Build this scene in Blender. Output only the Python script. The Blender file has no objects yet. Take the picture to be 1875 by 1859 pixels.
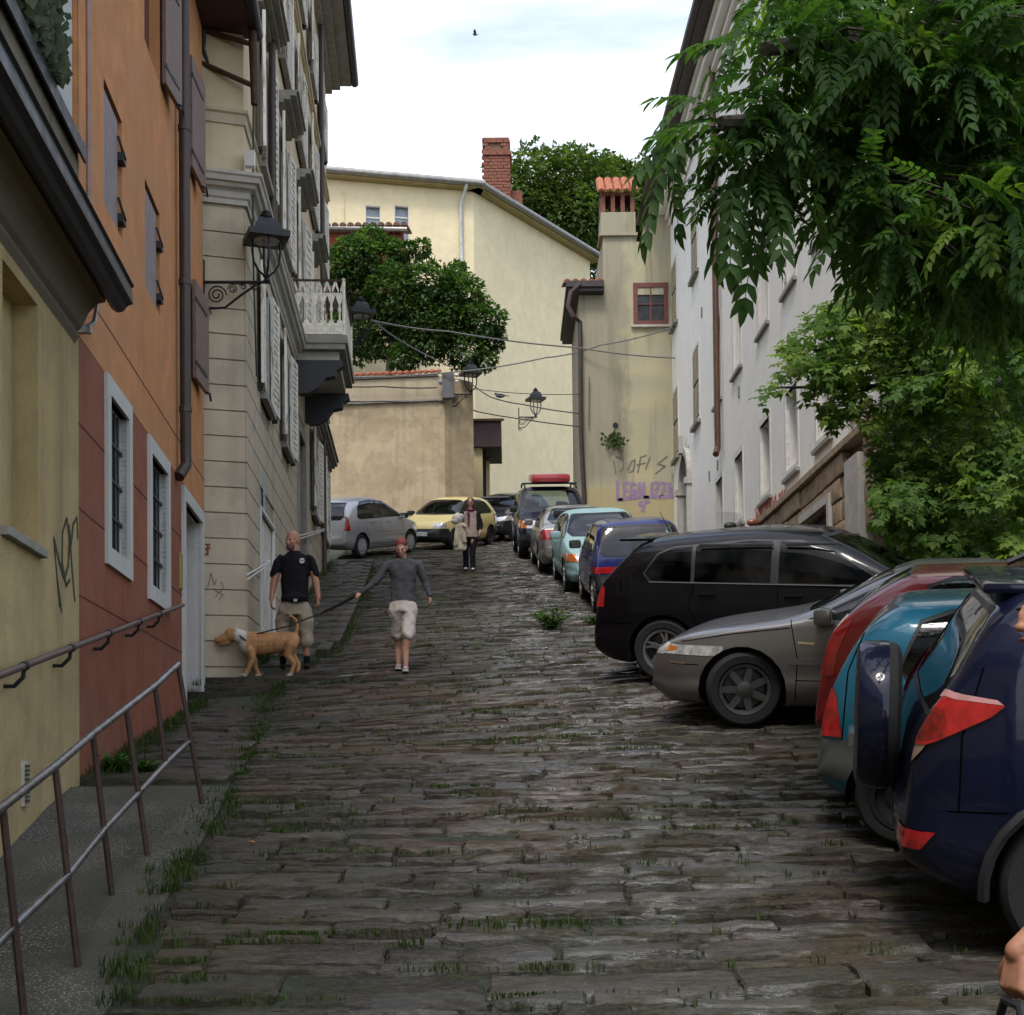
import bpy, bmesh, math, random
import numpy as np
from mathutils import Vector as V, Matrix, noise as mn
R = math.radians
random.seed(7); rng = np.random.default_rng(7)
S = bpy.context.scene
COL = S.collection
# ---------------------------------------------------------------- camera
IW, IH, F, HOR = 1875.0, 1859.0, 2600.0, 1400.0
PITCH, ROLL = R(1.5), R(0.6)
CY = HOR - F * math.tan(PITCH)
cam = bpy.data.cameras.new('camera'); camo = bpy.data.objects.new('camera', cam); COL.objects.link(camo)
cam.sensor_width = 36.0; cam.lens = 36.0 * F / IW
cam.shift_x = 0.0; cam.shift_y = (CY - IH / 2) / IW
cam.clip_start = 0.05; cam.clip_end = 2000
CR = Matrix.Rotation(PITCH, 3, 'X') @ Matrix.Rotation(R(90), 3, 'X') @ Matrix.Rotation(-ROLL, 3, 'Z')
camo.matrix_world = CR.to_4x4()
S.camera = camo
def P(px, py, d):
    """photo pixel at depth d (metres along +Y) -> world point"""
    r = CR @ V(((px - IW / 2) / F, (CY - py) / F, -1.0))
    return r * (d / r.y)
# ---------------------------------------------------------------- world, sun, exposure
SUN_EL, SUN_AZ = R(58), R(194)          # azimuth clockwise from +Y
w = bpy.data.worlds.new('World'); S.world = w; w.use_nodes = True
nt = w.node_tree; nt.nodes.clear()
def wn(t, **k):
    n = nt.nodes.new(t)
    for a, b in k.items(): setattr(n, a, b)
    return n
sky = wn('ShaderNodeTexSky', sky_type='NISHITA', sun_disc=False)
sky.sun_elevation = SUN_EL; sky.sun_rotation = SUN_AZ; sky.air_density = 1.0; sky.dust_density = 2.0
tc = wn('ShaderNodeTexCoord'); mp = wn('ShaderNodeMapping')
mp.inputs['Scale'].default_value = (1.3, 1.3, 7.0); mp.inputs['Location'].default_value = (0.35, 0.1, 0.9)
cl = wn('ShaderNodeTexNoise'); cl.inputs['Scale'].default_value = 1.25; cl.inputs['Detail'].default_value = 6; cl.inputs['Roughness'].default_value = 0.52
cr = wn('ShaderNodeValToRGB'); cr.color_ramp.elements[0].position = 0.42; cr.color_ramp.elements[1].position = 0.66
cr.color_ramp.elements[0].color = (0.08, 0.08, 0.08, 1); cr.color_ramp.elements[1].color = (0.97, 0.97, 0.97, 1)
mx = wn('ShaderNodeMix', data_type='RGBA'); mx.inputs[7].default_value = (5.7, 5.8, 6.0, 1)
bg = wn('ShaderNodeBackground'); bg.inputs[1].default_value = 0.142
wo = wn('ShaderNodeOutputWorld'); L = nt.links.new
L(tc.outputs['Generated'], mp.inputs[0]); L(mp.outputs[0], cl.inputs['Vector']); L(cl.outputs[0], cr.inputs[0])
L(cr.outputs[0], mx.inputs[0]); L(sky.outputs[0], mx.inputs[6]); L(mx.outputs[2], bg.inputs[0]); L(bg.outputs[0], wo.inputs[0])
sd = bpy.data.lights.new('sun', 'SUN'); sd.energy = 1.0; sd.angle = R(14); sd.color = (1.0, 0.96, 0.9)
so = bpy.data.objects.new('sun', sd); COL.objects.link(so)
so.rotation_euler = V((-math.sin(SUN_AZ) * math.cos(SUN_EL), -math.cos(SUN_AZ) * math.cos(SUN_EL), -math.sin(SUN_EL))).to_track_quat('-Z', 'Y').to_euler()
S.view_settings.view_transform = 'Standard'; S.view_settings.look = 'None'
S.view_settings.gamma = 1.0; S.view_settings.use_curve_mapping = False; S.view_settings.exposure = 1.08
S.cycles.use_denoising = True
S.cycles.max_bounces = 8; S.cycles.transparent_max_bounces = 16; S.cycles.caustics_reflective = False; S.cycles.caustics_refractive = False
# ---------------------------------------------------------------- materials
class NT:
    def __init__(s, name):
        m = bpy.data.materials.new(name); m.use_nodes = True; s.m = m; s.t = m.node_tree; s.t.nodes.clear()
        s.out = s.n('ShaderNodeOutputMaterial')
        s.geo = None
    def n(s, t, **k):
        q = s.t.nodes.new(t)
        for a, b in k.items(): setattr(q, a, b)
        return q
    def l(s, a, b): s.t.links.new(a, b)
    def setin(s, sock, v):
        if hasattr(v, 'is_linked') or hasattr(v, 'links'): s.l(v, sock)
        elif isinstance(v, (tuple, list)) and len(v) == 3 and sock.type == 'RGBA': sock.default_value = (*v, 1)
        else: sock.default_value = v
    def pos(s, scale=(1, 1, 1), obj=False, off=None):
        if obj: src = s.n('ShaderNodeTexCoord').outputs['Object']
        else: src = s.n('ShaderNodeNewGeometry').outputs['Position']
        mpn = s.n('ShaderNodeMapping'); mpn.inputs['Scale'].default_value = scale
        s.l(src, mpn.inputs[0])
        if off is not None: s.setin(mpn.inputs['Location'], off)
        return mpn.outputs[0]
    def noise(s, vec, scale, detail=4, rough=0.55, dist=0.0):
        q = s.n('ShaderNodeTexNoise'); q.inputs['Scale'].default_value = scale; q.inputs['Detail'].default_value = detail
        q.inputs['Roughness'].default_value = rough; q.inputs['Distortion'].default_value = dist
        s.l(vec, q.inputs['Vector']); return q.outputs[0]
    def ramp(s, fac, a, b, va=0.0, vb=1.0):
        q = s.n('ShaderNodeMapRange'); q.inputs[1].default_value = a; q.inputs[2].default_value = b
        q.inputs[3].default_value = va; q.inputs[4].default_value = vb; q.clamp = True
        s.l(fac, q.inputs[0]); return q.outputs[0]
    def mix(s, fac, a, b, mode='MIX'):
        q = s.n('ShaderNodeMix', data_type='RGBA', blend_type=mode); q.clamp_factor = True
        s.setin(q.inputs[0], fac); s.setin(q.inputs[6], a); s.setin(q.inputs[7], b); return q.outputs[2]
    def math(s, op, a, b=0.0):
        q = s.n('ShaderNodeMath', operation=op); s.setin(q.inputs[0], a); s.setin(q.inputs[1], b); return q.outputs[0]
    def bump(s, h, strength, dist=0.01, normal=None):
        q = s.n('ShaderNodeBump'); q.inputs['Strength'].default_value = strength; q.inputs['Distance'].default_value = dist
        s.l(h, q.inputs['Height'])
        if normal is not None: s.l(normal, q.inputs['Normal'])
        return q.outputs[0]
    def bsdf(s, col, rough=0.8, metal=0.0, normal=None, spec=None, coat=0.0, coatr=0.05, **kw):
        q = s.n('ShaderNodeBsdfPrincipled')
        s.setin(q.inputs['Base Color'], col); s.setin(q.inputs['Roughness'], rough); s.setin(q.inputs['Metallic'], metal)
        if normal is not None: s.l(normal, q.inputs['Normal'])
        if spec is not None: q.inputs['Specular IOR Level'].default_value = spec
        if coat: q.inputs['Coat Weight'].default_value = coat; q.inputs['Coat Roughness'].default_value = coatr
        s.l(q.outputs[0], s.out.inputs[0]); return q
MATS = {}
def plain(name, col, rough=0.6, metal=0.0, var=0.25, vs=6.0, bump=0.15, bs=60.0, spec=None, coat=0.0, obj=False):
    """one colour with uneven tone, fine relief and uneven gloss"""
    if name in MATS: return MATS[name]
    t = NT(name); p = t.pos(obj=obj)
    n1 = t.noise(p, vs, 5); n2 = t.noise(p, bs, 3)
    dark = tuple(c * (1 - var) for c in col); lite = tuple(min(1, c * (1 + var * 0.7)) for c in col)
    c = t.mix(t.ramp(n1, 0.3, 0.7), dark, lite)
    r = t.ramp(n1, 0.2, 0.8, max(0.02, rough - min(.12, rough * .4)), min(1, rough + 0.12))
    t.bsdf(c, r, metal, t.bump(n2, bump, 0.01), spec, coat)
    MATS[name] = t.m; return t.m
def plaster(name, col, stain=(0.10, 0.09, 0.07), amt=0.35, var=0.14, bump=0.35, blot=None, blot_amt=0.0, bs=45, streak=1.0, cracks=0.0):
    """rendered wall: cloudy tone, rain streaks, blotches, fine grain"""
    if name in MATS: return MATS[name]
    t = NT(name); p = t.pos(); pst = t.pos((3.2, 3.2, 0.16))
    big = t.noise(p, 0.55, 6, 0.6); mid = t.noise(p, 3.0, 6, 0.6); fine = t.noise(p, bs, 4, 0.6)
    st = t.noise(pst, 1.0, 7, 0.66, 0.5)
    c = t.mix(t.ramp(mid, 0.32, 0.68), tuple(x * (1 - var) for x in col), tuple(min(1, x * (1 + var * 0.6)) for x in col))
    c = t.mix(t.ramp(big, 0.35, 0.7, 0, 0.5), c, tuple(x * (1 - var * 1.4) for x in col))
    if blot: c = t.mix(t.math('MULTIPLY', t.ramp(t.noise(p, 1.15, 8, 0.66), 0.5, 0.58), blot_amt), c, blot)
    f = t.math('MULTIPLY', t.ramp(st, 0.52, 0.80, 0, amt * streak), t.ramp(big, 0.3, 0.65, 0.25, 1.0))
    c = t.mix(f, c, stain)
    spk = t.ramp(t.noise(p, 22, 3, 0.7), 0.66, 0.74, 0, amt * 0.9)
    c = t.mix(spk, c, stain)
    if cracks:
        vo = t.n('ShaderNodeTexVoronoi', feature='DISTANCE_TO_EDGE'); vo.inputs['Scale'].default_value = 0.9
        wp = t.n('ShaderNodeMix', data_type='VECTOR'); wp.inputs[0].default_value = 0.32
        t.l(p, wp.inputs[4]); nn = t.n('ShaderNodeTexNoise'); nn.inputs['Scale'].default_value = 2.2; nn.inputs['Detail'].default_value = 5; t.l(p, nn.inputs['Vector'])
        t.l(nn.outputs[1], wp.inputs[5]); t.l(wp.outputs[1], vo.inputs['Vector'])
        c = t.mix(t.math('MULTIPLY', t.ramp(vo.outputs[0], 0.0, 0.012, cracks, 0.0), t.ramp(big, 0.45, 0.6)), c, stain)
    h = t.math('ADD', t.math('MULTIPLY', fine, 0.6), t.math('MULTIPLY', mid, 1.2))
    t.bsdf(c, 0.9, 0, t.bump(h, bump, 0.02), 0.25)
    MATS[name] = t.m; return t.m
def paint(name, col, metal=0.0, rough=0.35, dirt=0.25, coat=0.8):
    if name in MATS: return MATS[name]
    t = NT(name); p = t.pos(obj=True)
    n1 = t.noise(p, 2.2, 6, 0.6); n2 = t.noise(p, 260, 2)
    z = t.n('ShaderNodeSeparateXYZ'); t.l(p, z.inputs[0])
    low = t.ramp(z.outputs[2], 0.15, 0.75, 1.0, 0.12)
    f = t.math('MULTIPLY', t.math('MULTIPLY', t.ramp(n1, 0.35, 0.75), low), dirt)
    c = t.mix(f, col, (0.10, 0.085, 0.065))
    c = t.mix(t.ramp(n2, 0.4, 0.6, 0, 0.12 * (1 if metal else 0)), c, tuple(min(1, x * 1.6) for x in col))
    t.bsdf(c, t.ramp(n1, 0.3, 0.8, rough + .1, rough + 0.25), metal, None, .25 if coat > .6 else .08, coat, 0.04 + dirt * 0.1)
    MATS[name] = t.m; return t.m
def glass(name, tint=0.35, rough=0.03, col=(1, 1, 1), ior=1.5):
    if name in MATS: return MATS[name]
    t = NT(name)
    a = t.n('ShaderNodeBsdfTransparent'); a.inputs[0].default_value = (tint * col[0], tint * col[1], tint * col[2], 1)
    g = t.n('ShaderNodeBsdfGlossy'); g.inputs['Roughness'].default_value = rough; g.inputs[0].default_value = (0.95, 0.97, 1, 1)
    fr = t.n('ShaderNodeFresnel'); fr.inputs[0].default_value = ior
    p = t.pos(); d = t.n('ShaderNodeBsdfDiffuse'); d.inputs[0].default_value = (0.28, 0.27, 0.25, 1)
    m1 = t.n('ShaderNodeMixShader'); t.l(t.ramp(t.noise(p, 3, 5), 0.4, 0.8, 0.0, 0.07), m1.inputs[0]); t.l(a.outputs[0], m1.inputs[1]); t.l(d.outputs[0], m1.inputs[2])
    m = t.n('ShaderNodeMixShader'); t.l(fr.outputs[0], m.inputs[0]); t.l(m1.outputs[0], m.inputs[1]); t.l(g.outputs[0], m.inputs[2])
    t.l(m.outputs[0], t.out.inputs[0]); MATS[name] = t.m; return t.m
def leafmat(name, a, b, trans=0.35):
    if name in MATS: return MATS[name]
    t = NT(name); p = t.pos()
    n1 = t.noise(p, 1.3, 4); n2 = t.noise(p, 11, 3)
    c = t.mix(t.ramp(t.math('ADD', t.math('MULTIPLY', n1, 0.6), t.math('MULTIPLY', n2, 0.4)), 0.36, 0.64), a, b)
    q = t.bsdf(c, 0.62, 0, None, 0.2)
    tr = t.n('ShaderNodeBsdfTranslucent'); t.l(t.mix(1.0, c, (1.25, 1.5, 0.5), 'MULTIPLY'), tr.inputs[0])
    m = t.n('ShaderNodeMixShader'); m.inputs[0].default_value = trans
    t.l(q.outputs[0], m.inputs[1]); t.l(tr.outputs[0], m.inputs[2]); t.l(m.outputs[0], t.out.inputs[0])
    MATS[name] = t.m; return t.m
# ---------------------------------------------------------------- mesh helpers
class MB:
    def __init__(s): s.v = []; s.f = []
    def add(s, vs, fs):
        o = len(s.v); s.v.extend([tuple(q) for q in vs]); s.f.extend([tuple(i + o for i in f) for f in fs]); return s
    def box(s, x0, x1, y0, y1, z0, z1, M=None, c=0.0):
        if c <= 0:
            vs = [(x, y, z) for x in (x0, x1) for y in (y0, y1) for z in (z0, z1)]
            fs = [(0, 1, 3, 2), (4, 6, 7, 5), (0, 4, 5, 1), (2, 3, 7, 6), (0, 2, 6, 4), (1, 5, 7, 3)]
        else:
            bm = bmesh.new(); bmesh.ops.create_cube(bm, size=1)
            for q in bm.verts: q.co = V(((x0 + x1) / 2 + q.co.x * (x1 - x0), (y0 + y1) / 2 + q.co.y * (y1 - y0), (z0 + z1) / 2 + q.co.z * (z1 - z0)))
            bmesh.ops.bevel(bm, geom=bm.edges[:], offset=c, segments=2, affect='EDGES', profile=0.6)
            bm.verts.index_update(); vs = [q.co.copy() for q in bm.verts]; fs = [[q.index for q in f.verts] for f in bm.faces]; bm.free()
        if M is not None: vs = [M @ V(q) for q in vs]
        return s.add(vs, fs)
    def quad(s, a, b, c, d): return s.add([a, b, c, d], [(0, 1, 2, 3)])
    def tube(s, pts, r, n=8, cap=True, flat=None):
        pts = [V(q) for q in pts]; k = len(pts); rs = r if isinstance(r, (list, tuple)) else [r] * k
        up = None; vs = []
        for i in range(k):
            t = (pts[min(i + 1, k - 1)] - pts[max(i - 1, 0)])
            if t.length < 1e-9: t = V((0, 0, 1))
            t.normalize()
            if up is None: up = V((0, 0, 1)) if abs(t.z) < 0.9 else V((1, 0, 0))
            a = t.cross(up); a.normalize(); b = a.cross(t); up = b
            for j in range(n):
                th = 2 * math.pi * j / n
                vs.append(pts[i] + (a * math.cos(th) + b * math.sin(th) * (flat or 1)) * rs[i])
        fs = [(i * n + j, i * n + (j + 1) % n, (i + 1) * n + (j + 1) % n, (i + 1) * n + j) for i in range(k - 1) for j in range(n)]
        if cap: fs += [tuple(range(n))[::-1], tuple((k - 1) * n + j for j in range(n))]
        return s.add(vs, fs)
    def lathe(s, prof, n=16, M=None, cap=True):
        vs = [(r * math.cos(2 * math.pi * j / n), r * math.sin(2 * math.pi * j / n), z) for r, z in prof for j in range(n)]
        k = len(prof)
        fs = [(i * n + j, i * n + (j + 1) % n, (i + 1) * n + (j + 1) % n, (i + 1) * n + j) for i in range(k - 1) for j in range(n)]
        if cap: fs += [tuple(range(n))[::-1], tuple((k - 1) * n + j for j in range(n))]
        if M is not None: vs = [M @ V(q) for q in vs]
        return s.add(vs, fs)
    def prism(s, poly, a, b, M=None):
        """poly in local (x,z), extruded along y from a to b"""
        n = len(poly); vs = [(x, a, z) for x, z in poly] + [(x, b, z) for x, z in poly]
        fs = [(i, (i + 1) % n, n + (i + 1) % n, n + i) for i in range(n)] + [tuple(range(n))[::-1], tuple(range(n, 2 * n))]
        if M is not None: vs = [M @ V(q) for q in vs]
        return s.add(vs, fs)
    def sphere(s, c, r, n=10, sq=(1, 1, 1)):
        c = V(c); vs = []; fs = []
        for i in range(n // 2 + 1):
            ph = math.pi * i / (n // 2)
            for j in range(n):
                th = 2 * math.pi * j / n
                vs.append(c + V((r * sq[0] * math.sin(ph) * math.cos(th), r * sq[1] * math.sin(ph) * math.sin(th), r * sq[2] * math.cos(ph))))
        for i in range(n // 2):
            for j in range(n): fs.append((i * n + j, i * n + (j + 1) % n, (i + 1) * n + (j + 1) % n, (i + 1) * n + j))
        return s.add(vs, fs)
    def mesh(s, name):
        m = bpy.data.meshes.new(name); m.from_pydata(s.v, [], s.f); m.update(); return m
    def build(s, name, mat, parent=None, smooth=False, kind=None):
        return obj(name, s.mesh(name), mat, parent, smooth, kind)
def obj(name, me, mat, parent=None, smooth=False, kind=None, angle=40):
    o = bpy.data.objects.new(name, me); COL.objects.link(o)
    if mat is not None and not len(me.materials): me.materials.append(mat)
    if smooth:
        me.polygons.foreach_set('use_smooth', np.ones(len(me.polygons), dtype=bool))
        try: me.set_sharp_from_angle(angle=R(angle))
        except Exception: pass
    if parent is not None: attach(o, parent)
    if kind: o['kind'] = kind
    return o
LOCAL = {}
def attach(o, parent):
    o.parent = parent
    q = parent
    while q is not None:
        if q.name in LOCAL: return          # parts already in the parent's own frame
        q = q.parent
    o.matrix_parent_inverse = wmat(parent).inverted()
def wmat(o):
    m = o.matrix_basis.copy()
    return wmat(o.parent) @ o.matrix_parent_inverse @ m if o.parent else m
def thing(name, label, cat, loc=(0, 0, 0), group=None, local=False):
    o = bpy.data.objects.new(name, None); COL.objects.link(o); o.location = loc
    o.empty_display_size = 0.2
    o['label'] = label; o['category'] = cat
    if group: o['group'] = group
    if local: LOCAL[o.name] = 1
    return o
def tag(o, label, cat, group=None):
    o['label'] = label; o['category'] = cat
    if group: o['group'] = group
    return o
def arr_mesh(name, vs, fs):
    """fast mesh from numpy arrays; fs all of one size"""
    m = bpy.data.meshes.new(name); vs = np.asarray(vs, dtype=np.float32); fs = np.asarray(fs, dtype=np.int32)
    k = fs.shape[1]; m.vertices.add(len(vs)); m.vertices.foreach_set('co', vs.ravel())
    m.loops.add(fs.size); m.loops.foreach_set('vertex_index', fs.ravel())
    m.polygons.add(len(fs)); m.polygons.foreach_set('loop_start', np.arange(0, fs.size, k, dtype=np.int32))
    try: m.polygons.foreach_set('loop_total', np.full(len(fs), k, dtype=np.int32))
    except Exception: pass
    m.update(calc_edges=True); m.validate(); return m
def interp(pts, x):
    """piecewise linear through (x,y) pairs"""
    return float(np.interp(x, [p[0] for p in pts], [p[1] for p in pts]))
class Frame:
    """a wall's own frame: u along the wall, out of the wall, z up"""
    def __init__(s, p0, p1, outward):
        a = V((p0[0], p0[1], 0)); b = V((p1[0], p1[1], 0)); s.o = a; s.u = (b - a).normalized(); s.len = (b - a).length
        n = V((s.u.y, -s.u.x, 0))
        if n.dot(V((outward[0], outward[1], 0))) < 0: n = -n
        s.n = n
        s.M = Matrix(((s.u.x, n.x, 0, a.x), (s.u.y, n.y, 0, a.y), (0, 0, 1, 0), (0, 0, 0, 1)))
    def at(s, u, out, z): return s.M @ V((u, out, z))
    def u_of_d(s, d): return (d - s.o.y) / s.u.y
    def u_of_px(s, px):
        k = (px - IW / 2) / F          # x = k * y on the wall
        return (k * s.o.y - s.o.x) / (s.u.x - k * s.u.y)
    def hit(s, px, py, out=0.0):
        """(u,z) where the pixel's ray meets the wall (moved out by OUT)"""
        r = P(px, py, 10.0); o = s.o + s.n * out
        t = (o.x * s.n.x + o.y * s.n.y) / (r.x * s.n.x + r.y * s.n.y)
        q = r * t - o; return (q.x * s.u.x + q.y * s.u.y, (r * t).z)
def wall_holes(mb, fr, u0, u1, z0, z1, holes, depth=0.25, z0b=None, out=0.0, nz=1):
    """wall face with openings and their reveals; holes (ua,ub,za,zb)"""
    us = sorted({u0, u1, *[min(max(h[i], u0), u1) for h in holes for i in (0, 1)]})
    zs = sorted({z0, z1, *[min(max(h[i], z0), z1) for h in holes for i in (2, 3)]})
    for i in range(len(us) - 1):
        for j in range(len(zs) - 1):
            a, b, c, d = us[i], us[i + 1], zs[j], zs[j + 1]
            if b - a < 1e-6 or d - c < 1e-6: continue
            um, zm = (a + b) / 2, (c + d) / 2
            if any(h[0] < um < h[1] and h[2] < zm < h[3] for h in holes): continue
            mb.quad(fr.at(a, out, c), fr.at(b, out, c), fr.at(b, out, d), fr.at(a, out, d))
    for a, b, c, d in holes:
        e = out - depth
        mb.quad(fr.at(a, out, c), fr.at(a, e, c), fr.at(a, e, d), fr.at(a, out, d))
        mb.quad(fr.at(b, out, c), fr.at(b, e, c), fr.at(b, e, d), fr.at(b, out, d))
        mb.quad(fr.at(a, out, c), fr.at(b, out, c), fr.at(b, e, c), fr.at(a, e, c))
        mb.quad(fr.at(a, out, d), fr.at(b, out, d), fr.at(b, e, d), fr.at(a, e, d))
# ---------------------------------------------------------------- common materials
WHITE = plain('white_paint', (0.62, 0.61, 0.57), 0.6, var=0.12, vs=3, bump=0.1)
PEEL = None
def peeling():
    t = NT('peeling_white_shutter'); p = t.pos(); q = t.pos((6, 6, 0.8))
    n = t.noise(q, 3.0, 7, 0.68); n2 = t.noise(p, 26, 4)
    c = t.mix(t.ramp(n, 0.52, 0.6), (0.74, 0.71, 0.62), (0.32, 0.26, 0.18))
    c = t.mix(t.ramp(n2, 0.55, 0.75, 0, 0.4), c, (0.45, 0.42, 0.35))
    t.bsdf(c, 0.75, 0, t.bump(n, 0.4, 0.01)); return t.m
PEEL = peeling()
IRON = plain('black_iron', (0.02, 0.021, 0.024), 0.5, 0.4, var=0.3, bs=90)
RUST = plain('rusty_iron', (0.075, 0.035, 0.02), 0.75, 0.3, var=0.5, vs=12, bump=0.4, bs=120)
STEEL = plain('worn_steel', (0.32, 0.32, 0.33), 0.3, 0.95, var=0.3, vs=9)
BROWNPIPE = plain('brown_pipe', (0.055, 0.038, 0.032), 0.45, 0.1, var=0.25)
DARKGUT = plain('dark_gutter', (0.022, 0.024, 0.032), 0.45, 0.3, var=0.25)
CABLE = plain('cable_black', (0.03, 0.03, 0.03), 0.7)
CABLEG = plain('cable_grey', (0.16, 0.16, 0.15), 0.7)
DARKIN = plain('dark_interior', (0.012, 0.012, 0.013), 0.8)
PANE = glass('window_pane', 0.25, 0.04)
TERRA = plain('terracotta_tile', (0.36, 0.12, 0.06), 0.85, var=0.45, vs=9, bump=0.4)
TERRAD = plain('old_roof_tile', (0.17, 0.09, 0.06), 0.9, var=0.55, vs=6, bump=0.4)
BRICK = plain('old_brick', (0.20, 0.075, 0.048), 0.9, var=0.5, vs=14, bump=0.6, bs=30)
STONEG = plain('grey_stone', (0.26, 0.245, 0.215), 0.85, var=0.25, vs=7, bump=0.4, bs=50)
STONEW = plain('pale_stone', (0.44, 0.42, 0.37), 0.85, var=0.18, vs=5, bump=0.3, bs=60)
WOODBR = plain('brown_wood', (0.105, 0.05, 0.035), 0.65, var=0.35, vs=9, bump=0.3)
# ================================================================ ground, street, pavement
CROSS = [(0, 0), (9.5, 0), (14.5, .065), (18, .05), (25, .04), (30, .02), (34, 0), (300, 0)]
def zr(x, d):
    """street surface height (the eye is z = 0)"""
    if d < 5.5: h = .208 * (5.5 - 10.65) + .08 * (d - 5.5)
    elif d < 58: h = .208 * (d - 10.65)
    else: h = .208 * (58 - 10.65) + .03 * (d - 58)
    return h + interp(CROSS, d) * min(max(x, -5) - 3, 0)
EDGE = [(-5, -1.45), (5.8, -1.70), (7.1, -1.82), (9.25, -1.93), (15.6, -2.72), (17.2, -2.78), (20, -2.5), (34.4, -3.4), (36, -4.4), (60, -6)]
def edge(d): return interp(EDGE, d)
SW = [(-5, -2.0), (3, -1.5), (6.5, -.91), (9.44, -.24), (10.4, -.08), (17.2, .80)]
def zsw(d): return interp(SW, d)
def ground_mat():
    t = NT('earth'); p = t.pos(); n = t.noise(p, 0.8, 6); n2 = t.noise(p, 14, 4)
    c = t.mix(t.ramp(n, 0.4, 0.6), (0.055, 0.05, 0.035), (0.035, 0.055, 0.018))
    t.bsdf(c, 0.95, 0, t.bump(n2, 0.5, 0.03)); return t.m
g = MB(); xs = [-160, -80, -40, -20, -12, -8, -6, -5, -4, -3, -2, -1, 0, 1, 2, 3, 4, 5, 6, 8, 12, 20, 40, 80, 160]
ys = [-60, -30, -15, -8, -4, 0, 2, 4, 5.5, 7, 9, 11, 13, 15, 17, 19, 21, 23, 25, 28, 31, 34, 38, 42, 46, 50, 54, 58, 62, 70, 90, 120, 180, 300]
vs = [(x, y, zr(x, y) - .16) for y in ys for x in xs]; nx = len(xs)
g.add(vs, [(j * nx + i, j * nx + i + 1, (j + 1) * nx + i + 1, (j + 1) * nx + i) for j in range(len(ys) - 1) for i in range(nx - 1)])
g.build('ground', ground_mat(), kind='structure')
def stone_mat():
    t = NT('sandstone_paving'); p = t.pos()
    rnd = t.n('ShaderNodeAttribute', attribute_type='GEOMETRY', attribute_name='tone').outputs['Fac']
    n1 = t.noise(p, 1.1, 6, 0.6); n2 = t.noise(t.pos((2.4, 13, 13)), 1.7, 8, 0.72, 0.9); n3 = t.noise(t.pos((9, 30, 30)), 2.4, 6, 0.72, 0.6); n4 = t.noise(p, 46, 5, 0.75); n5 = t.noise(p, 150, 3, 0.7)
    base = t.mix(rnd, (0.024, 0.020, 0.016), (0.082, 0.070, 0.054))
    c = t.mix(t.ramp(t.noise(p, 0.8, 5), 0.50, 0.62, 0, .8), base, (0.085, 0.052, 0.031))
    c = t.mix(t.ramp(n2, 0.38, 0.56, 0.9, 0.0), c, (0.012, 0.011, 0.009))
    c = t.mix(t.ramp(n3, 0.52, 0.70, 0, 0.65), c, (0.155, 0.138, 0.108))
    c = t.mix(t.ramp(n5, 0.52, 0.72, 0, 0.5), c, (0.18, 0.165, 0.135))
    c = t.mix(t.ramp(n4, 0.36, 0.5, 0.65, 0), c, (0.018, 0.017, 0.015))
    moss = t.math('MULTIPLY', t.ramp(n1, 0.44, 0.58), t.ramp(n4, 0.42, 0.6, 0.0, 0.8))
    c = t.mix(t.math('MULTIPLY', moss, .75), c, (0.042, 0.046, 0.017))
    sx = t.n('ShaderNodeSeparateXYZ'); t.l(p, sx.inputs[0])
    # the worn run down the middle of the street is smoother and damp
    mid = t.math('MULTIPLY', t.ramp(sx.outputs[0], -0.9, 0.3), t.ramp(sx.outputs[0], 1.2, 2.6, 1, 0))
    damp = t.math('MULTIPLY', t.math('ADD', t.math('MULTIPLY', mid, .8), .2), t.ramp(t.noise(t.pos((1, 2.2, 2)), 1.9, 6, 0.7), 0.46, 0.56))
    r = t.mix(damp, (0.5, 0.5, 0.5), (0.16, 0.16, 0.16))
    r = t.math('ADD', r, t.ramp(n5, 0.3, 0.7, 0.12, -0.08))
    h = t.math('ADD', t.math('MULTIPLY', n2, 1.2), t.math('ADD', t.math('MULTIPLY', n3, 0.7), t.math('ADD', t.math('MULTIPLY', n4, 0.4), t.math('MULTIPLY', n5, 0.12))))
    q = t.bsdf(c, r, 0, t.bump(h, 0.45, 0.022), 0.5); t.l(t.ramp(damp, 0, 1, .1, 1.0), q.inputs['Specular IOR Level']); return t.m
STONE = stone_mat()
def mortar_mat():
    t = NT('earth_joints'); p = t.pos(); n = t.noise(p, 2.2, 6); n2 = t.noise(p, 30, 4)
    c = t.mix(t.ramp(n, 0.42, 0.6), (0.012, 0.010, 0.008), (0.022, 0.034, 0.010))
    c = t.mix(t.ramp(n2, 0.5, 0.8, 0, 0.5), c, (0.09, 0.08, 0.065))
    t.bsdf(c, 0.95, 0, t.bump(n2, 0.6, 0.02)); return t.m
MORT = mortar_mat()
rd = MB(); ds = list(np.arange(2.0, 58.1, 0.8)); nxx = 12; vs = []
XR = 6.4
for d in ds:
    e = edge(d) - .05
    for i in range(nxx): 
        x = e + (XR - e) * i / (nxx - 1); vs.append((x, d, zr(x, d) - .035))
rd.add(vs, [(j * nxx + i, j * nxx + i + 1, (j + 1) * nxx + i + 1, (j + 1) * nxx + i) for j in range(len(ds) - 1) for i in range(nxx - 1)])
road = rd.build('road', MORT, kind='structure', smooth=True)
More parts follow.
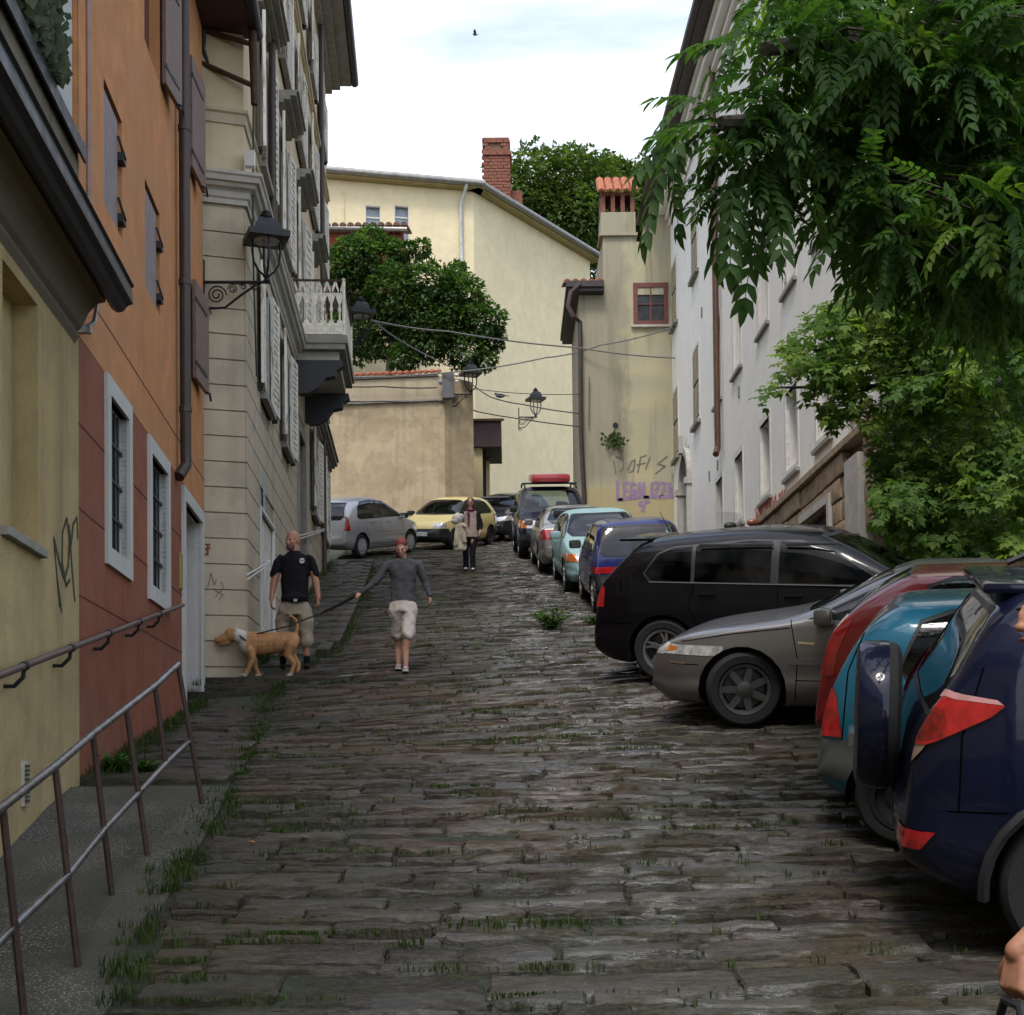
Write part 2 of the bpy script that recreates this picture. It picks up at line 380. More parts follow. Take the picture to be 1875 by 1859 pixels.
def stone_verts(x0, x1, d0, d1, tone, hgt, seed):
    """one weathered block: a lumpy worn top with rounded edges and straight sides"""
    w_, l_ = x1 - x0, d1 - d0
    hi = d0 < 13; nx = max(4, min(20, int(w_ / .055) + 2)) if hi else max(3, min(8, int(w_ / .12) + 2)); ny = (7 if l_ > .15 else 5) if hi else 3
    t1, t2 = random.uniform(-.012, .012), random.uniform(-.036, .006)
    sk = random.uniform(-.03, .03)
    ex, ey = min(.2, .012 / w_), min(.25, .012 / l_)
    fx = [0, ex] + [ex + (1 - 2 * ex) * k / (nx - 1) for k in range(1, nx - 1)] + [1 - ex, 1]
    fy = [0, ey] + [ey + (1 - 2 * ey) * k / (ny - 1) for k in range(1, ny - 1)] + [1 - ey, 1]
    split = random.uniform(.25, .8) if random.random() < .55 else 2
    vs = []; 
    for j, b in enumerate(fy):
        for i, a in enumerate(fx):
            wob = mn.noise(V((a * w_ * 5 + seed, b * 3, seed))) * .018
            x = x0 + w_ * a + (mn.noise(V((b * 7, seed, 2.0))) * .02 if i in (0, len(fx) - 1) else 0)
            d = d0 + l_ * b + (wob if j in (0, len(fy) - 1) else 0) + sk * (a - .5) * w_ * .5 + mn.noise(V((x * .55, d0 * .35, 9))) * .09
            ed = 0
            if i in (0, len(fx) - 1): ed = .012
            if j in (0, len(fy) - 1): ed = .012
            z = zr(x, d) + hgt + t1 * (a - .5) * 2 + t2 * (b - .5) - ed
            z += mn.noise(V((x * 3.1, d * 12 + seed, seed * .7))) * .014 + mn.noise(V((x * 7, d * 34, seed))) * .009 + mn.noise(V((x * 24, d * 60, seed))) * .004
            if b > split + mn.noise(V((x * 4, seed, 0))) * .12: z -= .013        # a flaked-off layer
            if j in (0, 1) or i in (0, 1, len(fx) - 1, len(fx) - 2): z -= max(0, mn.noise(V((x * 13, d * 13, seed)))) * .03   # chipped arris
            vs.append((x, d, z))
    nX, nY = len(fx), len(fy)
    fs = [(j * nX + i, j * nX + i + 1, (j + 1) * nX + i + 1, (j + 1) * nX + i) for j in range(nY - 1) for i in range(nX - 1)]
    ring = [i for i in range(nX)] + [j * nX + nX - 1 for j in range(1, nY)] + [(nY - 1) * nX + i for i in range(nX - 2, -1, -1)] + [j * nX for j in range(nY - 2, 0, -1)]
    o = len(vs); vs += [(vs[k][0], vs[k][1], vs[k][2] - .08) for k in ring]; m = len(ring)
    fs += [(ring[k], o + k, o + (k + 1) % m, ring[(k + 1) % m]) for k in range(m)]
    return vs, fs
def set_tone(me, vals):
    a = me.attributes.new('tone', 'FLOAT', 'POINT'); a.data.foreach_set('value', np.asarray(vals, dtype=np.float32))
stones = []; d = 4.7
while d < 47:
    big = d < 6.25
    dep = random.uniform(.24, .5) if big and random.random() < .5 else random.choice([random.uniform(.08, .13), random.uniform(.11, .18), random.uniform(.16, .25)])
    if d > 18: dep *= 1.25
    if d > 33: dep *= 1.6
    x = edge(d) + random.uniform(.02, .12); xe = 5.6 if d < 19 else 4.9
    while x < xe:
        wd = random.choice([random.uniform(.2, .5), random.uniform(.4, .9), random.uniform(.6, 1.1)]) * (1.3 if big else 1)
        if random.random() < .015: x += random.uniform(.15, .4); continue       # a lost block leaves a hole
        gap = random.uniform(.008, .03)
        off = random.uniform(-.02, .02)
        stones.append((x, x + wd, d + off, d + dep - random.uniform(.008, .026) + off, min(1, max(0, random.gauss(.45, .3))), random.gauss(0, .009), random.uniform(0, 99)))
        x += wd + gap
    d += dep
def shown(s):
    xm, dm = (s[0] + s[1]) / 2, (s[2] + s[3]) / 2
    px = IW / 2 + xm / dm * F; py = HOR - zr(xm, dm) / dm * F
    if not (-20 < px < 1890 and py < 1930): return 0
    if px > 1250 + max(0, 12 - dm) * 90: return 0.0
    return (s[1] - s[0]) * (s[3] - s[2]) / dm ** 3
order = sorted(range(len(stones)), key=lambda i: -shown(stones[i])); near = set(order[:295])
far = MB(); tones = []
for i, s in enumerate(stones):
    vs, fs = stone_verts(*s)
    if i in near:
        m = MB().add(vs, fs).mesh('paving_stone'); set_tone(m, [s[4]] * len(vs)); obj('paving_stone', m, STONE, road, True, angle=32)
    else: far.add(vs, fs); tones += [s[4]] * len(vs)
m = far.mesh('paving_stones'); set_tone(m, tones); obj('paving_stones', m, STONE, road, True, 'stuff', angle=32)
# pavement on the left: concrete ramp, then worn slabs up to the steps
def conc_mat():
    t = NT('pebbled_concrete'); p = t.pos()
    vo = t.n('ShaderNodeTexVoronoi'); vo.inputs['Scale'].default_value = 55; t.l(p, vo.inputs['Vector'])
    n1 = t.noise(p, 1.4, 6); n2 = t.noise(p, 70, 3)
    c = t.mix(t.ramp(n1, 0.35, 0.65), (0.042, 0.039, 0.03), (0.082, 0.076, 0.06))
    peb = t.math('MULTIPLY', t.ramp(vo.outputs[0], 0.15, 0.4, 1, 0), t.ramp(t.noise(p, 2.0, 5), 0.40, 0.55, .15, 1))
    c = t.mix(peb, c, (0.30, 0.28, 0.24))
    c = t.mix(t.math('MULTIPLY', t.ramp(t.noise(p, 0.9, 6), 0.45, 0.62), 0.7), c, (0.045, 0.045, 0.025))
    t.bsdf(c, 0.85, 0, t.bump(t.math('ADD', n2, vo.outputs[0]), 0.5, 0.01)); return t.m
CONC = conc_mat()
OW = Frame((-3.17 + .0904 * 8.4, 2.0), (-3.83, 17.7), (1, 0))       # the line of the yellow and orange fronts
def wallx(d): return -3.17 - .0904 * (d - 10.4)
sw = MB(); ds = list(np.arange(1.0, 10.45, .35)); 
def strip(mb, ds, fz, xl, xr, n=6, thick=.25):
    vs = []
    for d in ds:
        a, b = xl(d), xr(d)
        for i in range(n):
            x = a + (b - a) * i / (n - 1); vs.append((x, d, fz(x, d)))
        vs.append((b + .01, d, fz(b, d) - thick))
    k = n + 1
    mb.add(vs, [(j * k + i, j * k + i + 1, (j + 1) * k + i + 1, (j + 1) * k + i) for j in range(len(ds) - 1) for i in range(k - 1)])
strip(sw, ds, lambda x, d: zsw(d) + mn.noise(V((x * 2, d * 2, 3))) * .012, lambda d: wallx(d) - .1, lambda d: edge(d) + .02 + mn.noise(V((d * 3, 1, 1))) * .05)
pav = sw.build('pavement', CONC, kind='structure', smooth=True)
d = 10.4
while d < 17.2:
    l = min(random.uniform(.3, .7), 17.2 - d + .02); x = wallx(d) - .06; xe = edge(d) - .02
    cut = x + (xe - x) * random.uniform(.35, .75)
    for a, b in ((x, cut), (cut + .015, xe)):
        vs, fs = stone_verts(a, b, d, d + l - .02, .5, 0, random.uniform(0, 99))
        vs = [(q[0], q[1], q[2] - zr(q[0], q[1]) + zsw(q[1])) for q in vs]
        m = MB().add(vs, fs).mesh('paving_slab'); set_tone(m, [random.uniform(.35, .9)] * len(vs)); obj('paving_slab', m, STONE, pav, True, angle=32)
    d += l
sb = MB(); strip(sb, list(np.arange(10.3, 17.6, .5)), lambda x, d: zsw(d) - .04, lambda d: wallx(d) - .1, edge, 3)
sb.build('slab_bed', MORT, pav)
# steps where the pavement climbs beside the beige house
for k in range(3):
    s_ = MB(); z1 = .92 + .10 * k; d0 = 17.15 + .22 * k
    vs = []; s_.box(-4.0, -2.62 + .06 * k, d0, d0 + .9, z1 - .3, z1, None, .012)
    o = s_.build('stone_step', STONE, pav, True)
    me = o.data; set_tone(me, [.3] * len(me.vertices))
d = 17.62
while d < 34:
    l = random.uniform(.5, .95); xw = -2.208 - .064 * d - .05; xe = edge(d) - .1; dz = (.07 if d > 20 else -.03 + .042 * (d - 17.6)); cut = xw + (xe - xw) * random.uniform(.3, .7)
    for a, b in ((xw, cut), (cut + .02, xe)):
        vs, fs = stone_verts(a, b, d, d + l - .025, .5, dz, random.uniform(0, 99)); m = MB().add(vs, fs).mesh('paving_slab'); set_tone(m, [random.uniform(.5, 1)] * len(vs)); obj('paving_slab', m, STONE, pav, True, angle=32)
    d += l
up = MB(); strip(up, list(np.arange(17.6, 36, .8)), lambda x, d: zr(x, d) - .03 + (.07 if d > 20 else -.03 + .042 * (d - 17.6)), lambda d: -4.6 - .064 * (d - 18), lambda d: edge(d) + .02, 5)
up.build('upper_bed', MORT, pav)
d = 19.0; 
while d < 34:
    l = random.uniform(.6, 1.0)
    k = MB(); e = edge(d + l / 2)
    k.box(-.09, .09, -l / 2 + .01, l / 2 - .01, -.2, .085, Matrix.Translation((e, d + l / 2, zr(e, d + l / 2) + .01)) @ Matrix.Rotation(math.atan(.2), 4, 'X') @ Matrix.Rotation(.05, 4, 'Z'), .012)
    m = k.mesh('kerb_stone'); set_tone(m, [random.uniform(.6, 1)] * len(m.vertices)); obj('kerb_stone', m, STONE, pav, True)
    d += l
# ---------------------------------------------------------------- grass and moss in the joints
def blades(pts, n, hgt, spread):
    """pts (x,d,z) arrays -> curved two-piece blades"""
    N = len(pts) * n; base = np.repeat(np.asarray(pts, float), n, 0)
    base[:, 0] += rng.normal(0, spread, N); base[:, 1] += rng.normal(0, spread * .8, N)
    th = rng.uniform(0, 2 * np.pi, N); h = hgt * rng.uniform(.35, 1.2, N); lean = h * rng.uniform(.2, .9, N); wd = rng.uniform(.002, .0055, N)
    dx, dy = np.cos(th), np.sin(th)
    v0 = base + np.stack([-dy * wd, dx * wd, 0 * h - .01], 1); v1 = base + np.stack([dy * wd, -dx * wd, 0 * h - .01], 1)
    mid = base + np.stack([dx * lean * .35, dy * lean * .35, h * .65], 1)
    v2 = mid + np.stack([dy * wd * .7, -dx * wd * .7, 0 * h], 1); v3 = mid + np.stack([-dy * wd * .7, dx * wd * .7, 0 * h], 1)
    tip = base + np.stack([dx * lean, dy * lean, h * .92], 1)
    vs = np.stack([v0, v1, v2, v3, tip], 1).reshape(-1, 3); k = np.arange(N)[:, None] * 5
    fs = np.concatenate([k + np.array([[0, 1, 2]]), k + np.array([[0, 2, 3]]), k + np.array([[3, 2, 4]])], 0)
    return vs, fs
GRASS = leafmat('grass_blades', (0.022, 0.042, 0.009), (0.065, 0.095, 0.024), 0.3)
gv, gf = [], []; off = 0
def put(vs, fs):
    global off
    gv.append(vs); gf.append(fs + off); off += len(vs)
pts = []
for d in np.arange(5.9, 17.2, .016):
    dens = max(0, min(1, .48 + 1.5 * mn.noise(V((d * 1.7, 5, 0))) + .5 * mn.noise(V((d * 6, 2, 0)))))
    if random.random() < dens: pts.append((edge(d) + random.gauss(.01, .06 + .03 * (d > 12)), d, max(zr(edge(d), d), zsw(d) - .03) - .01))
put(*blades(pts, 14, .04, .045)); put(*blades(pts[1::4], 9, .075, .03))
pts = []
for _ in range(2600):                                      # sprigs in the joints, thicker to the left and right of the worn middle
    s = random.choice(stones); x = random.uniform(s[0], s[1]); d = s[3] + .01
    if mn.noise(V((x * .9, d * .7, 7))) < -.02 or d > 24: continue
    pts.append((x, d, zr(x, d) + .0))
put(*blades(pts, 8, .036, .025))
pts = []
for _ in range(200):                                       # moss runs along single joints
    s = random.choice(order[:900]); s = stones[s]
    if mn.noise(V((s[0] * .7, s[2] * .6, 17))) < -.05: continue
    for q in range(34): xq = random.uniform(s[0], s[1]); pts.append((xq, s[3] + random.gauss(.005, .012), zr(xq, s[3]) + .005))
put(*blades(pts, 3, .022, .012))
pts = []
for px, py, d, L_, n in ((620, 1462, 9.2, .5, 60), (560, 1440, 9.4, .35, 40), (640, 1490, 8.9, .4, 40), (900, 1708, 6.9, .3, 60), (1050, 1705, 6.9, .5, 90), (440, 1740, 6.7, .3, 60), (510, 1748, 6.7, .25, 50), (730, 1745, 6.65, .2, 40), (350, 1830, 6.2, .15, 60), (800, 1800, 6.3, .2, 50), (1010, 1810, 6.3, .25, 60), (1120, 1325, 11.4, .3, 40), (1160, 1320, 11.5, .2, 30), (600, 1350, 11, .3, 30), (1630, 1735, 6.5, .15, 40), (1190, 1450, 9.2, .3, 40), (760, 1560, 8.2, .4, 40), (1420, 1470, 8.8, .5, 50), (860, 1420, 9.7, .3, 30), (700, 1320, 11.6, .4, 30), (500, 1500, 8.8, .4, 50), (470, 1560, 8.2, .4, 40)):
    c = P(px, py, d)
    for _ in range(n // 3): xq = c.x + random.gauss(0, L_ * .45); dq = d + random.gauss(0, .025); pts.append((xq, dq, zr(xq, dq) + .005))
put(*blades(pts, 4, .03, .02))
pts = []
for _ in range(170):                                       # fringe at the foot of the left walls and the steps
    d = random.uniform(10.4, 17); pts.append((wallx(d) + abs(random.gauss(0.03, .09)), d, zsw(d) - .01))
for _ in range(26): pts.append((random.uniform(-3.9, -2.6), random.choice([17.13, 17.36, 17.58]) + random.gauss(0, .02), .80 + random.choice([0, .1, .2])))
for _ in range(160):
    d = random.uniform(19, 34); pts.append((-2.208 - .064 * d + abs(random.gauss(.05, .12)), d, zr(-4, d) + .06))
for _ in range(140):
    d = random.uniform(18, 33); pts.append((edge(d) + random.gauss(.12, .06), d, zr(edge(d), d)))
put(*blades(pts, 14, .10, .05))
vs = np.concatenate(gv); fs = np.concatenate(gf)
go = obj('grass', arr_mesh('grass', vs, fs), GRASS, kind='stuff')
tag(go, 'short green grass and moss growing in the paving joints', 'grass')
def weed(px, py, d, n, hgt, rad, label, seed):
    """leafy weed: arching stems with pairs of small leaves"""
    b = P(px, py, d); b.z = zr(b.x, b.y); rr = random.Random(seed)
    t = thing('weed', label, 'weed', b); st = MB(); lf = MB()
    for k in range(n):
        a = rr.uniform(0, 6.28); h = hgt * rr.uniform(.5, 1); o = rad * rr.uniform(.2, 1)
        b0 = b + V((rr.gauss(0, rad * .25), rr.gauss(0, rad * .25), -.01))
        pts = [b0 + V((math.cos(a) * o * s * s, math.sin(a) * o * s * s, h * s * (1.15 - .25 * s))) for s in (0, .35, .7, 1)]
        st.tube(pts, [.006, .005, .004, .002], 4)
        for q in range(9):
            s = .2 + .8 * q / 8; c = b0 + V((math.cos(a) * o * s * s, math.sin(a) * o * s * s, h * s * (1.15 - .25 * s)))
            la = a + rr.choice((1.3, -1.3)) + rr.gauss(0, .5); ll = rr.uniform(.04, .09); e = V((math.cos(la), math.sin(la), rr.uniform(-.2, .5))) * ll
            sd = V((-math.sin(la), math.cos(la), 0)) * ll * .33
            lf.add([c, c + e * .5 + sd + V((0, 0, .008)), c + e, c + e * .5 - sd + V((0, 0, .008))], [(0, 1, 2), (0, 2, 3)])
    st.build('stem', GRASS, t); lf.build('foliage', leafmat('weed_leaf', (0.04, 0.10, 0.018), (0.10, 0.20, 0.04), 0.35), t)
weed(1010, 1108, 20.6, 46, .34, .30, 'bright green leafy weed clump growing in the street by the blue car', 1)
weed(1085, 1112, 20.9, 14, .16, .18, 'small low weed right beside the bright green weed clump', 2)
weed(480, 1150, 18.6, 16, .38, .2, 'dark leafy weed at the foot of the beige house behind the dog', 3)
weed(212, 1398, 10.9, 18, .2, .16, 'leafy weed on the slabs at the foot of the terracotta wall', 4)
weed(265, 1395, 11.0, 14, .12, .16, 'low weed spreading over the paving slabs by the railing end', 5)
# fallen leaves and litter
for px, py, d, c, nm, lab in ((460, 1580, 8.4, (0.5, 0.25, 0.12), 'dry_leaf', 'pale orange dry leaf fallen by the grass edge'), (556, 1571, 8.5, (0.4, 0.2, 0.1), 'dry_leaf', 'brown dry leaf curled up on the paving stones')):
    b = P(px, py, d); b.z = zr(b.x, b.y) + .02
    q = MB(); q.add([b + V((-.03, 0, 0)), b + V((0, -.018, .012)), b + V((.03, 0, .004)), b + V((0, .018, .014))], [(0, 1, 2), (0, 2, 3)])
    tag(q.build(nm, plain(nm + '_' + str(px), c, .7)), lab, 'leaf')

# worn white parking marks
def mark(a, b, wd):
    n = 14; m = MB(); p, q = P(*a), P(*b); t_ = (q - p); t_.z = 0; t_.normalize(); nn = V((-t_.y, t_.x, 0)) * wd; vs = []
    for i in range(n + 1):
        c = p.lerp(q, i / n)
        for sg in (1, -1): e = c + nn * sg * (1 + .5 * mn.noise(V((i * .7, sg, a[0])))); vs.append((e.x, e.y, zr(e.x, e.y) + .02))
    m.add(vs, [(2 * i, 2 * i + 1, 2 * i + 3, 2 * i + 2) for i in range(n)]); m.build('road_marking', plain('worn_white_marking', (.34, .33, .30), .7, var=.5, vs=18), road)
mark((622, 1222, 17.1), (712, 1219, 17.2), .025); mark((905, 1013, 33.2), (952, 1008, 33.8), .04); mark((930, 1062, 27.4), (985, 1057, 27.8), .03)
# ================================================================ houses on the left
def window_bars(fr, a, b, c, d, out, nv, nh, parent, mat=IRON):
    for k in range(nv):
        u = a + (b - a) * (k + 1) / (nv + 1)
        MB().tube([fr.at(u, out, c), fr.at(u, out, d)], .011, 6).build('bar', mat, parent)
    for k in range(nh):
        z = c + (d - c) * (k + 1) / (nh + 1)
        MB().box(a, b, out - .006, out + .016, z - .014, z + .014, fr.M).build('crossbar', mat, parent)
def frame_ring(fr, a, b, c, d, wd, o0, o1, bottom=True):
    m = MB()
    m.box(a - wd, a, o0, o1, c, d, fr.M); m.box(b, b + wd, o0, o1, c, d, fr.M)
    m.box(a - wd, b + wd, o0, o1, d, d + wd, fr.M)
    if bottom: m.box(a - wd, b + wd, o0, o1, c - wd, c, fr.M)
    return m
def hardware(fr, u, z, parent):
    h = MB(); h.box(u - .02, u + .02, .02, .10, z - .05, z + .05, fr.M); h.box(u - .05, u + .05, .07, .10, z - .015, z + .015, fr.M)
    h.build('shutter_catch', IRON, parent)
# ---------------------------------------------------------------- near yellow house
YEL = plaster('yellow_stucco', (0.53, 0.405, 0.20), amt=0.55, var=0.2, bump=0.8, bs=120)
YELD = plaster('stained_parapet', (0.20, 0.17, 0.12), (0.06, 0.045, 0.03), 0.9, 0.35, 0.6)
WPL = plaster('white_plaster', (0.50, 0.51, 0.47), amt=0.25, var=0.1)
uA = OW.u_of_d(10.4); uB = OW.u_of_d(17.7)
yh = thing('yellow_house', 'low yellow stucco house with dark gutter and blind window niche', 'house', (-3.6, 7, zsw(7)))
n0 = OW.hit(5, 1000); n1 = OW.hit(70, 1015); nich = (n0[0], n1[0], n1[1] + .03, 3.02)
m = MB(); wall_holes(m, OW, -13, uA, -4, 3.2, [nich], .16); m.quad(OW.at(nich[0], -.16, nich[2]), OW.at(nich[1], -.16, nich[2]), OW.at(nich[1], -.16, nich[3]), OW.at(nich[0], -.16, nich[3]))  # house runs on unseen behind the camera, added to block sky light
m.quad(OW.at(uA, 0, -3), OW.at(uA, -4, -3), OW.at(uA, -4, 3.2), OW.at(uA, 0, 3.2))
m.build('wall', YEL, yh)
MB().box(nich[0] - .05, nich[1] + .06, -.1, .05, nich[2] - .05, nich[2] + .005, OW.M, .006).build('window_sill', STONEG, yh)
e = MB(); prof = [(0, 3.10), (.025, 3.15), (.02, 3.19), (.05, 3.22), (.10, 3.33), (.17, 3.40), (.22, 3.41), (.22, 3.52), (0, 3.62)]
e.add([OW.at(-13, a, z) for a, z in prof] + [OW.at(uA - .12, a, z) for a, z in prof], [(i, (i + 1) % len(prof), len(prof) + (i + 1) % len(prof), len(prof) + i) for i in range(len(prof))] + [tuple(range(len(prof))), tuple(range(len(prof), 2 * len(prof)))])
e.build('eave_soffit', plaster('soffit', (0.17, 0.14, 0.095), amt=.3), yh)
gp = [(.21, 3.57), (.21, 3.47), (.235, 3.41), (.275, 3.385), (.32, 3.395), (.345, 3.43), (.37, 3.445), (.39, 3.45), (.39, 3.48), (.38, 3.57), (.40, 3.585)]
gp2 = gp + [(a - .012 if a > .3 else a + .012, z + .012) for a, z in gp[::-1]]
g = MB(); nG = len(gp2)
g.add([OW.at(-13, a, z) for a, z in gp2] + [OW.at(uA + .04, a, z) for a, z in gp2], [(i, (i + 1) % nG, nG + (i + 1) % nG, nG + i) for i in range(nG)])
g.add([OW.at(uA + .04, a, z) for a, z in gp], [tuple(range(len(gp)))])
g.build('gutter', DARKGUT, yh)
r = MB(); r.add([OW.at(-13, .38, 3.59), OW.at(uA, .38, 3.59), OW.at(uA, .02, 3.68), OW.at(-13, .02, 3.68), OW.at(-13, .02, 3.6), OW.at(uA, .02, 3.6)], [(0, 1, 2, 3), (1, 2, 5)]); r.build('eave_flashing', DARKGUT, yh)
up = MB(); up.box(-13, uA - .08, -.35, .015, 3.62, 4.55, OW.M); up.build('parapet', YELD, yh)
fl = MB(); fl.box(-13, uA - .03, -.4, .07, 4.55, 4.585, OW.M); fl.box(-13, uA - .03, .05, .07, 4.47, 4.56, OW.M); fl.build('parapet_flashing', DARKGUT, yh)
uw = MB(); uw.box(-13, uA - .05, -3.5, -.03, 4.585, 9.2, OW.M); uw.build('upper_wall', WPL, yh)
o0 = OW.hit(168, 523); k = MB(); b0 = P(170, 520, 10.45); b1 = P(177, 560, 10.45); b2 = P(172, 590, 10.42); b3 = P(155, 603, 10.38)
k.tube([b0 + V((0, 0, .03)), b0, b1, b2, b3], [.018, .018, .016, .02, .02], 8); k.box(-.05, .05, -.03, .03, -.03, .03, Matrix.Translation(b3)); k.build('spout_bracket', plain('grey_metal', (.4, .4, .4), .4, .6), yh, True)
vc = OW.hit(42, 1435); m = MB()
m.box(vc[0] - .05, vc[0] + .07, 0, .02, vc[1] - .14, vc[1] + .14, OW.M)
v = m.build('vent_grille', plain('cream_plastic', (.5, .47, .38), .5), yh)
for q in range(9): MB().box(vc[0] - .035, vc[0] + .055, .021, .03, vc[1] - .115 + q * .027, vc[1] - .10 + q * .027, OW.M).build('slat', plain('vent_dark', (.07, .065, .05), .8), v)
# ivy on the upper wall
IVY = leafmat('ivy_leaf', (0.03, 0.045, 0.02), (0.09, 0.11, 0.06), .15)
iv = MB(); rr = random.Random(5)
for _ in range(1500):
    px = rr.gauss(58, 15) ; py = rr.uniform(-60, 150); px += (py - 20) * .18
    if px > 96 + rr.gauss(0, 3): continue
    u, z = OW.hit(px, py)
    if z < 4.6: continue
    c = OW.at(u, rr.uniform(-.02, .12), z); s_ = rr.uniform(.03, .06); a = rr.uniform(0, 6.28)
    ax = V((math.cos(a) * .5, math.cos(a) * .4, math.sin(a))); bx = V((.5 * rr.random(), -.6, rr.uniform(-.4, .4))).cross(ax).normalized()
    iv.add([c - ax * s_, c + bx * s_ * .7, c + ax * s_, c - bx * s_ * .7], [(0, 1, 2, 3)])
b = OW.at(uA - 1.2, .03, 4.6); t = thing('ivy', 'grey green ivy climbing the white wall above the gutter', 'ivy', b)
iv.build('foliage', IVY, t)
MB().tube([OW.at(uA - 1.2, 0, 4.58), OW.at(uA - 1.1, .02, 5.2), OW.at(uA - 1.3, .02, 6)], [.02, .015, .008], 5).build('stem', RUST, t)
# ---------------------------------------------------------------- orange house
ORA = plaster('orange_render', (0.57, 0.26, 0.11), (0.32, 0.145, 0.075), 0.6, 0.2, 0.4, blot=(.47, .24, .12), blot_amt=.7)
TER = plaster('terracotta_render', (0.295, 0.105, 0.06), (0.14, 0.06, 0.04), 0.7, 0.22, 0.35, blot=(.26, .11, .07), blot_amt=.7)
oh = thing('orange_house', 'tall orange and terracotta house with white framed barred windows', 'house', (-3.9, 14, zsw(14)))
def U(px): return OW.u_of_px(px)
ZB = 3.2
W1 = (U(199), U(233), 1.80, 3.05); W2 = (U(275.5), U(305), 1.76, 3.03); DR = (U(337), U(368), .35, 3.0)
m = MB(); wall_holes(m, OW, uA, uB, -1.5, ZB, [W1, W2, DR], .3)
m.quad(OW.at(uB, 0, -1), OW.at(uB, -6, -1), OW.at(uB, -6, ZB), OW.at(uB, 0, ZB)); m.build('lower_wall', TER, oh)
TOP = 9.35
SH = {'A': (U(192), U(226), 4.57, 5.6), 'B': (U(268), U(295), 4.57, 5.6), 'E': (U(338), U(351), 4.55, 5.75), 'C': (U(268), U(296), 6.95, 8.3), 'D': (U(331), U(346), 6.95, 8.3), 'F': (U(150), U(180), 6.95, 8.3)}
m = MB(); wall_holes(m, OW, uA, uB, ZB, TOP, list(SH.values()), .12, out=.004)
m.quad(OW.at(uB, 0, ZB), OW.at(uB, -6, ZB), OW.at(uB, -6, TOP), OW.at(uB, 0, TOP))
m.quad(OW.at(uA, 0, ZB), OW.at(uA, -6, ZB), OW.at(uA, -6, TOP), OW.at(uA, 0, TOP)); m.build('upper_wall', ORA, oh)
GRO = plain('groove_shadow_line', (0.14, 0.045, 0.02), .9)
for z in (3.6,): MB().box(uA, uB, .0045, .007, z - .006, z + .006, OW.M).build('groove', GRO, oh)
for z in (2.55, 1.92, 1.28):
    segs = [uA]; 
    for h in (W1, W2, DR):
        if h[2] - .2 < z < h[3] + .2: segs += [h[0] - .16, h[1] + .16]
    segs.append(uB)
    for i in range(0, len(segs), 2): MB().box(segs[i], segs[i + 1], .001, .0045, z - .005, z + .005, OW.M).build('groove', GRO, oh)
FRM = plaster('white_frame_stone', (0.55, 0.54, 0.50), amt=.25, var=.08, bump=.2)
for h in (W1, W2):
    a, b, c, d = h
    f = frame_ring(OW, a, b, c, d, .15, -.05, .03); w_ = f.build('window_frame', FRM, oh)
    rv = MB(); rv.box(b - .02, b - .002, -.1, -.05, c, d, OW.M); rv.box(a, b, -.1, -.05, d - .02, d - .002, OW.M); rv.box(a, b, -.1, -.05, c + .002, c + .02, OW.M); rv.box(a + .002, a + .02, -.1, -.05, c, d, OW.M); rv.build('reveal', FRM, w_)
    MB().box(a, b, -.11, -.095, c, d, OW.M).build('pane', plain('dark_glass', (.012, .014, .016), .6, spec=.12), w_)
    window_bars(OW, a, b, c, d, -.05, 5, 3, w_)
a, b, c, d = DR
f = frame_ring(OW, a, b, c, d, .15, -.06, .035, False); w_ = f.build('door_frame', FRM, oh)
rv = MB(); rv.box(b - .02, b - .002, -.34, -.05, c, d, OW.M); rv.box(a, b, -.34, -.05, d - .02, d - .002, OW.M); rv.build('reveal', FRM, w_)
MB().box(a, b, -.34, -.3, c, d, OW.M).build('door', WOODBR, w_)
GSH = plain('grey_violet_wood', (0.24, 0.20, 0.20), .7, var=.2, vs=8)
BSH = plain('dull_brown_wood', (0.19, 0.125, 0.105), .65, var=.25, vs=8)
for key in 'AB':
    a, b, c, d = SH[key]; n = 4
    f = MB().box(a, b, -.12, -.06, c, d, OW.M).build('shutter_recess', DARKIN, oh)
    for q in range(n):
        MB().box(a + .02 + (b - a - .14) * q / n, a + .02 + (b - a - .14) * (q + 1) / n - .008, -.04, -.012, c + .03, d - .05, OW.M, .004).build('shutter_board', GSH, f)
    for z in (c + .15, d - .35):
        h = MB(); h.box(b - .13, b + .02, -.03, .035, z - .035, z + .035, OW.M); h.tube([OW.at(b - .16, .0, z + .16), OW.at(b - .12, .03, z + .05), OW.at(b - .05, .04, z)], .012, 5); h.build('hinge', IRON, f)
for key in 'ECDF':
    a, b, c, d = SH[key]
    f = MB().box(a, b, -.12, -.1, c, d, OW.M).build('shutter_recess', plain('red_brown_recess', (.11, .03, .02), .7), oh)
    lw = b - a
    ang = R(158 if key in 'ED' else 150)
    hM = OW.M @ Matrix.Translation((b + .01, .045, 0)) @ Matrix.Rotation(R(4 if key in 'ED' else 7), 4, 'Z')
    lf = MB(); wl = .62 if key in 'CF' else .78
    lf.box(0, wl, -.02, .025, c + .02, d - .02, hM, .005); l_ = lf.build('shutter_leaf', BSH, f)
    for z in (c + .2, d - .25):
        MB().box(-.02, wl * .8, .026, .034, z - .02, z + .02, hM).build('hinge_strap', IRON, f)
    if key in 'EC':
        lM = OW.M @ Matrix.Translation((a - .01, .03, 0)) @ Matrix.Rotation(R(20), 4, 'Z') @ Matrix.Scale(-1, 4, V((1, 0, 0)))
    h = MB(); h.tube([hM @ V((wl * .6, .03, c - .02)), hM @ V((wl * .6, .09, c - .05)), hM @ V((wl * .7, .09, c - .12))], .014, 5); h.build('shutter_catch', IRON, f)
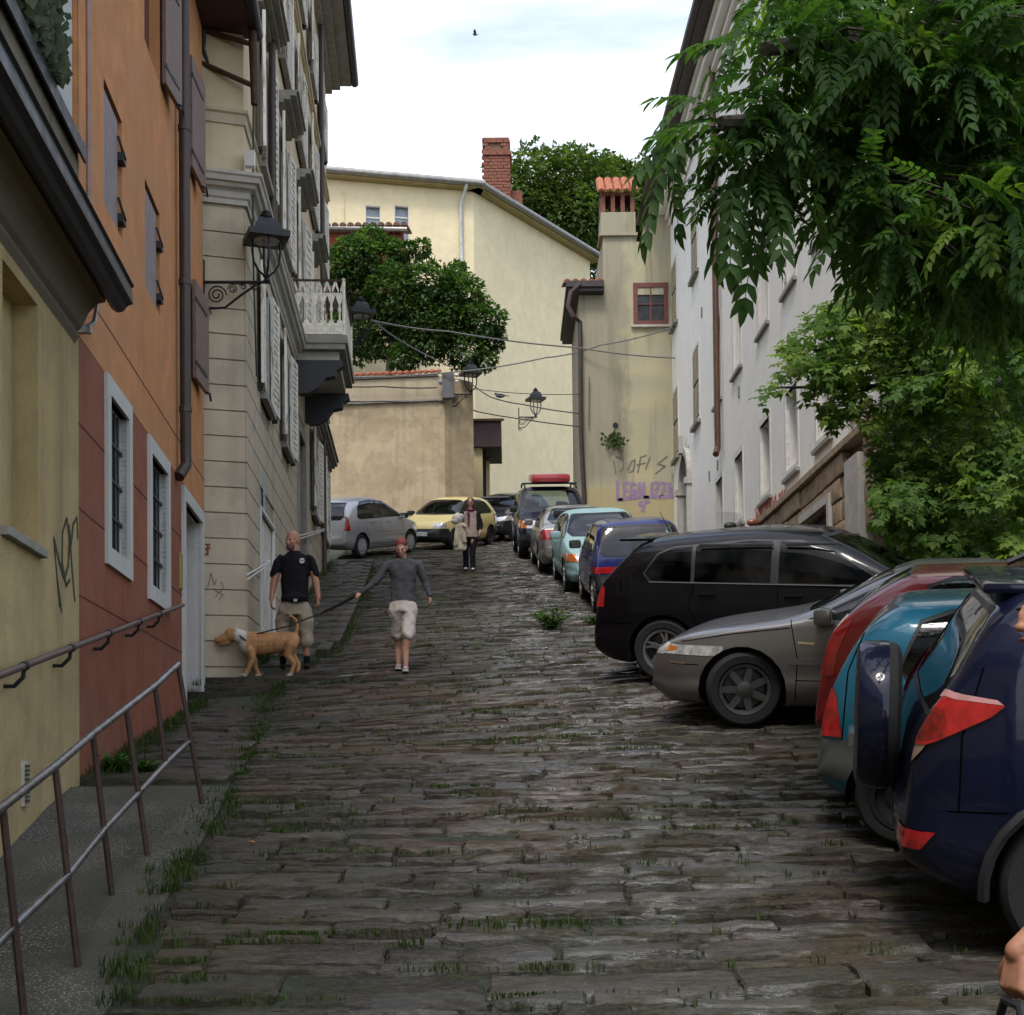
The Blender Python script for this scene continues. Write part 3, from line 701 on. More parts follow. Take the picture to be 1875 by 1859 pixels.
ud = U(325); dp = MB(); dp.tube([OW.at(ud, .1, TOP), OW.at(ud, .1, 3.45), OW.at(ud + .02, .1, 3.3), OW.at(ud - .12, .04, 3.14)], .062, 12)
dpo = dp.build('downpipe', BROWNPIPE, oh, True)
for z in (3.9, 5.3, 7.0, 8.6): MB().lathe([(.072, -.03), (.072, .03)], 12, Matrix.Translation(OW.at(ud, .1, z))).build('pipe_collar', BROWNPIPE, dpo)
uc = U(160); MB().tube([OW.at(uc, .02, z) for z in (9, 6.5, 4.5, 3.5)], .022, 7).build('wall_conduit', plain('orange_grey_conduit', (.30, .2, .16), .6), oh)
ev = MB(); ev.box(uA - .2, uB + .35, -6, .62, TOP + .05, TOP + .13, OW.M); ev.build('eave_boards', plain('eave_redbrown', (.06, .02, .02), .7), oh)
gt = MB(); gt.tube([OW.at(uA - .2, .66, TOP + .1), OW.at(uB + .35, .66, TOP + .1)], .085, 10); gt.build('gutter', DARKGUT, oh, True)
rf = MB(); rf.add([OW.at(uA - .2, .6, TOP + .14), OW.at(uB + .35, .6, TOP + .14), OW.at(uB + .35, -4, TOP + 2), OW.at(uA - .2, -4, TOP + 2)], [(0, 1, 2, 3)]); rf.build('roof', TERRAD, oh)
# handrail fixed to the yellow and terracotta walls
q0 = P(-60, 1257, 8.0); 
hr = thing('handrail', 'rusty steel handrail bracketed to the yellow and terracotta walls', 'handrail', OW.at(U(150), 0, 0))
ra = OW.hit(-40, 1252, .12); rb = OW.hit(335, 1108, .12)
pts = [OW.at(ra[0] + (rb[0] - ra[0]) * s, .12, ra[1] + (rb[1] - ra[1]) * s) for s in np.linspace(0, 1, 8)]
MB().tube(pts, .022, 9).build('rail', plain('rusty_rail', (.16, .11, .10), .45, .6, var=.4, vs=14), hr, True)
for px in (45, 130, 200, 255, 292):
    u, z = OW.hit(px, 1252 - (px + 40) * (144 / 375.0), .12)
    MB().tube([OW.at(u, 0, z - .12), OW.at(u, .06, z - .12), OW.at(u, .11, z - .07), OW.at(u, .12, z)], .014, 6).build('bracket', IRON, hr, True)
    MB().tube([OW.at(u - .03, .12, z - .008), OW.at(u + .03, .12, z + .004)], .03, 8).build('clamp', IRON, hr, True)
# ---------------------------------------------------------------- beige house
BEI = plaster('beige_render', (0.52, 0.445, 0.32), amt=0.4, var=0.10, bump=0.25, blot=(0.30, 0.28, 0.21), blot_amt=.35)
BEU = plaster('cream_render', (0.62, 0.515, 0.345), amt=0.4, var=0.10, bump=0.25)
BED = plaster('base_render', (0.38, 0.335, 0.245), amt=0.6, var=0.2, blot=(0.22, 0.21, 0.165), blot_amt=.6)
K = V((-3.36, 18.0)); E2 = V((-4.41, 34.4))
BR = Frame(K, E2, (1, 0)); BF = Frame(K, V((-9.36, 16.0)), (0, -1))
bh = thing('beige_house', 'tall beige house with peeling white shutters and ornate balcony', 'house', (-5, 26, zr(-4, 26)))
WD = [20.15, 23.15, 26.2, 29.3, 32.4]
def ub(d): return (d - 18) / BR.u.y
G0, G1 = 5.2, 6.9
gw = [(ub(d) - .5, ub(d) + .5, G0, G1) for d in (20.15, 23.15, 29.3, 32.4)]
portal = (ub(26.2) - .65, ub(26.2) + .65, 3.0, 6.1); board = (ub(19.5), ub(21.2), 1.2, 3.55)
f1 = [(ub(d) - .5, ub(d) + .5, 8.45, 10.35) for d in WD]; f1[2] = (ub(26.2) - .55, ub(26.2) + .55, 7.75, 10.35)
f2 = [(ub(d) - .48, ub(d) + .48, 11.5, 13.2) for d in WD]; f3 = [(ub(d) - .45, ub(d) + .45, 14.3, 15.6) for d in WD]
ug = BR.len
m = MB(); wall_holes(m, BR, 0, ug, -.5, 7.25, gw + [portal, board], .28)
m.quad(BF.at(0, 0, -.5), BF.at(6, 0, -.5), BF.at(6, 0, 7.25), BF.at(0, 0, 7.25)); m.build('ground_floor_wall', BED, bh)
m = MB(); wall_holes(m, BR, 0, ug, 7.25, 16.6, f1 + f2 + f3, .25)
m.quad(BF.at(0, 0, 7.25), BF.at(6, 0, 7.25), BF.at(6, 0, 16.6), BF.at(0, 0, 16.6))
bk = [BR.at(ug, 0, -.5), BR.at(ug, -7, -.5), BR.at(ug, -7, 16.6), BR.at(ug, 0, 16.6)]; m.quad(*bk)
m.quad(BR.at(0, 0, 16.6), BR.at(ug, 0, 16.6), BR.at(ug, -7, 16.6), BR.at(0, -6, 16.6)); m.build('upper_wall', BEU, bh)
z = .95; rowh = .326
while z < 7.1:
    zt = min(z + rowh - .018, 7.16)
    MB().box(.008, 5.5, .001, .022, z, zt, BF.M).build('plaster_course', BEI, bh)
    cuts = [-.0]
    for h in sorted(gw + [portal, board]):
        if h[2] - .12 < zt and h[3] + .12 > z: cuts += [h[0] - .1, h[1] + .1]
    cuts.append(ug)
    for i in range(0, len(cuts), 2):
        if cuts[i + 1] - cuts[i] > .05: MB().box(cuts[i] - (.022 if i == 0 else 0), cuts[i + 1], .001, .022, z, zt, BR.M).build('plaster_course', BEI, bh)
    z += rowh
def moulding(fr, a, b, z, steps, mat, name, parent):
    m = MB()
    zz = z
    for h, o in steps: m.box(a, b, -.02, o, zz + .001, zz + h, fr.M); zz += h
    return m.build(name, mat, parent)
cs = [(.06, .05), (.08, .09), (.05, .16), (.1, .22), (.04, .26)]
def mitred(frA, la, frB, lb, prof, mat, name, parent):
    """one moulding that turns the corner where both frames start; prof (out,z)"""
    mv = (frA.n + frB.n) / (1 + frA.n.dot(frB.n)); n = len(prof); m = MB()
    rowsv = [frA.at(la, o, z) for o, z in prof] + [V((frA.o.x, frA.o.y, z)) + mv * o for o, z in prof] + [frB.at(lb, o, z) for o, z in prof]
    m.add(rowsv, [(k * n + i, k * n + (i + 1) % n, (k + 1) * n + (i + 1) % n, (k + 1) * n + i) for k in range(2) for i in range(n)] + [tuple(range(n)), tuple(range(2 * n, 3 * n))]); return m.build(name, mat, parent)
cpf = [(-.02, 7.17), (.045, 7.17), (.05, 7.23), (.075, 7.25), (.08, 7.32), (.10, 7.34), (.15, 7.36), (.17, 7.40), (.21, 7.41), (.225, 7.47), (.25, 7.49), (.25, 7.53), (-.02, 7.57)]
mitred(BF, 5.0, BR, ub(25.0), cpf, STONEW, 'cornice', bh)
moulding(BR, ub(27.5), ug + .1, 7.12, cs, STONEG, 'cornice', bh)
moulding(BR, -.05, ug, 13.75, [(.06, .05), (.06, .09)], BEU, 'string_course', bh)
mitred(BF, 5.0, BR, ug, [(-.02, 8.22), (.025, 8.22), (.03, 8.34), (.06, 8.36), (.06, 8.40), (-.02, 8.43)], BEI, 'string_course', bh)
ev = moulding(BR, -.5, ug + .25, 16.6, [(.1, .15), (.1, .35), (.12, .62)], STONEG, 'eave_cornice', bh)
MB().tube([BR.at(-.4, .70, 16.9), BR.at(ug + .3, .70, 16.9)], .1, 10).build('gutter', DARKGUT, bh, True)
rf = MB(); rf.add([BR.at(-.5, .7, 16.93), BR.at(ug + .3, .7, 16.93), BR.at(ug, -5, 18.6), BR.at(0, -5, 18.6)], [(0, 1, 2, 3)]); rf.build('roof', TERRAD, bh)
def shuttered(h, hood=None, sill=True, open_=True):
    a, b, c, d = h
    f = frame_ring(BR, a, b, c, d, .1, -.1, .03).build('window_frame', STONEW, bh)
    MB().box(a, b, -.1, -.08, c, d, BR.M).build('pane', plain('dark_glass', (.012, .014, .016), .6, spec=.12), f)
    MB().box((a + b) / 2 - .03, (a + b) / 2 + .03, -.079, -.05, c, d, BR.M).build('mullion', WHITE, f)
    lw = (b - a) / 2 + .03
    for sgn in (-1, 1):
        hM = BR.M @ Matrix.Translation(((a if sgn < 0 else b) + sgn * .0, .05, 0)) @ Matrix.Rotation(sgn * R(random.uniform(2, 9)), 4, 'Z')
        x0, x1 = (-lw - .02, -.01) if sgn < 0 else (.01, lw + .02)
        lf = MB(); st = .07
        lf.box(x0, x0 + st, -.0, .045, c + .01, d - .01, hM); lf.box(x1 - st, x1, 0, .045, c + .01, d - .01, hM)
        for zz in (c + .01, (c + d) / 2 - .04, d - .09): lf.box(x0 + st, x1 - st, 0, .045, zz, zz + .08, hM)
        lf.box(x0 + st, x1 - st, .012, .024, c + .09, d - .09, hM)
        n = 16
        for q in range(n):
            zz = c + .1 + (d - c - .2) * q / n; lf.box(x0 + st, x1 - st, .022, .038, zz, zz + (d - c - .2) / n * .55, hM)
        lf.build('shutter_leaf', PEEL, f)
        hardware(BR, (a - lw * .85) if sgn < 0 else (b + lw * .85), c - .02, f)
    if sill: MB().box(a - .14, b + .14, 0, .12, c - .1, c - .012, BR.M).build('window_sill', STONEG, f)
    if hood:
        m = MB(); zz = d + .28
        for hh, o in ((.05, .1), (.06, .2), (.06, .3), (.03, .34)): m.box(a - .22, b + .22, 0, o, zz + .001, zz + hh, BR.M); zz += hh
        m.build('window_hood', STONEG, f)
for h in gw: shuttered(h)
for i, h in enumerate(f1): shuttered(h, True, i != 2)
for h in f2: shuttered(h)
for h in f3: shuttered(h, None, True)
a, b, c, d = portal
f = frame_ring(BR, a, b, c, d, .22, -.1, .06, False).build('door_frame', STONEG, bh)
MB().box(a, b, -.26, -.2, c, d, BR.M).build('door', plain('dark_green_door', (.02, .022, .018), .6), f)
a, b, c, d = board
f = MB().box(a, b, -.06, -.02, c, d, BR.M).build('white_door', PEEL, bh)
frame_ring(BR, a, b, c, d, .05, -.03, .04, False).build('door_frame', WHITE, f)
for i, (px, z0, z1, kx) in enumerate(((500, 7.4, 16.7, 0), (590, 3.4, 16.7, 0))):
    u, _ = BR.hit(px, 400, .1); MB().tube([BR.at(u, .1, z1), BR.at(u, .1, (z0 + z1) / 2), BR.at(u, .1, z0)], .055, 9).build('downpipe', BROWNPIPE, bh, True)
u, _ = BR.hit(480, 850); MB().box(u - .12, u + .16, .0225, .0255, 3.55, 4.15, BR.M).build('paint_patch', plain('pale_blue_paint', (.27, .42, .43), .8, var=.1), bh)
# balcony
ba, bb = ub(24.9), ub(27.5); bo = .9; bz = 7.62
bl = thing('balcony', 'white cast iron balcony on dark scrolled brackets of the beige house', 'balcony', BR.at((ba + bb) / 2, .4, bz))
CAST = plain('rust_streaked_white_iron', (0.74, 0.70, 0.58), .6, .0, var=.3, vs=11, bump=.3)
m = MB(); m.box(ba - .05, bb + .05, .023, bo + .06, bz - .14, bz, BR.M); m.box(ba - .02, bb + .02, .023, bo + .02, bz - .24, bz - .14, BR.M); m.build('floor_slab', STONEG, bl)
m = MB(); m.box(ba + .16, bb - .16, .023, bo - .1, bz - .42, bz - .24, BR.M); m.build('under_slab', STONEW, bl)
cons = [(.023, -.42), (bo - .04, -.42), (bo - .02, -.52), (bo - .14, -.6), (bo - .16, -.7), (bo - .34, -.74), (bo - .45, -.9), (bo - .62, -1.0), (.12, -1.02), (.023, -.95)]
for u in (ba + .05, bb - .3):
    m = MB(); n = len(cons); m.add([BR.at(u, o, bz + z) for o, z in cons] + [BR.at(u + .22, o, bz + z) for o, z in cons], [(i, (i + 1) % n, n + (i + 1) % n, n + i) for i in range(n)] + [tuple(range(n)), tuple(range(n, 2 * n))])
    m.build('bracket', plain('dark_bracket', (.03, .03, .034), .6, .2), bl)
def rail_side(p0, p1, n):
    d = (p1 - p0); L_ = d.length; ux = d.normalized(); up_ = V((0, 0, 1)); nn = ux.cross(up_)
    Mx = Matrix((( ux.x, nn.x, 0, p0.x), (ux.y, nn.y, 0, p0.y), (0, 0, 1, p0.z), (0, 0, 0, 1)))
    MB().box(-.02, L_ + .02, -.025, .025, .97, 1.0, Mx).build('top_rail', RUST, bl)
    MB().box(0, L_, -.015, .015, .74, .76, Mx).build('mid_rail', CAST, bl)
    MB().box(0, L_, -.02, .02, .02, .22, Mx).build('base_panel', CAST, bl)
    for k in range(n):
        x = L_ * (k + .5) / n; w_ = L_ / n
        m = MB(); m.box(x - .016, x + .016, -.012, .012, .22, .75, Mx); m.box(x - w_ * .3, x + w_ * .3, -.011, .011, .22, .27, Mx)
        m.box(x - .028, x + .028, -.013, .013, .44, .5, Mx)
        for s in (-1, 1):                                   # pointed arch over each opening with a pierced lobe
            m.add([Mx @ V((x + s * .016, -.01, .55)), Mx @ V((x + s * w_ * .5, -.01, .72)), Mx @ V((x + s * w_ * .5, -.01, .76)), Mx @ V((x + s * .016, -.01, .76)),
                   Mx @ V((x + s * .016, .01, .55)), Mx @ V((x + s * w_ * .5, .01, .72)), Mx @ V((x + s * w_ * .5, .01, .76)), Mx @ V((x + s * .016, .01, .76))], [(0, 1, 2, 3), (4, 5, 6, 7), (0, 1, 5, 4)])
            m.add([Mx @ V((x + s * .02, 0, .76)), Mx @ V((x + s * w_ * .5, 0, .9)), Mx @ V((x + s * w_ * .5, 0, .97)), Mx @ V((x + s * w_ * .36, 0, .97)), Mx @ V((x + s * .01, 0, .82))], [(0, 1, 2, 3, 4)])
        m.build('baluster', CAST, bl)
rail_side(BR.at(ba, .03, bz), BR.at(ba, bo, bz), 6); rail_side(BR.at(ba, bo, bz), BR.at(bb, bo, bz), 15); rail_side(BR.at(bb, .03, bz), BR.at(bb, bo, bz), 6)
for q in (BR.at(ba, bo, bz), BR.at(bb, bo, bz)): MB().tube([q, q + V((0, 0, 1.02))], .03, 8).build('corner_post', CAST, bl)
# white rails along the beige wall
for i, (a, b) in enumerate((((458, 1053), (500, 1028)), ((553, 981), (604, 967)))):
    ua, za = BR.hit(*a, .14); u2, z2 = BR.hit(*b, .14)
    t = thing('wall_rail', 'short white tubular rail on the beige wall ' + ('by the white door' if i == 0 else 'near the silver car'), 'rail', BR.at(ua, 0, za))
    for dz in (0, -.06): MB().tube([BR.at(ua, .1, za + dz), BR.at(u2, .1, z2 + dz * .5)], .012, 6).build('bar', WHITE, t)
    MB().tube([BR.at(u2, 0, z2), BR.at(u2, .1, z2)], .012, 6).build('mount', WHITE, t)
# rusty bracket with old wiring at the top of the orange house
pb = OW.at(uB + .05, 0, 7.9); t = thing('wire_bracket', 'rusty iron bar bracket carrying old wires beside the orange house', 'bracket', pb)
D_ = 17.85
c0, c1, c2, c3 = P(340, 45, D_), P(463, 82, D_), P(352, 108, D_), P(463, 157, D_)
MB().tube([c0, c1], .035, 8).build('bar', RUST, t, True); MB().tube([c2, c3], .035, 8).build('bar', RUST, t, True)
MB().tube([P(462, 52, D_), P(466, 192, D_)], [.055, .045], 10).build('post', RUST, t, True)
MB().tube([P(464, 190, D_), P(463, 450, D_ + .3), P(470, 690, D_ + .6)], .012, 5).build('wire', CABLE, t)
cp = [(373, 55), (372, 90), (378, 108), (384, 128), (392, 170), (404, 215), (415, 236), (413, 256), (422, 278), (440, 292), (460, 300)]
MB().tube([P(x, y, D_ - .05 + .03 * i) for i, (x, y) in enumerate(cp)], [.035, .03, .028, .022, .014, .012, .018, .014, .012, .014, .012], 6).build('wire_bundle', CABLE, t, True)
MB().box(-.06, .06, -.05, .05, -.1, .1, Matrix.Translation(P(458, 292, D_ + .05))).build('junction_box', WHITE, t)
# ================================================================ far end of the street
# tower-like house with the chimney
TWR = None
def tower_mat():
    t = NT('stained_tower_render'); p = t.pos(); pst = t.pos((2.2, 2.2, 0.2))
    n = t.noise(p, 1.0, 7, 0.62); s = t.noise(pst, 1.5, 6, 0.6); f = t.noise(p, 40, 4)
    c = t.mix(t.ramp(n, 0.4, 0.62), (0.40, 0.375, 0.265), (0.46, 0.405, 0.25))
    sp = t.n('ShaderNodeSeparateXYZ'); t.l(p, sp.inputs[0])
    # damp runs down from the roof hollow: an old dark stain with a ragged edge
    edge_ = t.math('ADD', sp.outputs[0], t.math('MULTIPLY', t.noise(p, 1.6, 6, 0.6), 1.3))
    left = t.ramp(edge_, 4.35, 4.05, 0.0, 0.85)
    c = t.mix(t.math('MULTIPLY', left, t.ramp(sp.outputs[2], 8.2, 8.6)), c, (0.30, 0.28, 0.205))
    c = t.mix(t.ramp(s, 0.48, 0.72, 0, 0.7), c, (0.17, 0.16, 0.115))
    c = t.mix(t.math('MULTIPLY', t.ramp(sp.outputs[2], 8.3, 8.1), t.ramp(n, 0.3, 0.5, 0.6, 0.9)), c, (0.41, 0.345, 0.185))
    t.bsdf(c, 0.92, 0, t.bump(f, 0.3, 0.02), 0.25); return t.m
TWR = tower_mat()
TD = 42.0
def tp(px, py, d=TD): q = P(px, py, d); return (q.x, q.z)
TF = Frame((P(1064, 900, TD).x, TD), (P(1242, 900, TD).x, TD), (0, -1))
def tu(px, py): q = P(px, py, TD); return (q.x - TF.o.x, q.z)
th = thing('chimney_house', 'narrow stained olive house end with brick chimney and small red window', 'house', (3.5, 43, zr(3.5, 43)))
w0 = tu(1160, 596); w1 = tu(1223, 518); ubx = tu(1105, 540)[0]; zl = tu(1070, 541)[1]; zc = tu(1130, 430)[1]; zpar = tu(1175, 443)[1]; zr_ = tu(1235, 385)[1]
WH = (w0[0] + .05, w1[0] - .05, w0[1] + .05, w1[1] - .05)
wid = TF.len
m = MB(); wall_holes(m, TF, 0, wid, 4, zl, [WH], .16)
wall_holes(m, TF, ubx, wid, zl, tu(1175, 443)[1], [], 0)
u1_, u2_ = tu(1165, 430)[0], tu(1190, 443)[0]
m.quad(TF.at(ubx, 0, zpar), TF.at(u1_, 0, zpar), TF.at(u1_, 0, zc), TF.at(ubx, 0, zc))
m.quad(TF.at(u2_, 0, zpar), TF.at(wid, 0, zpar), TF.at(wid, 0, zr_ + .5), TF.at(u2_, 0, zr_ + .2))
for a, b, z1 in ((0, 0, zl), (ubx, ubx, zc), (u1_, u1_, zc), (u2_, u2_, zr_ + .2)):
    m.quad(TF.at(a, 0, zl - .5 if a else 4), TF.at(a, -5, zl - .5 if a else 4), TF.at(a, -5, z1), TF.at(a, 0, z1))
m.quad(TF.at(ubx, 0, zc), TF.at(u1_, 0, zc), TF.at(u1_, -1.2, zc), TF.at(ubx, -1.2, zc))
m.quad(TF.at(u1_, 0, zpar), TF.at(u2_, 0, zpar), TF.at(u2_, -4, zpar), TF.at(u1_, -4, zpar))
m.build('wall', TWR, th)
REDW = plain('red_brown_window_wood', (.15, .045, .035), .6, var=.2)
f = frame_ring(TF, WH[0] + .08, WH[1] - .08, WH[2] + .08, WH[3] - .08, .13, -.05, .03).build('window_frame', REDW, th)
MB().box(WH[0], WH[1], -.04, -.03, WH[2], WH[3], TF.M).build('pane', plain('grey_glass', (.05, .055, .06), .08, var=.5, vs=3), f)
um = (WH[0] + WH[1]) / 2; zm = (WH[2] + WH[3]) / 2
g = MB(); g.box(um - .02, um + .02, -.029, .01, WH[2] + .08, WH[3] - .08, TF.M); g.box(WH[0] + .08, WH[1] - .08, -.029, .005, zm - .015, zm + .015, TF.M); g.build('glazing_bar', REDW, f)
MB().box(WH[0] - .12, WH[1] + .12, 0, .1, WH[2] - .12, WH[2] - .055, TF.M).build('window_sill', STONEW, f)
# chimney
c0 = tu(1100, 430); c1 = tu(1163, 390); zt = tu(1130, 390)[1]; zo = tu(1130, 362)[1]; zcap = tu(1130, 332)[1]
m = MB(); m.box(c0[0], c1[0], -1.0, .06, zc, zt, TF.M); ch = m.build('chimney', TWR, th)
MB().box(c0[0] - .04, c1[0] + .06, -1.05, .10, zc - .05, zc + .03, TF.M).build('chimney_band', TWR, ch)
m = MB(); wdt = c1[0] - c0[0]
for k in range(4):
    u = c0[0] + .02 + (wdt - .16) * k / 3; m.box(u, u + .12, -1.0, .03, zt, zo + .06, TF.M)
m.box(c0[0], c1[0], -1.03, .05, zt - .06, zt, TF.M); m.box(c0[0], c1[0], -1.03, .05, zo + .06, zo + .14, TF.M); m.build('chimney_openings', BRICK, ch)
for k in range(5):
    for row in range(2):
        u = c0[0] - .1 + (wdt + .2) * (k + .5) / 5; prof = [(-.12, 0), (-.09, .07), (0, .11), (.09, .07), (.12, 0), (.09, -.0), (0, .05), (-.09, 0)]
        hM = TF.M @ Matrix.Translation((u, .16 - row * .4, zo + .13 + row * .3)) @ Matrix.Rotation(R(-40), 4, 'X')
        MB().prism(prof, -.6, .06, hM).build('roof_tile', TERRA, ch, True)
# its low roof, gutter and downpipe
m = MB(); m.box(-.32, ubx, -5, .35, zl + .02, zl + .12, TF.M); m.box(-.38, ubx, -5, .42, zl + .13, zl + .3, TF.M); m.build('eave', plain('dark_eave', (.03, .026, .028), .6), th)
for k in range(5): MB().prism([(-.12, 0), (-.09, .07), (0, .11), (.09, .07), (.12, 0)], -1.6, .1, TF.M @ Matrix.Translation((-.35 + k * .24, .2, zl + .32)) @ Matrix.Rotation(R(-14), 4, 'X')).build('roof_tile', TERRA, th, True)
q = TF.at(-.12, .12, 0)
pp = [P(1062, 520, 41.6), P(1046, 535, 41.6), P(1040, 560, 41.6), P(1050, 580, 41.6), P(1062, 590, 41.8), P(1064, 800, 41.8), P(1071, 940, 41.8)]
MB().tube(pp, .075, 9).build('downpipe', BROWNPIPE, th, True)
MB().tube([P(1079, 690, 41.9), P(1078, 780, 41.9)], .02, 5).build('wall_conduit', CABLEG, th)
h_ = P(1127, 779, TD - .01); MB().lathe([(.0, 0), (.08, 0), (.08, .02), (0, .02)], 12, Matrix.Translation(h_) @ Matrix.Rotation(R(90), 4, 'X'), False).build('wall_hole', DARKIN, th)
wl = MB(); rr = random.Random(9)
for px, py, n in ((1124, 803, 70), (1112, 808, 16), (1136, 812, 22)):
    for _ in range(n):
        c = P(px + rr.gauss(0, 5), py + rr.gauss(0, 7), TD - .05 - rr.random() * .15); a = rr.uniform(0, 6.28); s_ = rr.uniform(.05, .09)
        ax = V((math.cos(a), -.3, math.sin(a))) * s_; bx = V((-math.sin(a), -.4, math.cos(a))) * s_ * .5
        wl.add([c - ax, c + bx, c + ax, c - bx], [(0, 1, 2, 3)])
t = thing('wall_plant', 'small green plant growing out of the olive house wall', 'plant', P(1124, 810, TD))
wl.build('foliage', leafmat('wall_leaf', (.03, .055, .015), (.07, .10, .03), .2), t); MB().tube([P(1124, 818, TD + .02), P(1124, 800, TD - .12)], .012, 5).build('stem', RUST, t)
# ---------------------------------------------------------------- big yellow building
YFA = plaster('pale_yellow_render', (0.74, 0.635, 0.41), (0.46, 0.39, 0.26), 0.35, 0.09, 0.25, blot=(0.62, 0.555, 0.36), blot_amt=.5, cracks=.25, streak=.45)
YD = 53.0
A0 = P(560, 900, 51.5); A1 = P(872, 900, 53.0); A2 = P(1085, 900, 60.5)
Y1 = Frame((A0.x, A0.y), (A1.x, A1.y), (0, -1)); Y2 = Frame((A1.x, A1.y), (A2.x, A2.y), (.5, -1))
fb = thing('yellow_building', 'large pale yellow building with sweeping gutter behind the garden wall', 'building', (A1.x, A1.y + 3, zr(0, 55)))
zE = Y1.hit(872, 352)[1]
hs = []
for a, b in ((669, 697), (722, 749)):
    ua, zt_ = Y1.hit(a, 376); ub_, _ = Y1.hit(b, 380); hs.append((ua, ub_, zt_ - 1.5, zt_))
m = MB(); wall_holes(m, Y1, 0, Y1.len, 3, zE, hs, .2)
n = 12
m.quad(Y2.at(0, 0, 3), Y2.at(Y2.len, 0, 3), Y2.at(Y2.len, 0, zE), Y2.at(0, 0, zE))
m.quad(Y2.at(Y2.len, 0, 3), Y2.at(Y2.len, -8, 3), Y2.at(Y2.len, -8, zE), Y2.at(Y2.len, 0, zE)); m.build('wall', YFA, fb)
for h in hs:
    f = MB().box(h[0], h[1], -.2, -.17, h[2], h[3], Y1.M).build('window', plain('sky_glass', (.20, .24, .27), .08), fb)
    fr_ = frame_ring(Y1, h[0] + .03, h[1] - .03, h[2], h[3] - .03, .03, -.16, -.02, False); fr_.build('window_frame', WHITE, f)
    MB().box(h[0] + .04, h[1] - .04, -.165, -.14, h[3] - .42, h[3] - .36, Y1.M).build('glazing_bar', WHITE, f)
for fr_, e0, e1 in ((Y1, 0, .35), (Y2, .18, .4)):
    MB().box(-e0, fr_.len + e1, -.3, .38, zE + .02, zE + .12, fr_.M).build('eave_soffit', plaster('cream_soffit', (.46, .38, .2), amt=.2), fb)
    m = MB(); m.tube([fr_.at(-e0, .46, zE + .17), fr_.at(fr_.len + e1, .46, zE + .17)], .12, 10); m.build('gutter', plain('zinc', (.30, .29, .27), .5, .6), fb, True)
    rf = MB(); rf.add([fr_.at(-e0, .5, zE + .24), fr_.at(fr_.len + e1, .5, zE + .24), fr_.at(fr_.len, -4.5, zE + 1.3), fr_.at(0, -4.5, zE + 1.3)], [(0, 1, 2, 3)]); rf.build('roof', TERRAD, fb)
    tl = MB(); k = 0
    while k < fr_.len:
        for o, dz in ((.5, .25), (-.1, .38)): tl.prism([(-.1, 0), (-.07, .07), (0, .10), (.07, .07), (.1, 0)], o - .6, o, fr_.M @ Matrix.Translation((k, 0, zE + dz)) @ Matrix.Rotation(R(-12), 4, 'X'))
        k += .24
    tl.build('roof_tiles', TERRAD, fb, kind='stuff')
u, z = Y1.hit(843, 350); MB().tube([Y1.at(u + .15, .45, zE + .1), Y1.at(u + .1, .3, zE - .2), Y1.at(u, .1, zE - .5), Y1.at(u, .1, zE - 3), Y1.at(u, .1, 8)], .07, 9).build('downpipe', plain('zinc_pale', (.5, .5, .48), .5, .3), fb, True)
u, z = Y1.hit(629, 360); MB().tube([Y1.at(u, .03, z + .2), Y1.at(u, .03, z - 2)], .03, 5).build('vent_pipe', YFA, fb)
# brick chimney, each course a ring of bricks
cb = P(922, 372, 56.5); cm = thing('brick_chimney', 'tall weathered red brick chimney on the yellow building roof', 'chimney', cb)
wB = 1.04; topz = P(905, 262, 56.5).z; bz0 = cb.z - .8
MB().box(-wB / 2 + .03, wB / 2 - .03, -wB / 2 + .03, wB / 2 - .03, bz0, topz - .2, Matrix.Translation((P(908, 300, 56.5).x, 56.5, 0))).build('core', plain('chimney_mortar', (.16, .09, .06), .9), cm)
cx = P(908, 300, 56.5).x; rr = random.Random(3); nrow = int((topz - bz0) / .13)
bm_ = MB().box(-.125, .125, -.06, .06, -.057, .057, None, .01).mesh('brick'); bm_.materials.append(BRICK)
for r_ in range(nrow):
    z = bz0 + .08 + r_ * .13; tall = z > topz - .75
    if tall and z > topz - .55 and z < topz - .25: w_ = wB - .06
    else: w_ = wB + (.12 if topz - .75 < z < topz - .6 else 0)
    for side in (0, 3):                                   # only the sides that face the street
        for k in range(4):
            o = -w_ / 2 + (k + .5) * w_ / 4 + (.06 if r_ % 2 else -.06) * .8
            if topz - .55 < z < topz - .25 and k in (1, 2): continue
            ob = bpy.data.objects.new('brick', bm_); COL.objects.link(ob)
            loc = V((cx + o, 56.5 - w_ / 2, z)) if side == 0 else V((cx + w_ / 2, 56.5 + o, z))
            ob.location = loc + V((rr.gauss(0, .006), rr.gauss(0, .006), 0)); ob.rotation_euler = (0, 0, (0 if side == 0 else math.pi / 2) + rr.gauss(0, .02)); ob.scale = (w_ / 4 / .26, 1, 1)
            attach(ob, cm)
MB().box(-wB / 2 - .02, wB / 2 + .02, -wB / 2 - .02, wB / 2 + .02, topz - .12, topz, Matrix.Translation((cx, 56.5, 0)), .05).build('cap', BRICK, cm)
MB().box(-.5, .5, -.3, .3, topz - 3.4, topz - 1.9, Matrix.Translation((cx + .55, 56.9, 0)), .03).build('shoulder', BRICK, cm)
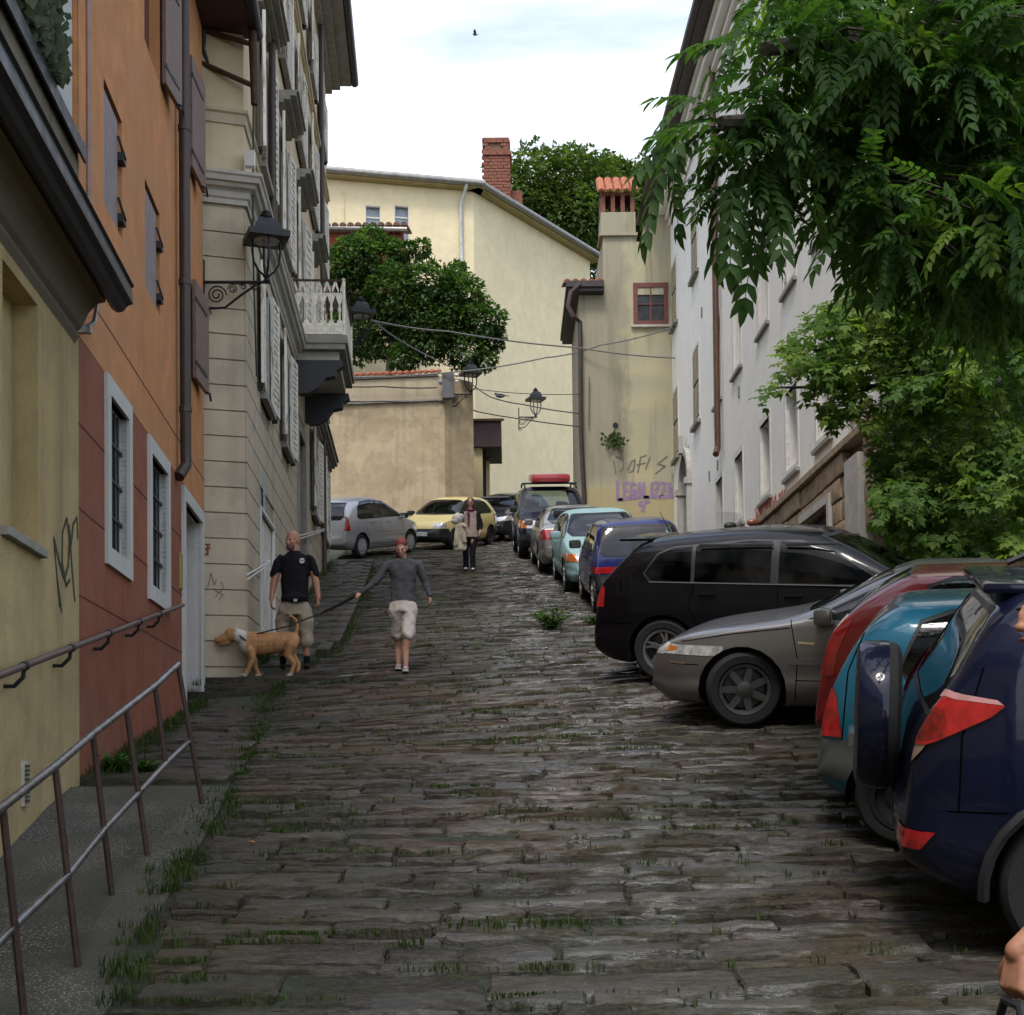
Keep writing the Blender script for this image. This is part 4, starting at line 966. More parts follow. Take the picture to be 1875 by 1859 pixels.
# ---------------------------------------------------------------- garden wall with tile coping
GWM = plaster('tan_garden_wall', (0.44, 0.35, 0.225), (0.17, 0.145, 0.11), 0.75, 0.2, 0.5, blot=(0.50, 0.415, 0.28), blot_amt=.6, cracks=.55)
B0 = P(560, 900, 44.5); B1 = P(815, 900, 44.0); B2 = P(868, 900, 44.7)
G1_ = Frame((B0.x, B0.y), (B1.x, B1.y), (0, -1)); G2_ = Frame((B1.x, B1.y), (B2.x, B2.y), (.6, -1))
gwt = thing('garden_wall', 'high cracked tan garden wall with red tile coping', 'wall', (B1.x - 2, 44.6, zr(-4, 44.5)))
zt1 = G1_.hit(700, 694)[1]
m = MB()
for fr_ in (G1_, G2_):
    m.quad(fr_.at(0, 0, 4), fr_.at(fr_.len, 0, 4), fr_.at(fr_.len, 0, zt1), fr_.at(0, 0, zt1)); m.quad(fr_.at(0, 0, zt1), fr_.at(fr_.len, 0, zt1), fr_.at(fr_.len, -.5, zt1), fr_.at(0, -.5, zt1))
m.quad(G2_.at(G2_.len, 0, 4), G2_.at(G2_.len, -.5, 4), G2_.at(G2_.len, -.5, zt1), G2_.at(G2_.len, 0, zt1)); m.build('wall', GWM, gwt)
zb = G1_.hit(700, 735)[1]; MB().box(0, G1_.len + .02, .001, .04, zb, zt1 - .02, G1_.M).build('upper_band', plaster('pale_band', (.44, .37, .26), amt=.5), gwt)
MB().box(0, G1_.len, .0, .09, zb - .07, zb - .005, G1_.M).build('ledge', STONEG, gwt)
MB().box(-.02, G1_.len - .2, -.5, .1, zt1 + .001, zt1 + .07, G1_.M).build('coping', STONEG, gwt)
tm = MB().prism([(-.1, 0), (-.075, .065), (0, .095), (.075, .065), (.1, 0), (.07, 0), (0, .06), (-.07, 0)], -.55, .06).mesh('coping_tile'); tm.materials.append(TERRA)
k = 0
while k < G1_.len - .3:
    o = bpy.data.objects.new('coping_tile', tm); COL.objects.link(o); o.matrix_basis = G1_.M @ Matrix.Translation((k + .1, .1, zt1 + .08)) @ Matrix.Rotation(R(-20), 4, 'X'); attach(o, gwt); k += .205
# portico beside the wall
po = thing('gate_porch', 'small gate porch with cream pillars and dark red timber roof', 'porch', P(885, 980, 47))
PIL = plaster('cream_pillar', (.66, .56, .33), amt=.3)
for px0, px1, dd in ((866, 884, 46.5), (888, 897, 48.5)):
    a = P(px0, 905, dd); b = P(px1, 905, dd); zt_ = P(875, 800, dd).z
    MB().box(a.x, b.x, dd, dd + .4, zr(0, dd) - .3, zt_, None, .01).build('pillar', PIL, po); MB().box(a.x - .05, b.x + .05, dd - .05, dd + .45, zt_ - .16, zt_, None, .01).build('capital', PIL, po)
a = P(866, 790, 46.3); b = P(918, 790, 46.3)
MB().box(a.x, b.x, 46.3, 49, P(880, 818, 46.3).z, P(880, 770, 46.3).z).build('roof_fascia', plain('dark_redbrown_timber', (.045, .022, .025), .6), po)
m = MB(); m.add([V((a.x - .1, 46.2, P(880, 768, 46.3).z)), V((b.x + .1, 46.2, P(880, 768, 46.3).z)), V((b.x + .05, 47.5, P(880, 756, 46.3).z)), V((a.x, 47.5, P(880, 756, 46.3).z)), V((a.x - .1, 46.2, P(880, 772, 46.3).z)), V((b.x + .1, 46.2, P(880, 772, 46.3).z))], [(0, 1, 2, 3), (0, 1, 5, 4)]); m.build('roof', plain('rusty_roof_sheet', (.14, .075, .05), .8, var=.4), po)
MB().box(P(884, 850, 47).x, P(890, 850, 47).x, 47, 47.1, zr(0, 47), P(885, 820, 47).z).build('gap_shade_panel', DARKIN, po)  # dark panel stands in for the shade in the gap between the pillars
t = thing('barrier_bar', 'dark horizontal bar by the cream gate pillar', 'bar', P(880, 990, 43.5))
MB().tube([P(862, 913, 43.5), P(932, 911, 43.5), P(935, 916, 43.5)], .045, 6).build('bar', IRON, t); MB().tube([P(866, 913, 43.5), V((P(866, 913, 43.5).x, 43.5, zr(-1, 43.5)))], .04, 6).build('post', IRON, t)
# small red house behind the shrub
rh = thing('red_house', 'small red walled house with tiled roof behind the shrub', 'house', P(670, 480, 48.5))
a = P(560, 430, 48); b = P(738, 430, 48); zt_ = P(700, 425, 48).z
MB().box(a.x, b.x, 48, 50.5, zt_ - 2.2, zt_).build('wall', plaster('red_render', (.2, .05, .035), amt=.3), rh)
MB().tube([V((a.x - .1, 47.75, zt_ + .1)), V((b.x + .15, 47.75, zt_ - .02))], .09, 8).build('gutter', plain('zinc', (.30, .29, .27), .5, .6), rh, True)
k = a.x
while k < b.x + .2:
    MB().prism([(-.12, 0), (-.09, .08), (0, .12), (.09, .08), (.12, 0)], -.1, 2.4, Matrix.Translation((k, 47.75, zt_ + .12)) @ Matrix.Rotation(R(14), 4, 'X')).build('roof_tile', TERRAD, rh, True); k += .26
# ---------------------------------------------------------------- white building on the right
WHB = plaster('white_render', (0.84, 0.81, 0.745), (0.54, 0.50, 0.43), 0.25, 0.06, 0.2, blot=(.78, .755, .69), blot_amt=.5)
WR = Frame((5.4 - .0123 * 19.6, 19.6), (5.4 - .0123 * 43.5, 43.5), (-1, 0))
wb = thing('white_building', 'long white plastered building with rows of recessed windows', 'building', (7, 31, zr(5, 31)))
def wu(px): return WR.u_of_px(px)
rows = [(5.3, 6.72), (8.68, 10.5), (12.3, 14.1)]
wins = []
for d in (33.6, 30.9, 27.9, 25.4, 22.95, 20.6):
    u = WR.u_of_d(d)
    for z0, z1 in rows: wins.append((u - .48, u + .48, z0, z1))
arch = (WR.u_of_d(38.4), WR.u_of_d(40.0), 5.0, 8.7)
m = MB(); wall_holes(m, WR, 0, WR.len, 0, 16.4, wins + [arch], .3)
m.quad(WR.at(0, 0, 0), WR.at(0, -8, 0), WR.at(0, -8, 16.4), WR.at(0, 0, 16.4)); m.build('wall', WHB, wb)
SUR = plaster('pale_window_stone', (0.70, 0.67, 0.61), amt=.2, var=.06)
for a, b, c, d in wins:
    f = frame_ring(WR, a, b, c, d, .13, -.05, .012, True).build('window_frame', SUR, wb)
    rv = MB(); rv.box(b - .015, b - .002, -.3, -.05, c, d, WR.M); rv.box(a + .002, a + .015, -.3, -.05, c, d, WR.M); rv.box(a, b, -.3, -.05, d - .015, d - .002, WR.M); rv.box(a, b, -.3, -.05, c + .002, c + .015, WR.M); rv.build('reveal', SUR, f)
    MB().box(a, b, -.3, -.28, c, d, WR.M).build('pane', plain('dim_glass', (.06, .065, .07), .1), f)
    MB().box((a + b) / 2 - .03, (a + b) / 2 + .03, -.279, -.25, c, d, WR.M).build('mullion', WHITE, f)
    MB().box(a - .16, b + .16, .0, .07, c - .2, c - .132, WR.M).build('window_sill', STONEG, f)
LOUV = plain('cream_louvre', (.46, .41, .28), .7, var=.15)
for dd in (37.0, 41.2):
    for z0, z1 in (rows[1][0] + .3, rows[1][1] + .35), (12.9, 14.6):
        u = WR.u_of_d(dd); f = frame_ring(WR, u - .5, u + .5, z0, z1, .1, .001, .03).build('shuttered_window', SUR, wb)
        MB().box(u - .5, u + .5, .002, .012, z0, z1, WR.M).build('shutter_backing', plain('louvre_shadow_wood', (.12, .10, .07), .8), f)
        for s in (-1, 1):
            for zz in (z0, (z0 + z1) / 2):
                lm = MB(); n = 9; h_ = (z1 - z0) / 2
                for q in range(n): lm.box(u + (.03 if s > 0 else -.47), u + (.47 if s > 0 else -.03), .012, .045, zz + .06 + (h_ - .1) * q / n, zz + .06 + (h_ - .1) * (q + .55) / n, WR.M)
                lm.build('shutter_leaf', LOUV, f)
        MB().box(u - .62, u + .62, .0, .12, z0 - .2, z0 - .1, WR.M).build('window_sill', STONEG, f)
# arched stone doorway
a, b, c, d = arch; um = (a + b) / 2; r0 = (b - a) / 2
f = MB().box(a, b, -.3, -.25, c, 8.7, WR.M).build('door', plain('grey_door', (.13, .12, .11), .6), wb)
for j0, j1 in ((a - .18, a), (b, b + .18)):
    MB().box(j0, j1, -.1, .14, c, 7.55, WR.M).build('door_jamb', STONEW, f); MB().box(j0 - .05, j1 + .05, -.1, .2, 7.551, 7.72, WR.M).build('capital', STONEW, f)
m = MB(); n = 12; pr = [(um + (r0 + .0) * math.cos(math.pi * i / n), 7.72 + r0 * 1.0 * math.sin(math.pi * i / n)) for i in range(n + 1)]; po_ = [(um + (r0 + .2) * math.cos(math.pi * i / n), 7.72 + (r0 + .2) * math.sin(math.pi * i / n)) for i in range(n + 1)]
for i in range(n): m.add([WR.at(pr[i][0], .12, pr[i][1]), WR.at(pr[i + 1][0], .12, pr[i + 1][1]), WR.at(po_[i + 1][0], .12, po_[i + 1][1]), WR.at(po_[i][0], .12, po_[i][1]), WR.at(pr[i][0], -.2, pr[i][1]), WR.at(pr[i + 1][0], -.2, pr[i + 1][1]), WR.at(po_[i + 1][0], 0, po_[i + 1][1]), WR.at(po_[i][0], 0, po_[i][1])], [(0, 1, 2, 3), (0, 1, 5, 4), (3, 2, 6, 7)])
m.build('arch', STONEW, f)
sp = MB(); cor = [(a, 8.72), (b, 8.72)]; sp.add([WR.at(um, .004, 7.72)] , []) if False else None
for sgn in (0, 1):
    pts = [WR.at(a if sgn == 0 else b, .003, 8.701)] + [WR.at(x, .003, z) for x, z in (pr[n // 2:] if sgn == 0 else pr[:n // 2 + 1][::-1])]
    sp.add(pts, [tuple(range(len(pts)))])
sp.build('spandrel', WHB, f)
MB().box(um - .14, um + .14, .1, .22, 8.55, 9.05, WR.M, .02).build('keystone', STONEW, f)
# cornice, eave, downpipe
moulding(WR, -.3, WR.len, 16.0, [(.2, .06), (.15, .16), (.2, .34), (.12, .42)], WHB, 'cornice', wb)
m = MB(); m.box(-.4, WR.len + .2, -8, .7, 16.68, 16.8, WR.M); m.tube([WR.at(-.4, .75, 16.8), WR.at(WR.len + .2, .75, 16.8)], .11, 10); m.build('eave', plain('dark_brown_eave', (.05, .035, .035), .6), wb)
ud = WR.u_of_d(33.4); ud = wu(1331); m = MB(); m.tube([WR.at(ud, .12, 16.6), WR.at(ud, .12, 7.5), WR.at(ud, .12, 7.35), WR.at(ud - .2, .2, 7.15)], .075, 10); m.build('downpipe', plain('copper_brown_pipe', (.13, .062, .04), .45, .3), wb, True)
for px, py in ((1286, 572), (1354, 718), (1315, 852), (1300, 872), (1570, 822)):
    u, z = WR.hit(px, py); MB().box(u - .05, u + .05, .0, .03, z - .12, z + .12, WR.M).build('wall_vent', plain('vent_grey', (.2, .19, .18), .7), wb)
# rusticated stone base: a bed and single blocks
zt_ = 4.62; rr = random.Random(4)
bed = MB().box(-.2, WR.u_of_d(33), .0, .05, 0, zt_, WR.M).build('stone_base', plain('base_mortar', (.15, .11, .075), .9), wb)
RUS = plain('tan_rusticated_stone', (0.34, 0.245, 0.155), .9, var=.4, vs=7, bump=.8, bs=28)
z = zt_
MB().box(-.25, WR.u_of_d(33.2), .0, .24, zt_ - .0, zt_ + .12, WR.M, .015).build('base_coping', RUS, wb)
row = 0; holes = [(wu(1533), wu(1508), 3.0, 4.05)]
ws = sorted([wu(1495), wu(1545)]); dsu = sorted([wu(1586), wu(1612)])
while z > 1.2:
    h = .34; u = -.1 - rr.random() * .4
    while u < WR.u_of_d(33):
        l = rr.uniform(.5, .8); zlow = z - h
        um = u + l / 2; dd = 19.6 + um
        if z > zr(5, dd) and not (ws[0] - .1 < um < ws[1] + .1 and z < 4.25) and not (dsu[0] - .2 < um < dsu[1] + .2):
            bq = MB().box(u + .01, u + l - .012, .03, .17 + rr.uniform(-.02, .03), zlow + .012, z - .012, WR.M, .035).build('stone_block', RUS, bed, True)
        u += l
    z -= h
f = frame_ring(WR, ws[0], ws[1], 2.2, 4.0, .14, .0, .22).build('base_window', STONEW, wb); MB().box(ws[0], ws[1], .05, .06, 2.2, 4.0, WR.M).build('pane', DARKIN, f)
f = MB().box(dsu[0], dsu[1], .03, .26, 1.0, 4.35, WR.M, .01).build('gate_post', STONEW, wb)
# graffiti: flat painted strokes laid on the walls
def strokes(fr, lines, wd, mat, out, name, label, group=None):
    m = MB(); c = fr.at(0, out, 0)
    first = None
    for ln in lines:
        pts = [fr.hit(x, y) for x, y in ln]
        for i in range(len(pts) - 1):
            p, q = V(pts[i]), V(pts[i + 1]); t_ = (q - p)
            if t_.length < 1e-6: continue
            t_.normalize(); nn = V((-t_.y, t_.x)) * wd; p = p - t_ * wd * .5; q = q + t_ * wd * .5; o = out + .0006 * (len(m.f) % 7)
            m.add([fr.at(p.x + nn.x, o, p.y + nn.y), fr.at(p.x - nn.x, o, p.y - nn.y), fr.at(q.x - nn.x, o, q.y - nn.y), fr.at(q.x + nn.x, o, q.y + nn.y)], [(0, 1, 2, 3)])
            first = first or fr.at(p.x, out, p.y)
    return tag(m.build(name, mat), label, 'graffiti', group)
def arc(cx, cy, rx, ry, a0, a1, n=10): return [(cx + rx * math.cos(R(a0 + (a1 - a0) * i / n)), cy + ry * math.sin(R(a0 + (a1 - a0) * i / n))) for i in range(n + 1)]
strokes(OW, [[(98, 985), (104, 1060), (109, 1110)], [(98, 985), (108, 1030), (117, 1060), (124, 1035), (126, 985), (121, 950), (114, 975), (113, 1030), (120, 1072), (127, 1062)], [(126, 962), (130, 1030), (136, 1100)], [(127, 1010), (133, 960), (140, 948), (142, 985)], [(104, 1060), (112, 1120)]], .014, plain('green_black_spray', (.03, .045, .03), .7), .004, 'graffiti', 'dark green looping spray tag on the yellow stucco wall')
GL = dict(L=[[(0, 0), (0, 1), (.8, 1)]], E=[[(.8, 0), (0, 0), (0, 1), (.8, 1)], [(0, .5), (.6, .5)]], G=[[(.9, .1), (.2, 0), (0, .5), (.2, 1), (.9, .9), (.9, .55), (.5, .55)]], A=[[(0, 1), (.4, 0), (.8, 1)], [(.15, .65), (.65, .65)]], I=[[(.3, 0), (.3, 1)]], Z=[[(0, 0), (.8, 0), (0, 1), (.8, 1)], [(.1, .5), (.7, .5)]])
lines = []; x = 1131
for i, ch_ in enumerate('LEGALIZZA'):
    big = 1.5 if i == 0 else 1.0
    for s in GL[ch_]: lines.append([(x + a * 9.5, 882 + (b * 26 * (1.25 if i == 0 else 1)) + (0 if i == 0 else 3)) for a, b in s])
    x += 12 if ch_ != 'I' else 8
lines += [[(1133, 916), (1180, 910), (1231, 909)], [(1170, 922), (1188, 918), (1172, 924), (1179, 928), (1177, 936)]]
strokes(TF, lines, .05, plain('faded_violet_spray', (.28, .20, .30), .8, var=.3, vs=12), .006, 'graffiti', 'faded violet word sprayed low on the olive house wall')
lines = [[(1123, 842), (1128, 868)], arc(1130, 851, 12, 14, -100, 70), [(1150, 862), (1156, 846), (1163, 842), (1160, 862), (1152, 866)], [(1168, 866), (1173, 838), (1184, 834)], [(1166, 852), (1182, 848)], [(1190, 838), (1182, 860)], [(1222, 836), (1204, 850), (1218, 854), (1200, 868)]]
strokes(TF, lines, .022, plain('grey_spray', (.16, .15, .12), .8), .006, 'graffiti', 'thin grey scrawl on the olive house wall above the violet word')
rr = random.Random(12); lines = []
for i in range(9):
    x = 1384 + i * 6.2; y = 945 - i * 4.1
    ch_ = rr.choice([[(0, 0), (0, 22), (5, 20)], [(0, 22), (2, 0), (5, 22), (1, 12)], [(5, 2), (0, 6), (5, 14), (0, 22)], [(0, 0), (3, 22), (5, 0)], [(0, 2), (5, 0), (5, 20), (0, 22), (0, 2)]])
    lines.append([(x + a, y + b - 14) for a, b in ch_])
strokes(WR, lines, .036, plain('red_spray', (.5, .10, .08), .8), .014, 'graffiti', 'small red spray lettering on the white building wall')
# ================================================================ trees and shrubs
def rotmats(dirs, ups):
    x = dirs / np.linalg.norm(dirs, axis=1, keepdims=True); y = np.cross(ups, x); y /= np.linalg.norm(y, axis=1, keepdims=True) + 1e-9
    z = np.cross(x, y); return np.stack([x, y, z], 2)
def scatter(tv, tf, pos, dirs, ups, scale):
    M_ = rotmats(dirs, ups); v = np.einsum('kij,nj->kni', M_, tv) * scale[:, None, None] + pos[:, None, :]
    f = tf[None] + (np.arange(len(pos)) * len(tv))[:, None, None]
    return v.reshape(-1, 3), f.reshape(-1, tf.shape[1])
def frond(npair=7, droop=.35, ll=.30, seed=0):
    """a pinnate leaf: rachis along +x with pairs of drooping leaflets and one at the tip"""
    r_ = np.random.default_rng(seed); vs = []; fs = []
    def rz(s): return -droop * s * s
    def leaflet(c, d, l, w_):
        d = d / np.linalg.norm(d); sd = np.cross(d, [0, 0, 1]); sd /= np.linalg.norm(sd); o = len(vs)
        up = np.cross(sd, d)
        vs.extend([c, c + d * l * .32 + sd * w_ * .5 + up * l * .05, c + d * l * .36 - up * l * .02, c + d * l * .32 - sd * w_ * .5 + up * l * .05, c + d * l * .72 + sd * w_ * .30 - up * l * .03, c + d * l * .72 - sd * w_ * .30 - up * l * .03, c + d * l - up * l * .16])
        fs.extend([(o, o + 1, o + 2), (o, o + 2, o + 3), (o + 1, o + 4, o + 2), (o + 2, o + 5, o + 3), (o + 2, o + 4, o + 6), (o + 2, o + 6, o + 5)])
    for k in range(npair):
        s = .22 + .74 * k / (npair - 1)
        for sg in (-1, 1):
            c = np.array([s + r_.normal(0, .008), 0, rz(s)]); d = np.array([.55 + .5 * s, sg * (1.0 - .25 * s), -.35 - .9 * droop * s + r_.normal(0, .12)])
            leaflet(c, d, ll * (1.0 - .25 * abs(s - .5)) * r_.uniform(.85, 1.12), .115)
    leaflet(np.array([1, 0, rz(1)]), np.array([1, 0, -.6 - droop]), ll, .115)
    for k in range(4):
        a, b = k / 4, (k + 1) / 4; o = len(vs); vs.extend([np.array([a, -.006, rz(a)]), np.array([a, .006, rz(a)]), np.array([b, .005, rz(b)]), np.array([b, -.005, rz(b)])]); fs.extend([(o, o + 1, o + 2), (o, o + 2, o + 3)])
    return np.array(vs, float), np.array(fs, int)
FR = [frond(6, .25, .32, 1), frond(7, .45, .29, 2), frond(8, .65, .27, 3)]
def crown(name, insts, mat, parent, tmpl):
    """insts: list of (pos, dir, up, scale)"""
    av, af = [], []; o = 0
    for k, (tv, tf) in enumerate(tmpl):
        sub = insts[k::len(tmpl)]
        if not sub: continue
        v, f = scatter(tv, tf, np.array([q[0] for q in sub], float), np.array([q[1] for q in sub], float), np.array([q[2] for q in sub], float), np.array([q[3] for q in sub], float))
        av.append(v); af.append(f + o); o += len(v)
    return obj(name, arr_mesh(name, np.concatenate(av), np.concatenate(af)), mat, parent)
def in_poly(x, y, poly):
    c = False; n = len(poly)
    for i in range(n):
        x1, y1 = poly[i]; x2, y2 = poly[(i + 1) % n]
        if (y1 > y) != (y2 > y) and x < (x2 - x1) * (y - y1) / (y2 - y1) + x1: c = not c
    return c
rt = random.Random(21)
AIL = leafmat('dark_pinnate_leaf', (0.036, 0.085, 0.025), (0.095, 0.175, 0.05), .52)
AILY = leafmat('young_backlit_leaf', (0.08, 0.15, 0.03), (0.16, 0.24, 0.05), .5)  # paler for younger leaves, with backlight put into the colour
BARK = plain('bark', (.075, .062, .05), .9, var=.4, vs=8, bump=.8, bs=25)
base = V((6.5, 8.8, zr(6, 8.8) - .1))
at_ = thing('overhanging_tree', 'tree with long pinnate leaves overhanging the parked cars', 'tree', base)
tr = MB(); tr.tube([base, base + V((-.1, .1, 1.6)), base + V((.1, 0, 3.2)), base + V((-.2, .1, 4.6)), base + V((0, .2, 6.2))], [.24, .2, .17, .13, .07], 12)
limbs = []
main = [(1.8, [(1900, 330, 8.8), (1700, 250, 8.2), (1500, 235, 7.8), (1380, 225, 7.6), (1320, 225, 7.5)]), (2.6, [(1900, 60, 8.6), (1650, 60, 8.0), (1480, 80, 7.7), (1400, 90, 7.5)]), (1.9, [(1900, 420, 8.9), (1720, 360, 8.4), (1560, 330, 8.0), (1430, 300, 7.8), (1350, 330, 7.7)]), (1.3, [(1900, 620, 9.2), (1760, 480, 8.8), (1640, 400, 8.4), (1560, 350, 8.2)]), (3.4, [(1900, -120, 8.6), (1600, -100, 7.9), (1400, -40, 7.4)]), (3.0, [(1950, 0, 9.4), (1750, 120, 9.6), (1600, 160, 9.8)]), (4.3, [(1800, -300, 7.5), (1500, -400, 6.2), (1250, -420, 5.6)]), (4.2, [(1900, -280, 6.4), (1700, -500, 4.9), (1500, -600, 4.3)])]
tips = []
for z0, pl in main:
    pts = [base + V((0, 0, z0))] + [P(*q) for q in pl]
    tr_ = [.085 * (1 - .8 * i / len(pts)) + .008 for i in range(len(pts))]
    MB().tube(pts, tr_, 7).build('limb', BARK, at_, True); limbs.append(pts)
tr.build('trunk', BARK, at_, True)
ins, insy = [], []
def add_fronds(c, outdir, n, sc, lst):
    for _ in range(n):
        d = V((rt.gauss(0, 1), rt.gauss(0, 1), rt.gauss(-.15, .55))).normalized() + outdir * .75
        lst.append((tuple(c + V((rt.gauss(0, .05), rt.gauss(0, .05), rt.gauss(0, .05)))), tuple(d.normalized()), (rt.gauss(0, .25), rt.gauss(0, .25), 1), sc * rt.uniform(.7, 1.15)))
for pts in limbs:
    for i in range(1, len(pts)):
        for s in np.linspace(0, 1, 6):
            c = pts[i - 1].lerp(pts[i], s) if i > 1 else None
            if c is None: continue
            o = V((-.6, -.25, -.1)); add_fronds(c + V((rt.gauss(0, .08), rt.gauss(0, .12), rt.gauss(0, .08))), o, 4, .33, ins)
TP = [(1420, -60), (1400, 60), (1370, 120), (1330, 190), (1330, 240), (1400, 300), (1420, 330), (1500, 330), (1540, 300), (1570, 330), (1600, 370), (1640, 450), (1720, 500), (1950, 540), (1950, -60)]
k = 0; twig = MB()
while k < 235:
    x = 1330 + 600 * (rt.random() ** .75); y = rt.uniform(-60, 560)
    if not in_poly(x, y, TP): continue
    if 1470 < x < 1560 and 170 < y < 265 and rt.random() < .85: continue
    c = P(x, y, rt.uniform(7.3, 9.8)); k += 1
    add_fronds(c, V((-.45, -.3, -.05)), 4 if x < 1580 else 8, .33, insy if rt.random() < .14 else ins)
    j = min((q for pts in limbs for q in pts[1:]), key=lambda q: (q - c).length); twig.tube([j, j.lerp(c, .5) + V((0, 0, .06)), c], [.014, .009, .004], 4)
twig.build('twigs', BARK, at_, kind='stuff')
k = 0; twig = MB()
while k < 190:                                             # the crown goes on past the trunk and over the parked noses
    c = P(rt.uniform(1940, 2750), rt.uniform(-420, 520), rt.uniform(7.2, 10.4)); k += 1
    add_fronds(c, V((rt.uniform(-.4, .4), -.2, -.05)), 8, .38, insy if rt.random() < .12 else ins)
    j = min((q for pts in limbs for q in pts[:3]), key=lambda q: (q - c).length); twig.tube([j, j.lerp(c, .5) + V((0, 0, .06)), c], [.02, .012, .004], 4)
twig.build('twigs', BARK, at_, kind='stuff')
EF = [((1290, 175), (1190, 190)), ((1300, 185), (1200, 165)), ((1265, 215), (1168, 262)), ((1270, 225), (1166, 292)), ((1262, 240), (1150, 335)), ((1255, 240), (1190, 350)), ((1310, 120), (1270, 150)), ((1350, 100), (1285, 120)), ((1380, 60), (1300, 48)), ((1390, 20), (1320, 25)), ((1310, 290), (1240, 320)), ((1335, 310), (1290, 450)), ((1345, 320), (1330, 440)), ((1385, 370), (1378, 512)), ((1370, 360), (1400, 470)), ((1420, 340), (1436, 440)), ((1440, 330), (1405, 430)), ((1500, 330), (1470, 445)), ((1570, 400), (1478, 440)), ((1560, 330), (1540, 440)), ((1600, 400), (1530, 500)), ((1620, 430), (1580, 520)), ((1300, 230), (1225, 300)), ((1400, 280), (1330, 380)), ((1460, 280), (1440, 380))]
for a, b in EF:
    d0 = rt.uniform(7.3, 7.9); p, q = P(*a, d0), P(*b, d0 - rt.uniform(-.1, .25)); l = (q - p).length
    ins.append((tuple(p), tuple((q - p + V((0, 0, .12 * l))).normalized()), (rt.gauss(0, .3), -.4, 1), l / 1.02))
random.Random(2).shuffle(ins)
crown('crown', ins, AIL, at_, FR); crown('pale_lit_leaves', insy, AILY, at_, FR)
# maple-like tree filling the bank behind the cars
def palm_leaf():
    vs = [(0, 0, 0)]; fs = []
    for a, l in ((0, .62), (48, .5), (-48, .5), (95, .34), (-95, .34)):
        c = np.array([.38, 0, 0]) if abs(a) < 90 else np.array([.2, 0, 0]); d = np.array([math.cos(R(a)), math.sin(R(a)), -.25]); s = np.array([-math.sin(R(a)), math.cos(R(a)), 0]); o = len(vs)
        vs += [tuple(c), tuple(c + d * l * .45 + s * l * .30 + [0, 0, .05]), tuple(c + d * l), tuple(c + d * l * .5 - s * l * .26 + [0, 0, .05])]
        fs += [(o, o + 1, o + 2), (o, o + 2, o + 3)]
    return np.array(vs, float), np.array(fs, int)
PL = palm_leaf()
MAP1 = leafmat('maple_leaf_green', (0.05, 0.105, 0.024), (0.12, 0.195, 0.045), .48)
MAP2 = leafmat('maple_leaf_yellowgreen', (0.13, 0.21, 0.04), (0.24, 0.31, 0.075), .55)  # paler leaf for the bright edge and front, light put into the colour
mb_ = V((7.4, 19.4, zr(6, 19) - .1)); mt = thing('bank_tree', 'dense yellow green broadleaf tree behind the parked cars', 'tree', mb_)
tk = MB(); tk.tube([mb_, mb_ + V((-.2, 0, 1.5)), mb_ + V((0, -.2, 3)), mb_ + V((-.3, -.3, 4.8))], [.22, .18, .14, .08], 10); tk.build('trunk', BARK, mt, True)
for q in ((1480, 640, 16.6), (1420, 710, 16.4), (1600, 560, 17), (1640, 800, 17.5), (1750, 700, 17), (1850, 850, 17), (1560, 720, 16.8), (1850, 600, 16.5)):
    e_ = P(*q); s0 = mb_ + V((-.1, -.1, rt.uniform(1.4, 3.6))); MB().tube([s0, s0.lerp(e_, .5) + V((0, 0, .35)), e_], [.07, .045, .012], 6).build('limb', BARK, mt, True)
BP = [(1385, 735), (1392, 700), (1420, 655), (1450, 600), (1470, 570), (1515, 548), (1560, 515), (1590, 440), (1660, 330), (1790, 300), (1900, 280), (1900, 1090), (1615, 1090), (1598, 930), (1600, 830), (1580, 770), (1545, 770), (1525, 790), (1500, 745), (1430, 715), (1410, 745)]
i1, i2 = [], []; n = 0
cl = []
while len(cl) < 210:
    x, y = rt.uniform(1385, 1900), rt.uniform(290, 1090)
    if in_poly(x, y, BP): cl.append((x, y, rt.uniform(15.6, 19.2) if x > 1600 else rt.uniform(16, 17.4), rt.uniform(22, 60)))
while n < 13500:
    cx_, cy_, cd, cr_ = rt.choice(cl); a = rt.uniform(0, 6.28); r_ = cr_ * (rt.random() ** .4)
    x = cx_ + math.cos(a) * r_; y = cy_ + math.sin(a) * r_ * .75
    if not in_poly(x, y, BP): continue
    c = P(x, y, cd + rt.gauss(0, .35)); d = V((rt.gauss(-.3, .8), rt.gauss(-.5, .7), rt.gauss(-.55, .35))).normalized(); n += 1
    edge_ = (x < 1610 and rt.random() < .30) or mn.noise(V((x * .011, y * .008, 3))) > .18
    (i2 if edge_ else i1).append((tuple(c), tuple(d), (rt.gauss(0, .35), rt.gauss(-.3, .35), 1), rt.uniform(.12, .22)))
for _ in range(6200):                                      # outer layer over the cars, sunlight put in as paler leaves
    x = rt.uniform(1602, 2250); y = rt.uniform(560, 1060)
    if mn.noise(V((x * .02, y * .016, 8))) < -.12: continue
    c = P(x, y, rt.uniform(15.9, 16.7)); i2.append((tuple(c), tuple(V((rt.gauss(-.2, .7), rt.gauss(-.6, .5), rt.gauss(-.6, .3)))), (rt.gauss(0, .35), rt.gauss(-.4, .3), 1), rt.uniform(.11, .19))) if rt.random() < .45 else i1.append((tuple(c), tuple(V((rt.gauss(-.2, .7), rt.gauss(-.6, .5), rt.gauss(-.6, .3)))), (rt.gauss(0, .35), rt.gauss(-.4, .3), 1), rt.uniform(.11, .19)))
